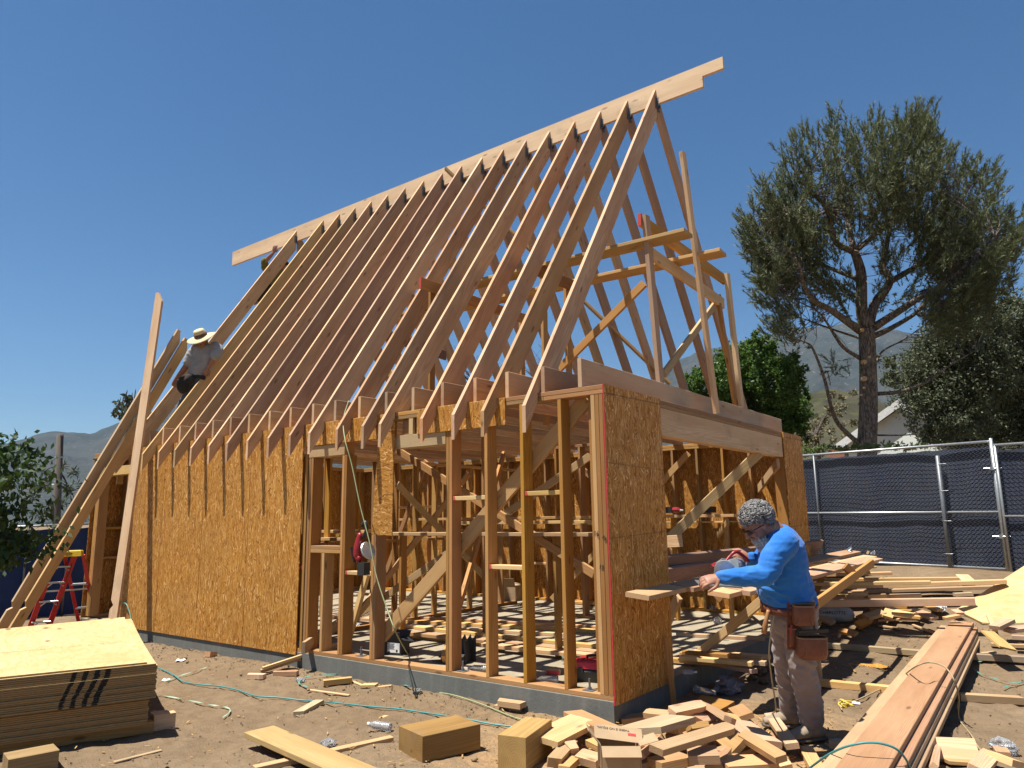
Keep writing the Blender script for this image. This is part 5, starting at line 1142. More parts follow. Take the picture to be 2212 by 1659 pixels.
# slanted plywood sheet at the right edge
q = [G(2066, 1322), G(2122, 1350)]; dq0, dq1 = (q[0]-CAM).dot(FW), (q[1]-CAM).dot(FW); q += [dep(2330, 1362, dq1*.96), dep(2290, 1172, dq0*1.04)]
for p in q[:2]: p.z += .03
mb = MB(); mb.add([p for p in q]+[p-Vector((0, 0, .02)) for p in q], [(0, 1, 2, 3), (7, 6, 5, 4), (0, 4, 5, 1), (1, 5, 6, 2), (2, 6, 7, 3), (3, 7, 4, 0)]); ex = (q[2]-q[1]).normalized()
mwp = frame(q[1], ex, (q[3]-q[2])); mb.V = [tuple(mwp.inverted() @ Vector(v)) for v in mb.V]; o = mb.build('plywood_sheet', M['ply'], None, mwp); tag(o, 'large yellow plywood sheet lying on a slope at the right edge', 'plywood sheet')
# ---- boards on the slab
sl_ = 'boards lying on the slab'
rs = random.Random(12)
slabp = [((863, 1332), (1290, 1355), 'rear'), ((853, 1340), (1290, 1363), 'second from the rear'), ((870, 1353), (1240, 1372), 'middle grey'), ((853, 1364), (1290, 1410), 'front left'), ((900, 1356), (1290, 1396), 'inner'), ((1044, 1392), (1290, 1418), 'frontmost'), ((800, 1326), (1010, 1340), 'left rear'), ((880, 1372), (1140, 1400), 'second front left'), ((1462, 1370), (1651, 1380), 'right bay single'), ((700, 1330), (860, 1342), 'far left')]
for i, (a, b, nm) in enumerate(slabp):
    z = .02+(.04 if i in (3, 5) else 0); o = board('slab_board', onZ(a[0], a[1], z), onZ(b[0], b[1], z), .085+.05*(i % 2), .038, [K_, P_, F_][i % 3], (0, 1, 0)); tag(o, 'long board on the sunlit slab, %s of those lying there' % nm, 'board', sl_)
pl8 = [((1470, 1412), (1646, 1424), .02), ((1480, 1418), (1655, 1433), .02), ((1440, 1424), (1620, 1438), .02), ((1500, 1408), (1664, 1420), .02), ((1490, 1422), (1630, 1450), .0), ((1475, 1410), (1600, 1418), .06), ((1470, 1420), (1626, 1434), .06)]
for i, (a, b, z) in enumerate(pl8):
    z += .02; o = board('lumber_stick', onZ(a[0], a[1], z), onZ(b[0], b[1], z), .085, .038, [P_, K_, S_][i % 3], (0, 1, 0)); tag(o, ('stud in the bundle overhanging the slab edge, %s' % ['longest at the back', 'second to the right', 'one with a sunlit end', 'rearmost', 'lowest and closest', 'short one on top', 'long one on top'][i]), 'stud', 'bundle of studs overhanging the slab edge')
plank((1242, 1300), (1290, 1304), .2, .04, S_, 'dusty board on the slab near the north wall', za=.03, zb=.03, gp=sl_, nm='slab_board', cat='board')
o = board('slab_board', onZ(655, 1400, .09), onZ(735, 1345, .16), .12, .038, P_, (0, 0, 1)); tag(o, 'board standing on edge behind the first open studs', 'board', sl_)
# ---- sawhorse bench with the planks being cut
bz = .80
bench = tag(empty('saw_bench', onZ(1600, 1400, -.15)), 'rough sawing trestle of crossed yellow studs carrying planks', 'trestle')
for a, b, m in ((G(1462, 1452), onZ(1648, 1296, .62), P_), (dep(1764, 1304, 6.4), dep(1884, 1216, 8.3), M['stud']), (dep(1826, 1222, 7.6), dep(1842, 1240, 7.6), M['stud']), (onZ(1466, 1288, .66), onZ(1442, 1345, .40), P_), (G(1767, 1476)+Vector((0, 0, .0)), G(1767, 1476)+Vector((0, 0, .82)), P_), (G(1690, 1400)*1.0, onZ(1745, 1235, .72), S_), (G(1740, 1330), onZ(1790, 1215, .76), S_)):
    board('trestle_leg', a, b, .085, .038, m, (0, 0, 1) if abs((Vector(b)-Vector(a)).normalized().z) < .9 else (1, 0, 0), bench)
board('trestle_bearer', onZ(1745, 1226, .74), onZ(1850, 1222, .74), .085, .038, P_, (0, 0, 1), bench)
pg = 'planks lying across the saw bench'
def bp(a, b, W, m, lb, z=bz, T=.038, roll=0):
    pa, pb = onZ(*a, z), onZ(*b, z); d = (pb-pa).normalized(); sd = Vector((0, 0, 1)).cross(d); sd = Matrix.Rotation(roll, 3, d) @ sd if roll else sd; o = board('bench_plank', pa, pb, W, T, m, sd); tag(o, lb, 'plank', pg)
bp((1376, 1288), (1650, 1228), .20, M['fir'], 'tan plank jutting out furthest left of the bench', roll=.11); bp((1472, 1270), (1844, 1192), .22, K_, 'fresh pink plank behind the front ones', bz+.001, roll=.11)
bp((1552, 1284), (1880, 1203), .18, F_, 'plank being sawn in front of the worker', bz-.02, roll=.11); bp((1592, 1278), (1888, 1207), .22, K_, 'broad pink plank nearest the camera on the bench', bz-.04+.02, roll=.11)
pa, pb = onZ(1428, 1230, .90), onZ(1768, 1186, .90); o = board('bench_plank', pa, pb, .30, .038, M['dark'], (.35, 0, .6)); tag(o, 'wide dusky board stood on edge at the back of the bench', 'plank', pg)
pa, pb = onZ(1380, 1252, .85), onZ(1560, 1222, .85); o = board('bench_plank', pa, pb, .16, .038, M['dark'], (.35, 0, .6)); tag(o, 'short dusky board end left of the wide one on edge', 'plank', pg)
for u, v in ((1834, 1192), (1884, 1196)):
    mb = MB(); r2 = random.Random(u); [mb.box((r2.uniform(-.03, .03), r2.uniform(-.03, .03), r2.uniform(0, .06)), (.05, .004, .03), Euler((r2.uniform(-1, 1), r2.uniform(-1, 1), r2.uniform(0, 3))).to_matrix().to_4x4()) for _ in range(7)]
    o = mb.build('metal_connectors', M['steel'], None, Matrix.Translation(onZ(u, v, bz+.04))); tag(o, 'loose galvanized connectors on the %s plank end' % ('rear' if u == 1834 else 'front right'), 'metal bracket', 'loose metal connectors')

# ---- cords, hose and straps
def cord(name, label, pts, r, mat, cat='cord', flat=0, grp=None, n=8, sides=6):
    P = curve_pts(pts, n); mb = MB()
    if flat:
        V = []; 
        for i, p in enumerate(P):
            t = (P[min(i+1, len(P)-1)]-P[max(i-1, 0)]).normalized(); s = t.cross(Vector((0, 0, 1))).normalized()*flat+Vector((0, 0, 1))*.003*math.sin(i*.7); V += [p-s, p+s]
        mb.add(V+[v+Vector((0, 0, .0012)) for v in V], [(2*i, 2*i+1, 2*i+3, 2*i+2) for i in range(len(P)-1)]+[(len(V)+2*i+2, len(V)+2*i+3, len(V)+2*i+1, len(V)+2*i) for i in range(len(P)-1)])
    else: mb.tube(P, r, sides)
    o = mb.build(name, mat, None, I4, smooth=not flat); return tag(o, label, cat, grp)
M['teal'] = simple('teal_hose', (.045, .235, .235), .45); M['straplt'] = simple('pale_green_strap', (.30, .42, .30), .5); M['strapg'] = simple('green_strap', (.10, .26, .20), .5); M['cordg'] = simple('olive_cord', (.27, .31, .15), .6); M['cordt'] = simple('tan_cord', (.36, .27, .15), .6); M['cordy'] = simple('yellow_cord', (.62, .45, .06), .5)
def gg(pts, h=.012): return [G(u, v)+Vector((0, 0, h+.006)) for u, v in pts]
cord('air_hose', 'teal hose winding over the bare dirt from the plywood to the scrap heap', gg([(341, 1446), (355, 1452), (375, 1462), (395, 1476), (425, 1482), (470, 1486), (510, 1494), (553, 1508), (600, 1511), (650, 1517), (690, 1519), (735, 1524), (800, 1531), (860, 1536), (920, 1545), (960, 1551), (1010, 1559), (1060, 1569), (1106, 1575), (1156, 1583), (1200, 1588)]), .0065, M['teal'], 'hose')
cord('packing_strap', 'pale strap crossing the teal hose near the plywood', gg([(337, 1481), (368, 1472), (400, 1460), (445, 1446)]), .004, M['straplt'], 'strap', .008, 'packing straps'); cord('packing_strap', 'pale strap with a bent dark end in the open dirt', gg([(334, 1504), (380, 1512), (425, 1521), (460, 1528), (487, 1532), (497, 1541), (481, 1555)]), .004, M['straplt'], 'strap', .007, 'packing straps')
cord('packing_strap', 'green strap looping beside the foundation blocks', gg([(664, 1490), (648, 1484), (647, 1477), (662, 1468), (700, 1463), (760, 1462), (815, 1470), (850, 1480), (885, 1489)], .02), .004, M['strapg'], 'strap', .009, 'packing straps')
cd = [onY(753, 866, .1), onY(742, 905, -.05), onY(745, 948, -.26), onY(760, 1005, -.27), onY(778, 1092, -.29), onY(798, 1170, -.30), onY(813, 1244, -.32), onY(835, 1312, -.34), onY(858, 1372, -.36)]+gg([(890, 1458)], .12)+gg([(912, 1484), (935, 1498), (978, 1506), (1040, 1526), (1106, 1553), (1178, 1576), (1215, 1600)])
cord('hanging_cord', 'pale olive cord hanging from the rafters and trailing over the dirt', cd, .006, M['cordg'])
zst = .112
e = [G(1819, 1539), G(1812, 1524), G(1818, 1516), G(1842, 1521)]; e = [p+Vector((0, 0, .02)) for p in e]+gg([(1896, 1501), (1935, 1482)], .03)+[onZ(1976, 1441, zst+.10), onZ(2009, 1431, zst+.13), onZ(2041, 1441, zst+.12), onZ(2061, 1469, zst+.05), onZ(2071, 1506, .02)]+gg([(2072, 1556), (2099, 1594), (2119, 1626), (2145, 1632), (2152, 1640)])
cord('extension_cord', 'tan extension cord arching over the stacked long planks', e, .006, M['cordt'])
e = [onZ(u, v, z) for u, v, z in ((1745, 1662, -.12), (1790, 1630, .05), (1834, 1611, .15), (1884, 1604, .18), (1929, 1614, .16), (1954, 1636, .10), (1970, 1668, .0))]
cord('air_hose', 'teal hose arching over the near end of the stacked planks', e, .0065, M['teal'], 'hose')
cord('packing_strap', 'green strap running off the right edge beyond the planks', gg([(2106, 1437), (2120, 1434), (2150, 1429), (2180, 1430), (2225, 1432)], .02), .004, M['strapg'], 'strap', .008, 'packing straps'); cord('packing_strap', 'green strap bent back near the right edge bearer', gg([(2104, 1450), (2120, 1462), (2150, 1472), (2190, 1482), (2215, 1478), (2200, 1482), (2168, 1492)], .02), .004, M['strapg'], 'strap', .006, 'packing straps')
rs = random.Random(2); kp = G(1828, 1530); pts = [kp+Vector((rs.uniform(-.06, .06), rs.uniform(-.06, .06), rs.uniform(.01, .07))) for _ in range(12)]; o = cord('knotted_cord_plug', 'knotted yellow cord connection with a clear plug on the dirt', pts, .007, M['cordy']); mb = MB(); mb.tube([kp+Vector((.04, .04, .04)), kp+Vector((.10, .05, .035))], [.016, .012], 8); mb.build('plug', M['whitept'], o, I4)
cord('power_cord', 'grey cord hanging from the saw down to the scrap wood', [dep(1672, 1330, 4.9), dep(1668, 1352, 4.88), dep(1661, 1408, 4.9), dep(1667, 1466, 4.92), dep(1676, 1530, 4.95)]+gg([(1668, 1562), (1677, 1598), (1697, 1611)], .05), .005, M['cordt'])
cord('hose_coil', 'dark hose curling up against the sheathed wall by the leaning rafter', [onY(262, 1303, -.03), onY(272, 1304, -.05), onY(279, 1320, -.05), onY(285, 1347, -.06), onY(288, 1360, -.05)], .008, M['strapg'], 'hose')
# pipe stub
pp = G(329, 1386); mb = MB(); mb.tube([pp-Vector((0, 0, .05)), pp+Vector((0, 0, .17)), pp+Vector((0, 0, .18))], [.022, .022, .014], 10); tag(mb.build('pipe_stub', simple('brown_pipe', (.24, .15, .06), .6), None, I4, smooth=False), 'short brown pipe stub standing in the dirt before the foundation', 'pipe')
# ---- litter
M['clear'] = simple('crumpled_clear_plastic', (.75, .77, .79), .18, nscale=40, bump=.6); M['clear'].node_tree.nodes['Principled BSDF'].inputs['Transmission Weight'].default_value = .75; M['paper'] = simple('white_paper', (.78, .78, .76), .8)
def crumple(name, label, c, d, mat, seed, cat='litter', grp=None, rough=.35):
    bm = bmesh.new(); bmesh.ops.create_icosphere(bm, subdivisions=3, radius=1); rs = random.Random(seed); o3 = Vector((seed*3.1, 1, 2))
    for v in bm.verts:
        k = 1+rough*noise.fractal(v.co*2.2+o3, .8, 2.2, 3)+rough*.6*noise.noise(v.co*6+o3); v.co = Vector((v.co.x*k*d[0], v.co.y*k*d[1], v.co.z*k*d[2]))
    me = bpy.data.meshes.new(name); bm.to_mesh(me); bm.free(); o = link(name, me, mat, None, Matrix.Translation(c) @ Matrix.Rotation(seed, 4, 'Z')); return tag(o, label, cat, grp)
def bottle(c, d, label, r=.032, L=.20, cap=(.6, .6, .62)):
    d = Vector(d).normalized(); prof = [(0, 0), (r*.9, .0), (r, .01)]+[(r*(1-.06*(i % 2)), .02+i*.012) for i in range(int(L*.6/.012))]+[(r, L*.68), (r*.5, L*.86), (r*.4, L*.9)]
    h = tag(empty('water_bottle', c), label, 'bottle', 'crushed water bottles'); mw = frame(c, d.cross(Vector((0, 0, 1))), Vector((0, 0, 1)).cross(d.cross(Vector((0, 0, 1))))); m = d.to_track_quat('Z', 'Y').to_matrix().to_4x4(); m.translation = c
    mb = MB(); mb.lathe(prof, 14); mb.build('bottle_body', M['clear'], h, m, smooth=True); mb = MB(); mb.lathe([(0, L*.9+.018), (r*.45, L*.9+.018), (r*.45, L*.9), (0, L*.9)], 10); mb.build('cap', M['whitept'], h, m)
bottle(onZ(1056, 1445, .035), -RT+FW*.1, 'clear ribbed water bottle lying behind the sill under the open wall'); bottle(onZ(1206, 1468, .035), -RT, 'clear ribbed water bottle on the slab near the red toolbox'); bottle(G(844, 1580)+Vector((0, 0, .03)), -RT+FW*.3, 'crushed water bottle in the dirt beside the square beam offcut'); bottle(G(1500, 1498)+Vector((0, 0, .04)), RT*.8-FW*.5, 'dirty bottle in the shade beside the foundation')
bottle(onZ(1475, 1452, .03), RT, 'bottle lying at the slab edge beside the corner panel', r=.02, L=.12)
lg = 'scraps of crumpled plastic'
crumple('plastic_scrap', 'crumpled clear plastic by the strap loop', G(650, 1472)+Vector((0, 0, .015)), (.07, .04, .02), M['clear'], 3, grp=lg); crumple('plastic_scrap', 'clear plastic ball behind the thin foreground stick', G(708, 1612)+Vector((0, 0, .02)), (.06, .05, .03), M['clear'], 5, grp=lg); crumple('plastic_scrap', 'clear plastic film at the lower right corner', G(2168, 1625)+Vector((0, 0, .04)), (.08, .06, .05), M['clear'], 6, grp=lg)
crumple('plastic_scrap', 'silvery film lump on the slab seen through the garage opening', onZ(1550, 1341, .04), (.05, .05, .05), M['clear'], 8, grp=lg); crumple('plastic_scrap', 'film lump on the slab by the far boards', onZ(1540, 1315, .04), (.09, .05, .05), M['clear'], 9, grp=lg); crumple('plastic_bag', 'dark plastic bag lumps in the shade beside the foundation', G(1575, 1495)+Vector((0, 0, .05)), (.17, .12, .08), simple('shade_grey_plastic', (.14, .14, .15), .35, nscale=10), 11, 'bag')  # the bag's dark grey carries the shade by the foundation in its colour
crumple('plastic_scrap', 'film scrap on the slab behind the short post', onZ(768, 1352, .03), (.06, .05, .03), M['clear'], 13, grp=lg); crumple('plastic_scrap', 'small film scrap between the slab boards', onZ(918, 1374, .03), (.04, .03, .03), M['clear'], 14, grp=lg)
rag = crumple('white_rag', 'white rag draped on scraps left of the lumber stack', G(2028, 1325)+Vector((0, 0, .07)), (.11, .08, .05), M['paper'], 15, 'cloth', rough=.5)
for u, v, W, lb in ((390, 1428, .10, 'white paper scrap with tape near the foundation'), (358, 1471, .07, 'white paper scrap beside the pale strap')):
    p = G(u, v)+Vector((0, 0, .012)); mb = MB(); nx = 5; V = [(W*(i/nx-.5), s*.03, .006*math.sin(i*1.7+s)) for i in range(nx+1) for s in (-1, 1)]; mb.add(V+[(a, b, c-.001) for a, b, c in V], [(2*i, 2*i+2, 2*i+3, 2*i+1) for i in range(nx)]+[(2*nx+2+2*i+1, 2*nx+2+2*i+3, 2*nx+2+2*i+2, 2*nx+2+2*i) for i in range(nx)])
    tag(mb.build('paper_scrap', M['paper'], None, frame(p, RT, FW)), lb, 'litter', 'white paper scraps')
# ---- boxes and tools on the slab
M['blackcard'] = simple('black_printed_card', (.025, .025, .027), .5)
c = onZ(856, 1419, .0); c.y = max(c.y, .34); h1, mw1, w1 = carton('nail_box', 'black carton with white label and open flaps behind the sill', onZ(856, 1412, .002), (.93, .22, 0), None, (.22, .17, .17), M['blackcard'], (2.0, 2.2, .6, .4))
mb = MB(); mb.box((.02, -.087, .075), (.15, .002, .10)); mb.build('white_label', M['paper'], h1, mw1); textmesh('21°', .03, M['ink'], mw1 @ Matrix.Translation((.0, -.089, .10)) @ Matrix.Rotation(math.pi/2, 4, 'X'), h1, 'label_print') if 0 else None
d_ = MB(); [d_.box((-.01+.0, -.0885, .115-.009*k), (.09-.012*(k % 3), .001, .003)) for k in range(7)]; d_.box((.062, -.0885, .045), (.02, .001, .025)); d_.box((-.035, -.0885, .03), (.03, .001, .01)); d_.build('label_print', M['ink'], h1, mw1)
h2, mw2, w2 = carton('nail_box', 'torn black carton with a ragged flap standing open on the slab', onZ(985, 1430, .002), (.9, .3, 0), None, (.26, .16, .09), M['blackcard'], (-.1, 2.0, .1, 2.0)); 
mb = MB(); V = [(.02+.16*i/8, .085, 0) for i in range(9)]+[(.02+.16*i/8, .09, .20+.03*((i*7) % 3)) for i in range(9)]; mb.add(V+[(a, b+.004, c_) for a, b, c_ in V], [(i, i+1, i+10, i+9) for i in range(8)]+[(18+i+9, 18+i+10, 18+i+1, 18+i) for i in range(8)]); mb.build('torn_flap', M['blackcard'], h2, mw2)
carton('cardboard_carton', 'brown carton standing on the slab against the far wall', onZ(1102, 1296, 0), (1, .1, 0), None, (.40, .3, .26), M['card'], (-1.45, -1.45, -1.4, .3)); 
h3, mw3, w3 = carton('small_box', 'small kraft and red box on the slab left of the red toolbox', onZ(1197, 1456, .002), (.9, .35, 0), None, (.13, .08, .045), M['card'], (-1.4, -1.5, 2.2, -1.5))
mb = MB(); mb.box((0, -.043, .02), (.125, .002, .035)); mb.build('red_panel', M['redpaint'], h3, mw3)
M['tred'] = simple('toolbox_red', (.52, .012, .03), .35)
def toolbox():
    c = onZ(1276, 1476, 0); c = Vector((c.x-.02, max(c.y, .17)+.12, .0)); h = tag(empty('toolbox', c), 'red lidded black toolbox on the slab just inside the corner studs', 'toolbox'); mw = frame(c, (1, .25, 0), (-.25, 1, 0))
    def shell(z0, z1, X, Y, X2, Y2): 
        V = [(a*x, b*y, z) for z, x, y in ((z0, X, Y), (z1*.8+z0*.2, X2, Y2), (z1, X2*.93, Y2*.9)) for a, b in ((-1, -1), (1, -1), (1, 1), (-1, 1))]
        return V, [(3, 2, 1, 0), (8, 9, 10, 11)]+[(k*4+i, k*4+(i+1) % 4, k*4+4+(i+1) % 4, k*4+4+i) for k in range(2) for i in range(4)]
    mb = MB(); mb.add(*shell(0, .11, .19, .10, .205, .115)); mb.build('base', M['blackpl'], h, mw)
    mb = MB(); mb.add(*shell(.112, .175, .205, .115, .20, .108)); [mb.box((x, 0, .178), (.05, .14, .012)) for x in (-.12, 0, .12)]; mb.build('lid', M['tred'], h, mw)
    for x in (-.1, .1): mb = MB(); mb.box((x, -.117, .10), (.045, .012, .05)); mb.build('latch', M['blackpl'], h, mw)
    mb = MB(); mb.tube(curve_pts([(-.07, 0, .18), (-.06, 0, .205), (.06, 0, .205), (.07, 0, .18)], 4), .009, 6); mb.build('handle', M['blackpl'], h, mw)
toolbox()
crumple('work_gloves', 'grey green work gloves on the slab behind the toolbox', onZ(1238, 1424, .05), (.13, .07, .035), simple('glove_cloth', (.10, .12, .09), .9), 22, 'gloves')
M['toolred'] = simple('tool_red', (.28, .010, .014), .35)
def nailer():
    o_ = dep(788, 1180, 7.35); h = tag(empty('circular_saw', o_), 'red and black circular saw hung by its handle in the open stud bay', 'saw'); mw = Matrix.Translation(o_)
    body = MB(); P = [Vector((-.07, 0, .13)), Vector((-.09, 0, .02)), Vector((-.10, 0, -.10)), Vector((-.05, 0, -.14))]; body.tube(curve_pts(P, 4), [.025, .03, .035, .04, .045, .05, .05, .05, .05, .045, .045, .04, .03], 8); body.build('motor_housing', M['toolred'], h, mw, smooth=True)
    g = MB(); g.tube(curve_pts([(-.05, 0, .20), (.0, 0, .24), (.02, 0, .16), (-.03, 0, .08)], 4), .02, 7); g.build('grip', M['blackpl'], h, mw, smooth=True)
    d = MB(); d.lathe([(0, .01), (.085, .01), (.092, .0), (.085, -.012), (0, -.012)], 20); d.build('blade_guard', M['alu'], h, mw @ Matrix.Translation((.05, 0, -.04)) @ Matrix.Rotation(1.2, 4, 'Y'), smooth=False)
    b = MB(); b.box((.03, 0, -.16), (.16, .10, .008), Matrix.Rotation(1.2, 4, 'Y')); b.box((-.01, 0, -.22), (.10, .08, .12)); b.build('battery_and_shoe', M['blackpl'], h, mw)
nailer()
# tools on the inner shelf
sh = onY(1590-75, 1112, 4.4); zsh = sh.z+.025
c = onZ(1523, 1108, zsh); h = tag(empty('battery_charger', c), 'teal and black tool case on the inner shelf behind the worker', 'tool case'); mw = frame(c, (1, 0, 0), (0, 1, 0)); mb = MB(); mb.box((-.08, 0, .05), (.11, .12, .10)); mb.build('case_body', simple('teal_plastic', (.02, .10, .13), .4), h, mw); mb = MB(); mb.box((.06, 0, .045), (.16, .13, .085)); [mb.box((.02+.05*k, -.067, .05), (.02, .012, .06)) for k in range(3)]; mb.build('case_latches', M['blackpl'], h, mw)
c = onZ(1459, 1108, zsh); h = tag(empty('cordless_drill', c), 'red and black cordless tool lying on the shelf by the corner panel', 'drill'); mw = frame(c, (1, 0, 0), (0, 1, 0)); mb = MB(); mb.box((-.07, 0, .035), (.08, .07, .07)); mb.build('battery', M['blackpl'], h, mw); mb = MB(); mb.tube([(-.03, 0, .035), (.03, 0, .035), (.06, 0, .03)], [.03, .03, .02], 8); mb.build('motor_housing', M['toolred'], h, mw); mb = MB(); mb.tube([(.06, 0, .03), (.10, 0, .028)], [.015, .008], 8); mb.build('chuck', M['steel'], h, mw)
# bag of plaster/fittings
def sack():
    a, b = G(1762, 1343), G(1848, 1342); d = (b-a); d.z = 0; L = d.length; d.normalize(); n = d.cross(Vector((0, 0, 1))); mb = MB(); nu, nv = 26, 14; V = []
    for i in range(nu+1):
        t = i/nu; e_ = (1-abs(2*t-1)**5)**.5
        for k in range(nv):
            a_ = 2*math.pi*k/nv; wv = 1+.10*noise.noise(Vector((t*7, math.cos(a_)*1.5, math.sin(a_)*1.5))); V.append((t*L, math.cos(a_)*.13*e_*wv, .10+math.sin(a_)*.10*e_*wv))
    F = [(i*nv+k, (i+1)*nv+k, (i+1)*nv+(k+1) % nv, i*nv+(k+1) % nv) for i in range(nu) for k in range(nv)]; mb.add(V, F); mw = frame(a, d, Vector((0, 0, 1)).cross(d)); M['sack'] = simple('white_sack', (.42, .41, .39), .6, nscale=6)
    o = mb.build('fittings_sack', M['sack'], None, mw, smooth=True); tag(o, 'grubby white sack lettered in black lying behind the worker', 'sack'); 
    textmesh('CHARLOTTE', .055, M['ink'], mw @ Matrix.Translation((L*.45, -.128, .135)) @ Matrix.Rotation(math.radians(72), 4, 'X'), o, 'sack_lettering')
sack()
# ---- pebbles and clods, chips of wood: stuff
def clods():
    rs = np.random.default_rng(8); n = 3600; V = []; F = []
    t_ = (1+5**.5)/2; ico = np.array([(-1, t_, 0), (1, t_, 0), (-1, -t_, 0), (1, -t_, 0), (0, -1, t_), (0, 1, t_), (0, -1, -t_), (0, 1, -t_), (t_, 0, -1), (t_, 0, 1), (-t_, 0, -1), (-t_, 0, 1)])/1.9
    fi = np.array([(0, 11, 5), (0, 5, 1), (0, 1, 7), (0, 7, 10), (0, 10, 11), (1, 5, 9), (5, 11, 4), (11, 10, 2), (10, 7, 6), (7, 1, 8), (3, 9, 4), (3, 4, 2), (3, 2, 6), (3, 6, 8), (3, 8, 9), (4, 9, 5), (2, 4, 11), (6, 2, 10), (8, 6, 7), (9, 8, 1)])
    k = 0
    while k < n:
        if k < 1400: u, v = rs.uniform(0, 2212), 1659-340*rs.uniform(0, 1)**1.3; p = G(u, v, 2)
        elif k < 2600: p = Vector((rs.uniform(-8.8, .2), -.03-abs(rs.normal())*.22, 0)); 
        else: p = Vector((rs.uniform(0, 5), rs.uniform(-3, 7.5), 0))
        k += 1
        if -9.3 < p.x < .02 and -.01 < p.y < 5.7: continue
        z = gz(p.x, p.y); s = .003+.007*rs.uniform()**3+(.014*rs.uniform()**4 if rs.uniform() < .25 else 0); o = len(V)*12 if False else sum(len(a) for a in V[-1:])*0+len(V)*12
        q = ico*(1+.3*rs.normal(size=(12, 1)))*s*np.array([1, rs.uniform(.6, 1), .6]); V.append(q+np.array([p.x, p.y, z+s*.35+.008])); F.append(fi+o)
    o = link('dirt_clods', npmesh('clods', np.concatenate(V), np.concatenate(F)), M['dirt'], None, I4); o['kind'] = 'stuff'
    # splinters and chips
    V, F = [], []; m = 0
    for i in range(950):
        if i < 500: u, v = 1180+rs.uniform()*620, 1530+rs.uniform()*129; 
        elif i < 700: u, v = rs.uniform(1750, 2212), rs.uniform(1300, 1450)
        else: u, v = rs.uniform(0, 1200), rs.uniform(1400, 1659)
        p = G(u, v, 2); 
        if -9.3 < p.x < .02 and -.01 < p.y < 5.7: continue
        a = rs.uniform(0, 3.14); L, W, T = rs.uniform(.01, .07 if i < 700 else .05), rs.uniform(.003, .012), .003; dx = np.array([math.cos(a), math.sin(a), rs.uniform(-.2, .2)])*L/2; dy = np.array([-math.sin(a), math.cos(a), 0])*W/2; dz = np.array([0, 0, T]); c = np.array([p.x, p.y, gz(p.x, p.y)+.014])
        V.append(np.array([c-dx-dy, c+dx-dy, c+dx+dy, c-dx+dy, c-dx-dy+dz, c+dx-dy+dz, c+dx+dy+dz, c-dx+dy+dz])); F.append(np.array([(3, 2, 1, 0), (4, 5, 6, 7), (0, 1, 5, 4), (1, 2, 6, 5), (2, 3, 7, 6), (3, 0, 4, 7)])+m); m += 8
    o = link('wood_chips', npmesh('chips', np.concatenate(V), np.concatenate(F)), M['pine'], None, I4); o['kind'] = 'stuff'
clods()
rk = 'rocks against the foundation'
for u, v, s, lb in ((942-40, 1498, .045, 'grey rock where the hanging cord meets the dirt'), (565, 1424, .035, 'rock below the sheathed wall'), (665, 1442, .05, 'dark clod near the propped stick'), (1008, 1504, .05, 'lumpy concrete clod by the foundation'), (790, 1470, .03, 'clod beside the upper blocks')):
    crumple('rock', lb, G(u, v)+Vector((0, 0, s*.4)), (s, s*.8, s*.6), M['concside'], u % 17, 'rock', rk, rough=.25)
# heap of lumpy concrete and soil along the shaded foundation
for i, (u, v, s) in enumerate(((1640, 1455, .08), (1625, 1470, .06), (1660, 1448, .07), (1600, 1480, .05), (1650, 1478, .05), (1352, 1530, .09))):
    crumple('rock', ['large rough clod under the stud bundle', 'middle clod under the stud bundle', 'rearmost clod under the stud bundle', 'small clod among the bags', 'clod near the trailing cord', 'concrete lump against the foundation corner'][i], G(u, v)+Vector((0, 0, s*.3)), (s, s*.8, s*.55), M['concside'] if i == 5 else M['dirt'], i+30, 'rock', rk, rough=.4)
# ------------------------------------------------------------------ people
def skinmat(): 
    n = N('skin'); p = n.obj(); a = n.noise(p, 18, 4, .6); c = n.mix(n.mapr(a, .35, .7), (.34, .165, .10), (.27, .115, .07)); n.bump(n.noise(p, 120, 3), .15, .002)
    n.b.inputs['Subsurface Weight'].default_value = .08; n.b.inputs['Subsurface Radius'].default_value = (.02, .008, .004); return n.done(c, .5, spec=.4)
M['skin'] = skinmat()
def cloth(name, c1, c2, sc=300, dirt=None):
    n = N(name); p = n.obj(); a = n.noise(p, 5, 4, .6); f = n.noise(p, sc, 1); c = n.mix(n.mapr(a, .35, .7), c1, c2)
    if dirt: c = n.mix(n.mapr(n.noise(p, 3.3, 5, .7), .55, .75, 0, .55), c, dirt)
    c = n.hsv(c, .5, 1, n.math('MULTIPLY_ADD', f, .2, .9)); n.bump(f, .12, .002); n.b.inputs['Sheen Weight'].default_value = .15; return n.done(c, .85, spec=.2)
M['blue'] = cloth('blue_shirt', (.02, .145, .46), (.015, .12, .40), dirt=(.10, .22, .42)); M['khaki'] = cloth('dusty_work_trousers', (.235, .185, .165), (.19, .15, .135), dirt=(.30, .245, .20))
M['greyshirt'] = cloth('grey_shirt', (.22, .23, .24), (.30, .30, .30)); M['jeans'] = cloth('blue_jeans', (.07, .11, .17), (.045, .07, .11)); M['olive'] = cloth('olive_shirt', (.14, .13, .03), (.10, .095, .025)); M['darkcloth'] = cloth('dark_cloth', (.02, .018, .016), (.03, .027, .025))
M['leather'] = simple('brown_leather', (.16, .045, .022), .45, nscale=14, col2=(.09, .028, .015), bump=.2); M['leatheredge'] = simple('tan_leather_edge', (.24, .12, .05), .55); M['boot'] = simple('dusty_suede', (.27, .21, .145), .9, nscale=12, bump=.3); M['sole'] = simple('rubber_sole', (.10, .08, .06), .8)
M['straw'] = simple('woven_straw', (.62, .50, .30), .8, nscale=60, bump=.5, col2=(.48, .36, .20)); M['hatband'] = simple('hat_band', (.07, .035, .02), .8, nscale=80, col2=(.16, .09, .05))
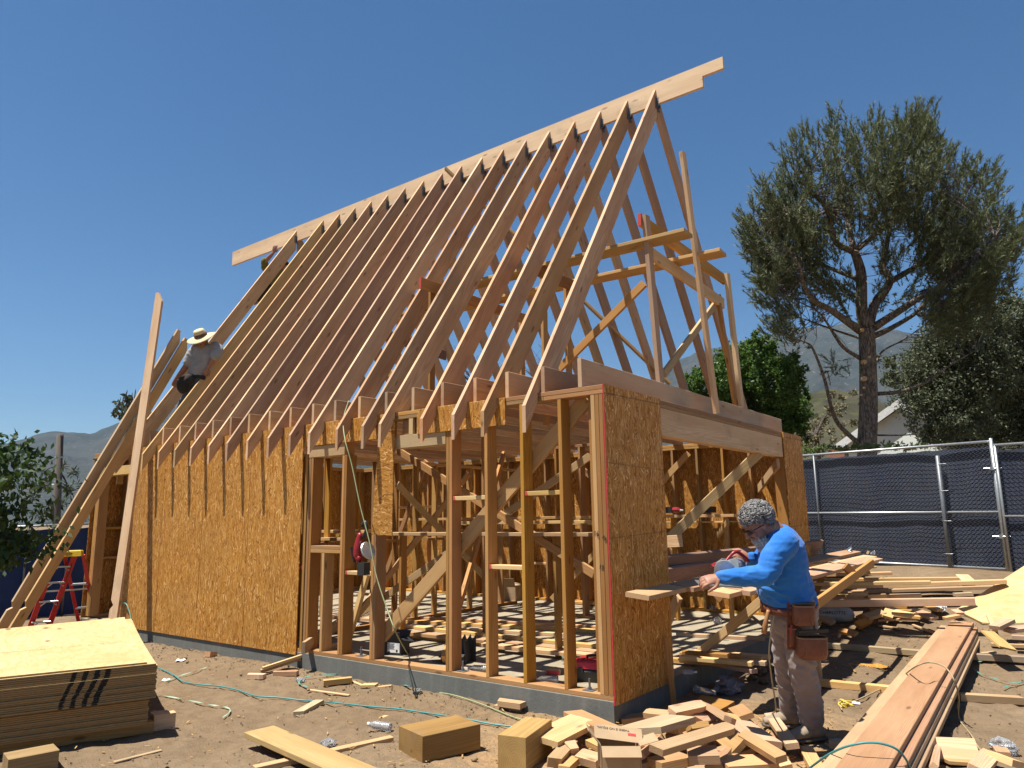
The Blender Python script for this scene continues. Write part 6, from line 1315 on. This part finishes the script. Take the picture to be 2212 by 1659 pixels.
def hairmat():
    n = N('grey_hair'); r = n.new('ShaderNodeNewGeometry').outputs['Random Per Island']; c = n.mix(n.mapr(r, .2, .9), (.085, .08, .075), (.26, .25, .24)); return n.done(c, .5, spec=.5)
M['hair'] = hairmat(); M['beardhair'] = leafmat('beard_hair', (.28, .27, .26), (.62, .60, .57), .5, 0)
def loft(rings, ref, sides=20):
    """rings: (centre, a, b[, ref override]) ; a along ref (made square to the path), b across"""
    n = len(rings); V = []; C_ = [Vector(r[0]) for r in rings]
    for i, r in enumerate(rings):
        t = (C_[min(i+1, n-1)]-C_[max(i-1, 0)]).normalized(); rf = Vector(r[3]) if len(r) > 3 else Vector(ref); x = (rf-t*rf.dot(t)).normalized(); y = t.cross(x)
        for k in range(sides): an = 2*math.pi*k/sides; V.append(C_[i]+x*math.cos(an)*r[1]+y*math.sin(an)*r[2])
    F = [(i*sides+k, i*sides+(k+1) % sides, (i+1)*sides+(k+1) % sides, (i+1)*sides+k) for i in range(n-1) for k in range(sides)]
    F += [tuple(range(sides-1, -1, -1)), tuple(range((n-1)*sides, n*sides))]
    return V, F
def limb(pts, rad, ref, flat=1.0, n=4, caps=True):
    P = curve_pts(pts, n); m = len(P); R = []; seg = (m-1)/(len(rad)-1)
    for i in range(m):
        f = i/seg; k = min(int(f), len(rad)-2); R.append(rad[k]*(1-(f-k))+rad[k+1]*(f-k))
    rings = [(P[i], R[i], R[i]*flat) for i in range(m)]
    if caps:
        a = (P[0]-P[1]).normalized(); b = (P[-1]-P[-2]).normalized()
        rings = [(P[0]+a*R[0]*k, R[0]*math.sqrt(max(.02, 1-k*k)), R[0]*flat*math.sqrt(max(.02, 1-k*k))) for k in (.97, .75, .4)]+rings+[(P[-1]+b*R[-1]*k, R[-1]*math.sqrt(max(.02, 1-k*k)), R[-1]*flat*math.sqrt(max(.02, 1-k*k))) for k in (.4, .75, .97)]
    return loft(rings, ref, 16)
def ellips(c, ax, rx, ry, rz, seg=20):
    """ax: 3x3 columns; radii"""
    V, F = [], []; n = 12
    for i in range(1, n):
        th = math.pi*i/n
        for k in range(seg): a = 2*math.pi*k/seg; V.append(Vector(c)+ax @ Vector((rx*math.sin(th)*math.cos(a), ry*math.sin(th)*math.sin(a), rz*math.cos(th))))
    F = [(i*seg+k, (i+1)*seg+k, (i+1)*seg+(k+1) % seg, i*seg+(k+1) % seg) for i in range(n-2) for k in range(seg)]; F += [tuple(range(seg)), tuple(range((n-1)*seg-1, (n-2)*seg-1, -1))]
    return V, F
def fuse(name, pieces, voxel, mat, parent, disp=None, smooth=2):
    mb = MB(); [mb.add(V, F) for V, F in pieces]; me = pymesh(name, mb.V, mb.F)
    bm = bmesh.new(); bm.from_mesh(me); bmesh.ops.recalc_face_normals(bm, faces=bm.faces); bm.to_mesh(me); bm.free()
    o = bpy.data.objects.new(name, me); scene.collection.objects.link(o); r = o.modifiers.new('r', 'REMESH'); r.mode = 'VOXEL'; r.voxel_size = voxel
    s = o.modifiers.new('s', 'SMOOTH'); s.iterations = smooth; s.factor = .6; bpy.context.view_layer.update()
    m2 = bpy.data.meshes.new_from_object(o.evaluated_get(bpy.context.evaluated_depsgraph_get())); bpy.data.objects.remove(o)
    if disp:
        nn = [v.normal.copy() for v in m2.vertices]
        for v, q in zip(m2.vertices, nn): v.co = v.co+q*disp(v.co)
    m2.shade_smooth(); m2.materials.clear(); m2.materials.append(mat); return link(name, m2, mat, parent, I4)
def folds(amp, sx, sz, off=0, base=0):
    def f(p):
        a = noise.noise(Vector((p.x*sx+off, p.y*sx, p.z*sz+p.x*3))); b = noise.noise(Vector((p.x*sx*2.1, p.y*sx*2.1+off, p.z*sz*2.2-p.y*5)))
        return base+amp*(1-abs(a)*2.6)*.6+amp*.45*b
    return f
def hand(wrist, d, up, side, L=.19, curl=.5, spread=1.0, thumb=1):
    """palm + 5 fingers. d: direction of the fingers, up: back of the hand, side: towards the thumb"""
    d = Vector(d).normalized(); up = Vector(up); up = (up-d*up.dot(d)).normalized(); s = Vector(side); s = (s-d*s.dot(d)-up*s.dot(up)).normalized(); s_ = L/.19
    out = [loft([(wrist-d*.03*s_, .027*s_, .021*s_), (wrist, .028*s_, .020*s_), (wrist+d*.03*s_, .036*s_, .018*s_), (wrist+d*.065*s_, .042*s_, .016*s_), (wrist+d*.092*s_, .040*s_, .013*s_), (wrist+d*.10*s_, .034*s_, .009*s_)], s, 14)]
    for k, (off, ln) in enumerate(((.031, .070), (.011, .079), (-.010, .073), (-.030, .058))):
        p = wrist+d*.085*s_+s*off*s_; pts = [p]; a = curl*.45; l = ln*s_
        for j, fr in enumerate((.45, .32, .26)):
            dirv = (d*math.cos(a)-up*math.sin(a)+s*off*1.2*spread).normalized(); p = p+dirv*l*fr; pts.append(p); a += curl*.85
        out.append(limb(pts, [.0098*s_, .0092*s_, .0082*s_, .007*s_], s, 1, 3))
    if thumb:
        p = wrist+d*.022*s_+s*.024*s_; a = (d*.62+s*.7-up*.35).normalized(); b = (d*.92+s*.15-up*.45*curl).normalized(); out.append(limb([p, p+a*.042*s_, p+a*.042*s_+b*.032*s_, p+a*.042*s_+b*.058*s_], [.0145*s_, .0118*s_, .0105*s_, .008*s_], up, 1, 3))
    return out
def head(c, fwd, up, s=1.0):
    """ellipsoids for skull, jaw, nose, ears, brow; fwd: face direction"""
    fwd = Vector(fwd).normalized(); up = Vector(up); up = (up-fwd*up.dot(fwd)).normalized(); lf = up.cross(fwd); ax = Matrix((fwd, lf, up)).transposed(); c = Vector(c)
    def P(f, l, u): return c+fwd*f*s+lf*l*s+up*u*s
    out = [ellips(P(-.008, 0, .025), ax, .098*s, .077*s, .092*s), ellips(P(.030, 0, -.035), ax, .062*s, .058*s, .082*s), ellips(P(.055, 0, -.085), ax, .030*s, .032*s, .026*s)]
    out.append(limb([P(.088, 0, .012), P(.102, 0, -.012), P(.112, 0, -.032)], [.010*s, .012*s, .015*s], lf, 1, 3))
    for l in (-1, 1):
        out.append(ellips(P(-.005, .076*l, -.008), ax, .018*s, .010*s, .032*s, 12)); out.append(ellips(P(.078, .03*l, .022), ax, .016*s, .024*s, .009*s, 12)); out.append(ellips(P(.070, .038*l, -.028), ax, .022*s, .022*s, .022*s, 12))
        out.append(ellips(P(.098, .012*l, -.031), ax, .010*s, .009*s, .008*s, 10))
    out.append(ellips(P(.088, 0, -.056), ax, .012*s, .024*s, .006*s, 12)); out.append(ellips(P(.085, 0, -.066), ax, .012*s, .021*s, .007*s, 12))
    return out, P, ax
def curls(c_list, n, R, mat, name, parent, seed, rad=.0042, Lc=.03, twist=1.0, flow=None):
    rs = random.Random(seed); mb = MB()
    for i in range(n):
        c, nrm = c_list(rs); t = nrm.cross(Vector((rs.uniform(-1, 1), rs.uniform(-1, 1), rs.uniform(-1, 1)))).normalized(); b = nrm.cross(t); r = R*rs.uniform(.6, 1.2); pts = []
        if flow is not None:
            b = Vector(flow)+Vector((rs.gauss(0, .45), rs.gauss(0, .45), rs.gauss(0, .45))); b = (b-nrm*b.dot(nrm)).normalized(); t = nrm.cross(b)
        for k in range(7):
            a = k*.95*twist; pts.append(c+nrm*(Lc*.5*math.sin(k/6*3.14)+.002)+t*(r*math.sin(a))+b*(Lc*.55*k/6)+nrm*(r*.35*math.cos(a)))
        mb.tube(pts, [rad, rad*1.1, rad, rad, rad*.9, rad*.7, rad*.4], 4, cap=False)
    return mb.build(name, mat, parent, I4, smooth=True)
def worker():
    D0 = 5.15
    def W(u, v, dd=0): return dep(u, v, D0+dd)
    base = G(1735, 1600); t = tag(empty('person', base), 'grey haired man in blue shirt and tool belt sawing at the bench', 'person', 'people at work')
    X, Z = RT, UP; Y = FW
    # --- trousers
    hipN, hipF = W(1722, 1318, -.09), W(1696, 1318, .10)
    kneeN, kneeF = W(1733, 1448, -.12), W(1700, 1438, .16)
    ankN, ankF = W(1753, 1553, -.06), W(1707, 1532, .24)
    tr = [limb([W(1714, 1300, 0), W(1716, 1316, 0), W(1713, 1338, 0)], [.145, .155, .145], X, 1.1),
          limb([hipN+Z*.02, hipN.lerp(kneeN, .5)+X*.01, kneeN, kneeN.lerp(ankN, .5)+X*.012, ankN-Z*.0], [.118, .108, .088, .086, .078], X, .95), limb([hipF+Z*.02, hipF.lerp(kneeF, .5), kneeF, kneeF.lerp(ankF, .5)+X*.01, ankF], [.115, .10, .083, .080, .072], X, .95)]
    fuse('trousers', tr, .009, M['khaki'], t, folds(.016, 9, 13, 3))
    # --- shirt
    sh = [loft([(W(1682, 1138), .062, .075), (W(1684, 1150), .10, .15), (W(1688, 1172), .142, .20), (W(1691, 1200), .156, .215), (W(1690, 1228), .168, .205), (W(1691, 1255), .186, .20), (W(1700, 1282), .184, .195), (W(1705, 1300), .182, .19), (W(1702, 1314), .174, .185)], X, 28)]
    shN, shF = W(1690, 1174, -.19), W(1672, 1168, .19); elN, elF = W(1655, 1240, -.26), W(1632, 1228, .26); wrN, wrF = W(1560, 1247, -.20), W(1624, 1204, .10)
    sh += [limb([shN-Z*.0+X*.02, shN.lerp(elN, .5)-X*.01, elN, elN.lerp(wrN, .5)-Z*.005, wrN], [.092, .084, .075, .064, .046], X, 1.0, 5), limb([shF, shF.lerp(elF, .5), elF, elF.lerp(wrF, .6), wrF], [.085, .07, .058, .048, .040], X, 1, 5)]
    def sf(p):
        rel = p-W(1700, 1300); h = rel.dot(Z); q = folds(.013, 9, 24, 1)(p); low = max(0, min(1, (.32-h)/.25)); return q*(.35+.9*low)
    fuse('shirt', sh, .0085, M['blue'], t, sf)
    # dashed print down the back of the shoulder
    d_ = MB()
    for k in range(7): c = W(1703+k*3.4, 1137+k*4.2, -.205+.0*k); c = c-FW*.02; d_.box(tuple(c), (.007, .007, .004))
    # --- skin: one body
    hd, HP_, hax = head(W(1637, 1133), (-X*.80-Z*.52-Y*.12), Z*.85-X*.5, 1.02)
    hN = hand(wrN-X*.015, -X*.95-Z*.18-Y*.1, Z*.8-Y*.5, -Z*.3-Y*.8+X*.1, .20, .75); hF = hand(wrF-X*.02, -X*.85+Z*.05-Y*.2, Y*.2-Y*.9+Z*.3, Z*.9-X*.1, .19, 1.5)
    sk = hd+[limb([HP_(-.04, 0, -.05), W(1670, 1140), W(1682, 1158)], [.058, .060, .07], X, 1.05)]+hN+hF
    sk += [limb([elN, wrN], [.035, .026], X), limb([elF, wrF], [.035, .026], X), limb([shN, elN], [.05, .036], X), limb([shF, elF], [.05, .036], X), limb([shN.lerp(shF, .1), shN.lerp(shF, .9)], [.06, .06], X),
           limb([W(1686, 1165), W(1692, 1230), W(1705, 1310)], [.10, .11, .12], X), limb([hipN, kneeN, ankN], [.07, .055, .04], X), limb([hipF, kneeF, ankF], [.07, .055, .04], X)]
    fuse('body', sk, .0048, M['skin'], t, smooth=1)
    # --- hair: cap plus curls
    up = hax.col[2]; fw = hax.col[0]; lf = hax.col[1]; cc = HP_(-.022, 0, .048)
    cap_ = ellips(HP_(-.022, 0, .040), hax, .104, .086, .088)
    fuse('hair_base', [cap_], .008, simple('dark_hair_base', (.03, .027, .025), .8), t) if 0 else None
    def pick(rs):
        while 1:
            v = Vector((rs.gauss(0, 1), rs.gauss(0, 1), rs.gauss(0, 1))).normalized()
            f, l, u = v
            if u < -.55 and f > -.3: continue
            if f > .45 and u < .1: continue
            if u < -.05 and f > -.1: continue
            if u < -.75: continue
            p = cc+(fw*f*.096+lf*l*.083+up*u*.088)*(1+.10*noise.noise(v*2.3+Vector((5, 1, 0)))); return p, (fw*f+lf*l+up*u).normalized()
    hm = MB(); V, F = ellips(HP_(-.026, 0, .042), hax, .103, .085, .088); hm.add(V, F); hb = hm.build('hair', simple('hair_base_grey', (.085, .08, .075), .8, nscale=60), t, I4, smooth=True)
    curls(pick, 1500, .010, M['hair'], 'hair_curls', hb, 3,   .0036, .062, 1.2, flow=(-fw-up*.15))
    def pickb(rs):
        a = rs.uniform(-1, 1); u = rs.uniform(-1, 1); k = rs.uniform(0, 1); p = HP_(.030+.045*math.cos(a*1.5)-.01*k, .058*math.sin(a*1.5), -.070-.055*k-.085*max(0, u)*math.cos(a*1.5)); return p, (fw*.5+lf*a-up*.5).normalized()
    bb = MB(); V, F = ellips(HP_(.050, 0, -.095), hax, .046, .046, .05); bb.add(V, F); bo = bb.build('beard', simple('beard_grey', (.36, .35, .33), .8, nscale=40), t, I4, smooth=True); curls(pickb, 420, .006, M['beardhair'], 'beard_curls', bo, 5, .0024, .045, .5)
    def pickm(rs): a = rs.uniform(-1, 1); p = HP_(.096-.02*abs(a), .03*a, -.048); return p, (fw-up*.4).normalized()
    curls(pickm, 50, .004, M['hair'], 'moustache', t, 6, .0025, .018)
    # --- glasses
    gb = MB()
    for l in (-1, 1):
        V, F = ellips(HP_(.098, .034*l, .004), hax, .008, .030, .020, 14); gb.add(V, F)
        gb.tube([HP_(.095, .062*l, .010), HP_(.04, .083*l, .010), HP_(-.01, .084*l, .004)], .0035, 5)
    gb.tube([HP_(.104, -.012, .008), HP_(.106, 0, .011), HP_(.104, .012, .008)], .003, 5); gb.build('sunglasses', simple('black_gloss', (.008, .008, .008), .12), t, I4, smooth=True)
    # --- boots
    for nm, ank, toe, heel in (('boot', ankN, G(1722, 1606), G(1782, 1600)), ('boot', ankF, G(1682, 1572), G(1726, 1572))):
        toe = Vector(toe); heel = Vector(heel); d = (toe-heel); d.z = 0; L = .30; d.normalize(); mid = Vector((ank.x, ank.y, 0)); gzz = gz(ank.x, ank.y)+.012; hl = mid-d*.085; hl.z = gzz; sd = d.cross(Vector((0, 0, 1))); Zw = Vector((0, 0, 1))
        up_ = [loft([(hl+d*-.0+Zw*.055, .040, .030, sd), (hl+d*.05+Zw*.065, .043, .050, sd), (hl+d*.12+Zw*.068, .047, .052, sd), (hl+d*.19+Zw*.055, .052, .038, sd), (hl+d*.25+Zw*.046, .050, .030, sd), (hl+d*.285+Zw*.040, .034, .020, sd)], sd, 18), limb([hl+d*.065+Zw*.07, ank+Vector((0, 0, .05))], [.055, .056], sd)]
        b = fuse('boot', up_, .007, M['boot'], t, lambda p: .003*noise.noise(p*22))
        so_ = loft([(hl-d*.018+Zw*.014, .030, .018, sd), (hl+d*.0+Zw*.014, .043, .020, sd), (hl+d*.08+Zw*.014, .044, .019, sd), (hl+d*.18+Zw*.014, .056, .018, sd), (hl+d*.26+Zw*.016, .050, .016, sd), (hl+d*.295+Zw*.018, .030, .013, sd)], sd, 18)
        fuse('sole', [so_], .006, M['sole'], b)
        lc = MB()
        for k in range(4): p = hl+d*(.12+.022*k)+Zw*(.118-.010*k); lc.tube([p-sd*.03-Zw*.012, p, p+sd*.03-Zw*.012], .0035, 5)
        lc.build('laces', M['darkcloth'], b, I4)
    # --- tool belt
    bt = tag(empty('tool_belt', W(1728, 1300, -.2)), None); bt.parent = t; bt.matrix_basis = world_of(t).inverted() @ Matrix.Translation(W(1728, 1300, -.2))
    rings = []; V = []; F = []; n = 30
    for k in range(n):
        a = 2*math.pi*k/n; c = W(1704, 1306)+X*.192*math.cos(a)+Y*.205*math.sin(a)+Z*.012*math.cos(a); V += [c-Z*.026, c+Z*.026]
    F = [(2*k, 2*((k+1) % n), 2*((k+1) % n)+1, 2*k+1) for k in range(n)]
    b = link('belt_strap', pymesh('belt', V, F, True), M['leather'], bt, I4); so2 = b.modifiers.new('t', 'SOLIDIFY'); so2.thickness = .006
    def pouch(u0, v0, u1, v1, dd, thick, nm):
        pts = []; a, b_ = W(u0, v0, dd), W(u1, v0, dd); c, d = W(u1, v1, dd), W(u0, v1, dd); cen = (a+b_+c+d)/4; wd = (b_-a).length/2; ht = (a-d).length/2
        rings = []
        for z, k in ((-1, .80), (-.9, .93), (-.5, 1.0), (.3, 1.0), (.92, .97)): rings.append((cen+Z*ht*z, wd*k, thick*(k if z < 0 else 1)*(.75 if z > .5 else 1)))
        V, F = [], []; sd_ = 20
        for r in rings:
            for q in range(sd_):
                an = 2*math.pi*q/sd_; cx_, sy_ = math.cos(an), math.sin(an); e = .55; V.append(r[0]+X*r[1]*math.copysign(abs(cx_)**e, cx_)+Y*r[2]*math.copysign(abs(sy_)**e, sy_))
        F = [(i*sd_+q, i*sd_+(q+1) % sd_, (i+1)*sd_+(q+1) % sd_, (i+1)*sd_+q) for i in range(len(rings)-1) for q in range(sd_)]+[tuple(range(sd_-1, -1, -1))]
        o = link(nm, pymesh(nm, V, F, True), M['leather'], bt, I4)
        rim = MB(); top = [rings[-1][0]+X*rings[-1][1]*math.copysign(abs(math.cos(q*.3142))**.55, math.cos(q*.3142))+Y*rings[-1][2]*math.copysign(abs(math.sin(q*.3142))**.55, math.sin(q*.3142)) for q in range(20)]; rim.tube(top+[top[0]], .006, 6); 
        rim.build('pouch_rim', M['leatheredge'], o, I4, smooth=True)
        for s in (-1, 1):   # stitched corner arcs
            st = MB(); st.tube(curve_pts([cen+X*wd*.96*s-Y*thick*.62+Z*ht*.3, cen+X*wd*.55*s-Y*(thick+.002)-Z*ht*.15, cen+X*wd*.62*s-Y*(thick+.002)-Z*ht*.6, cen+X*wd*.88*s-Y*thick*.7-Z*ht*.88], 4), .0018, 4); st.build('stitching', M['leatheredge'], o, I4)
        return o
    bp_ = MB(); c = W(1730, 1352, -.185); bp_.box((0, 0, 0), (.19, .012, .32), frame(c, X, Y)); bp_.build('pouch_backing', M['leather'], bt, I4)
    pouch(1712, 1306, 1758, 1350, -.235, .038, 'upper_pouch'); pouch(1720, 1374, 1786, 1422, -.255, .048, 'lower_pouch'); pouch(1704, 1356, 1719, 1396, -.215, .02, 'tool_loop')
    q = MB(); q.box((0, 0, 0), (.20, .012, .022), frame(W(1757, 1364, -.26), X+Z*.05, Y)); q.build('speed_square', M['blackpl'], bt, I4)
    q = MB(); q.tube([W(1710, 1350, -.235), W(1708, 1372, -.235)], .007, 6); q.build('red_pencil', M['toolred'], bt, I4)
    q = MB(); q.tube(curve_pts([W(1660, 1318, -.10), W(1655, 1340, -.12), W(1650, 1368, -.12)], 4), [.014]*4+[.016, .018, .02, .021, .018], 8); q.build('hammer_handle', simple('hickory', (.30, .14, .05), .5), bt, I4, smooth=True)
    # --- the saw he guides: a thing of its own
    s_ = tag(empty('circular_saw', W(1562, 1236, -.1)), 'silver and red circular saw in the hands of the man in blue', 'saw')
    ax_ = Vector(X*.35+Y*.93).normalized(); m = frame(W(1566, 1232, -.08), ax_, Z)     # disc axis
    rotm = Matrix.Rotation(math.pi/2, 4, 'Y'); g = MB(); g.lathe([(0, .026), (.055, .026), (.070, .016), (.074, 0), (.070, -.016), (0, -.016)], 26, m @ rotm); g.build('blade_guard', M['alu'], s_, I4, smooth=False)
    g = MB(); g.lathe([(0, .001), (.078, .001), (.078, -.001), (0, -.001)], 30, Matrix.Translation(Vector((0, 0, -.03))) @ m @ rotm); g.build('blade', M['steel'], s_, I4)
    g = MB(); g.tube([W(1582, 1222, -.10), W(1596, 1219, .04)], [.042, .045], 14); [g.tube([W(1582+k*2.2, 1222-k*.4, -.10+.022*k), W(1583+k*2.2, 1222-k*.4, -.094+.022*k)], .047, 14) for k in range(6)]; g.build('motor_housing', M['alu'], s_, I4)
    g = MB(); g.tube(curve_pts([W(1565, 1216, -.06), W(1578, 1200, -.04), W(1590, 1192, -.03), W(1604, 1200, .0), W(1616, 1212, .02)], 4), [.010]*5+[.012]*6+[.014]*6, 8); g.build('rear_handle', M['toolred'], s_, I4, smooth=True)
    g = MB(); g.tube([W(1546, 1218, -.02), W(1537, 1224, -.05)], .014, 8); g.build('front_knob', M['toolred'], s_, I4); g = MB(); g.tube([W(1569, 1208, -.03), W(1560, 1207, -.03), W(1546, 1217, -.03)], .004, 5); g.build('guard_lever', M['alu'], s_, I4)
    g = MB(); g.box((0, 0, 0), (.30, .12, .005), frame(W(1552, 1262, -.12)+Z*0, -X*1+Y*.0+Z*.08, Y)); g.tube([W(1518, 1252, -.15), W(1524, 1268, -.15)], .007, 6); g.build('base_shoe', M['steel'], s_, I4)
worker()

def roofer():
    hp = onX(443, 803, -7.32); d0 = (hp-CAM).dot(FW); X, Y, Z = RT, FW, UP
    def W(u, v, dd=0): return dep(u, v, d0+dd)
    t = tag(empty('person', W(430, 850)), 'man in a wide straw hat and grey shirt standing between the rafters on the left', 'person', 'people at work')
    print('roofer depth', d0, 143*11/d0)
    fuse('shirt', [loft([(W(440, 745, .05), .06, .06), (W(442, 750, .05), .15, .10), (W(442, 765, .04), .175, .125), (W(437, 785, .04), .165, .12), (W(430, 800, .05), .16, .12), (W(428, 814, .06), .16, .12)], X, 22),
                   limb([W(424, 752, .05), W(412, 768, .0), W(408, 782, 0)], [.075, .075, .08], X), limb([W(465, 748, .05), W(472, 756, 0), W(466, 768, -.05)], [.078, .075, .078], X)], .012, M['greyshirt'], t, folds(.010, 6, 14, 5))
    hd, HP_, hax = head(W(437, 737, -.02), (-Y*.75-Z*.62-X*.05), Z*.8-Y*.5, 1.0)
    hr = hand(W(449, 795, -.06), -Z*.55-X*.3-Y*.1, -Y*.8+Z*.2, X*.8, .19, 1.1); hl = hand(W(380, 818, .1), -Z*.8-X*.3, -Y, X, .18, .6)
    fuse('body', hd+[limb([HP_(-.04, 0, -.05), W(440, 750, .05)], [.055, .06], X), limb([W(410, 778, 0), W(396, 800, .05), W(381, 817, .1)], [.048, .045, .028], X), limb([W(468, 764, -.03), W(458, 782, -.05), W(449, 795, -.06)], [.047, .042, .028], X), limb([W(424, 752, .05), W(410, 778, .02)], [.05, .045], X), limb([W(462, 752, .05), W(468, 764, -.03)], [.05, .045], X),
                    limb([W(440, 755, .05), W(430, 810, .06)], [.10, .11], X), limb([W(430, 815, .08), W(412, 845, .12), W(388, 876, .2)], [.08, .06, .045], X)]+hr+hl, .007, M['skin'], t, smooth=1)
    fuse('trousers', [limb([W(428, 812, .07), W(422, 832, .08), W(410, 852, .12), W(392, 880, .2), W(388, 905, .2)], [.15, .105, .09, .075, .07], X, .9), limb([W(432, 812, .10), W(436, 845, .25), W(430, 890, .3)], [.14, .09, .07], X, .9)], .012, M['jeans'], t, folds(.008, 6, 9, 8))
    # hat
    c = HP_(-.01, 0, .085); hz = (Z*.88-Y*.42-X*.22).normalized(); hx = (X-hz*X.dot(hz)).normalized(); mw = frame(c, hx, hz.cross(hx)); br = MB(); V = []; n, m = 40, 5
    for i in range(n):
        a = 2*math.pi*i/n
        for j in range(m+1): r = .09+.125*j/m; V.append((r*math.cos(a)*1.03, r*math.sin(a), .004-.028*(j/m)**1.5+.012*math.cos(2*a)*(j/m)))
    F = [(i*(m+1)+j, i*(m+1)+j+1, ((i+1) % n)*(m+1)+j+1, ((i+1) % n)*(m+1)+j) for i in range(n) for j in range(m)]; br.add(V, F); o = br.build('straw_hat', M['straw'], t, mw, smooth=True); so2 = o.modifiers.new('t', 'SOLIDIFY'); so2.thickness = .005
    cr = MB(); cr.lathe([(.096, 0), (.096, .02), (.092, .05), (.084, .085), (.072, .105), (.05, .112), (.03, .100), (0, .092)], 28); cr.build('hat_crown', M['straw'], o, mw, smooth=True)
    hb = MB(); hb.lathe([(.0975, .004), (.099, .02), (.095, .05), (.093, .05)], 28); hb.build('hat_band', M['hatband'], o, mw, smooth=True)
    fuse('tool_pouch', [ellips(W(396, 832, -.08), Matrix((X, Y, Z)).transposed(), .10, .07, .14), ellips(W(408, 820, -.08), Matrix((X, Y, Z)).transposed(), .09, .06, .09), limb([W(412, 812, -.05), W(440, 816, -.06)], [.03, .03], X)], .014, M['darkcloth'], t, lambda p: .014*noise.noise(p*12))
roofer()
def roofer2():
    hp = onY(594, 538, YR-.10); d0 = (hp-CAM).dot(FW); X, Y, Z = RT, FW, UP
    def W(u, v, dd=0): return dep(u, v, d0+dd)
    t = tag(empty('person', W(575, 640, .2)), 'man in olive shirt crouching behind the rafters, one hand on the ridge board', 'person', 'people at work')
    fuse('shirt', [limb([W(604, 586, .3), W(594, 600, .3), W(582, 618, .3)], [.15, .16, .15], X, .8), limb([W(590, 588, .22), W(574, 578, .15), W(571, 563, .05)], [.09, .08, .06], X)], .013, M['olive'], t, folds(.012, 8, 14, 5))
    hd, HP_, hax = head(W(611, 574, .25), (-X*.5+Z*.3-Y*.3), Z, 1.0)
    fuse('body', hd+hand(W(590, 546, -.02), Z*.9+X*.3, -Y, X*.5-Z*.2, .19, .15, 2.4)+[limb([W(572, 566, .05), W(582, 555, .02), W(590, 547, -.02)], [.045, .04, .028], X), limb([W(592, 590, .25), W(574, 578, .15), W(572, 566, .05)], [.06, .055, .045], X), limb([W(611, 580, .25), W(604, 590, .3), W(582, 618, .3)], [.055, .10, .11], X), limb([W(580, 620, .3), W(560, 634, .1), W(556, 648, .2)], [.07, .055, .04], X)], .008, M['skin'], t, smooth=1)
    fuse('trousers', [limb([W(583, 618, .3), W(566, 626, .15), W(560, 638, .12), W(554, 650, .2)], [.14, .11, .085, .07], X, .9), limb([W(583, 618, .35), W(574, 640, .35), W(585, 656, .4)], [.13, .10, .07], X)], .013, M['darkcloth'], t)
    o = fuse('cap', [ellips(HP_(-.01, 0, .06), hax, .11, .09, .07), limb([HP_(.07, 0, .05), HP_(.15, 0, .035)], [.05, .04], hax.col[1], .25)], .010, M['darkcloth'], t)
    fuse('boot', [limb([W(556, 651, .2), W(549, 654, .05)], [.05, .045], X)], .01, M['boot'], t)
roofer2()
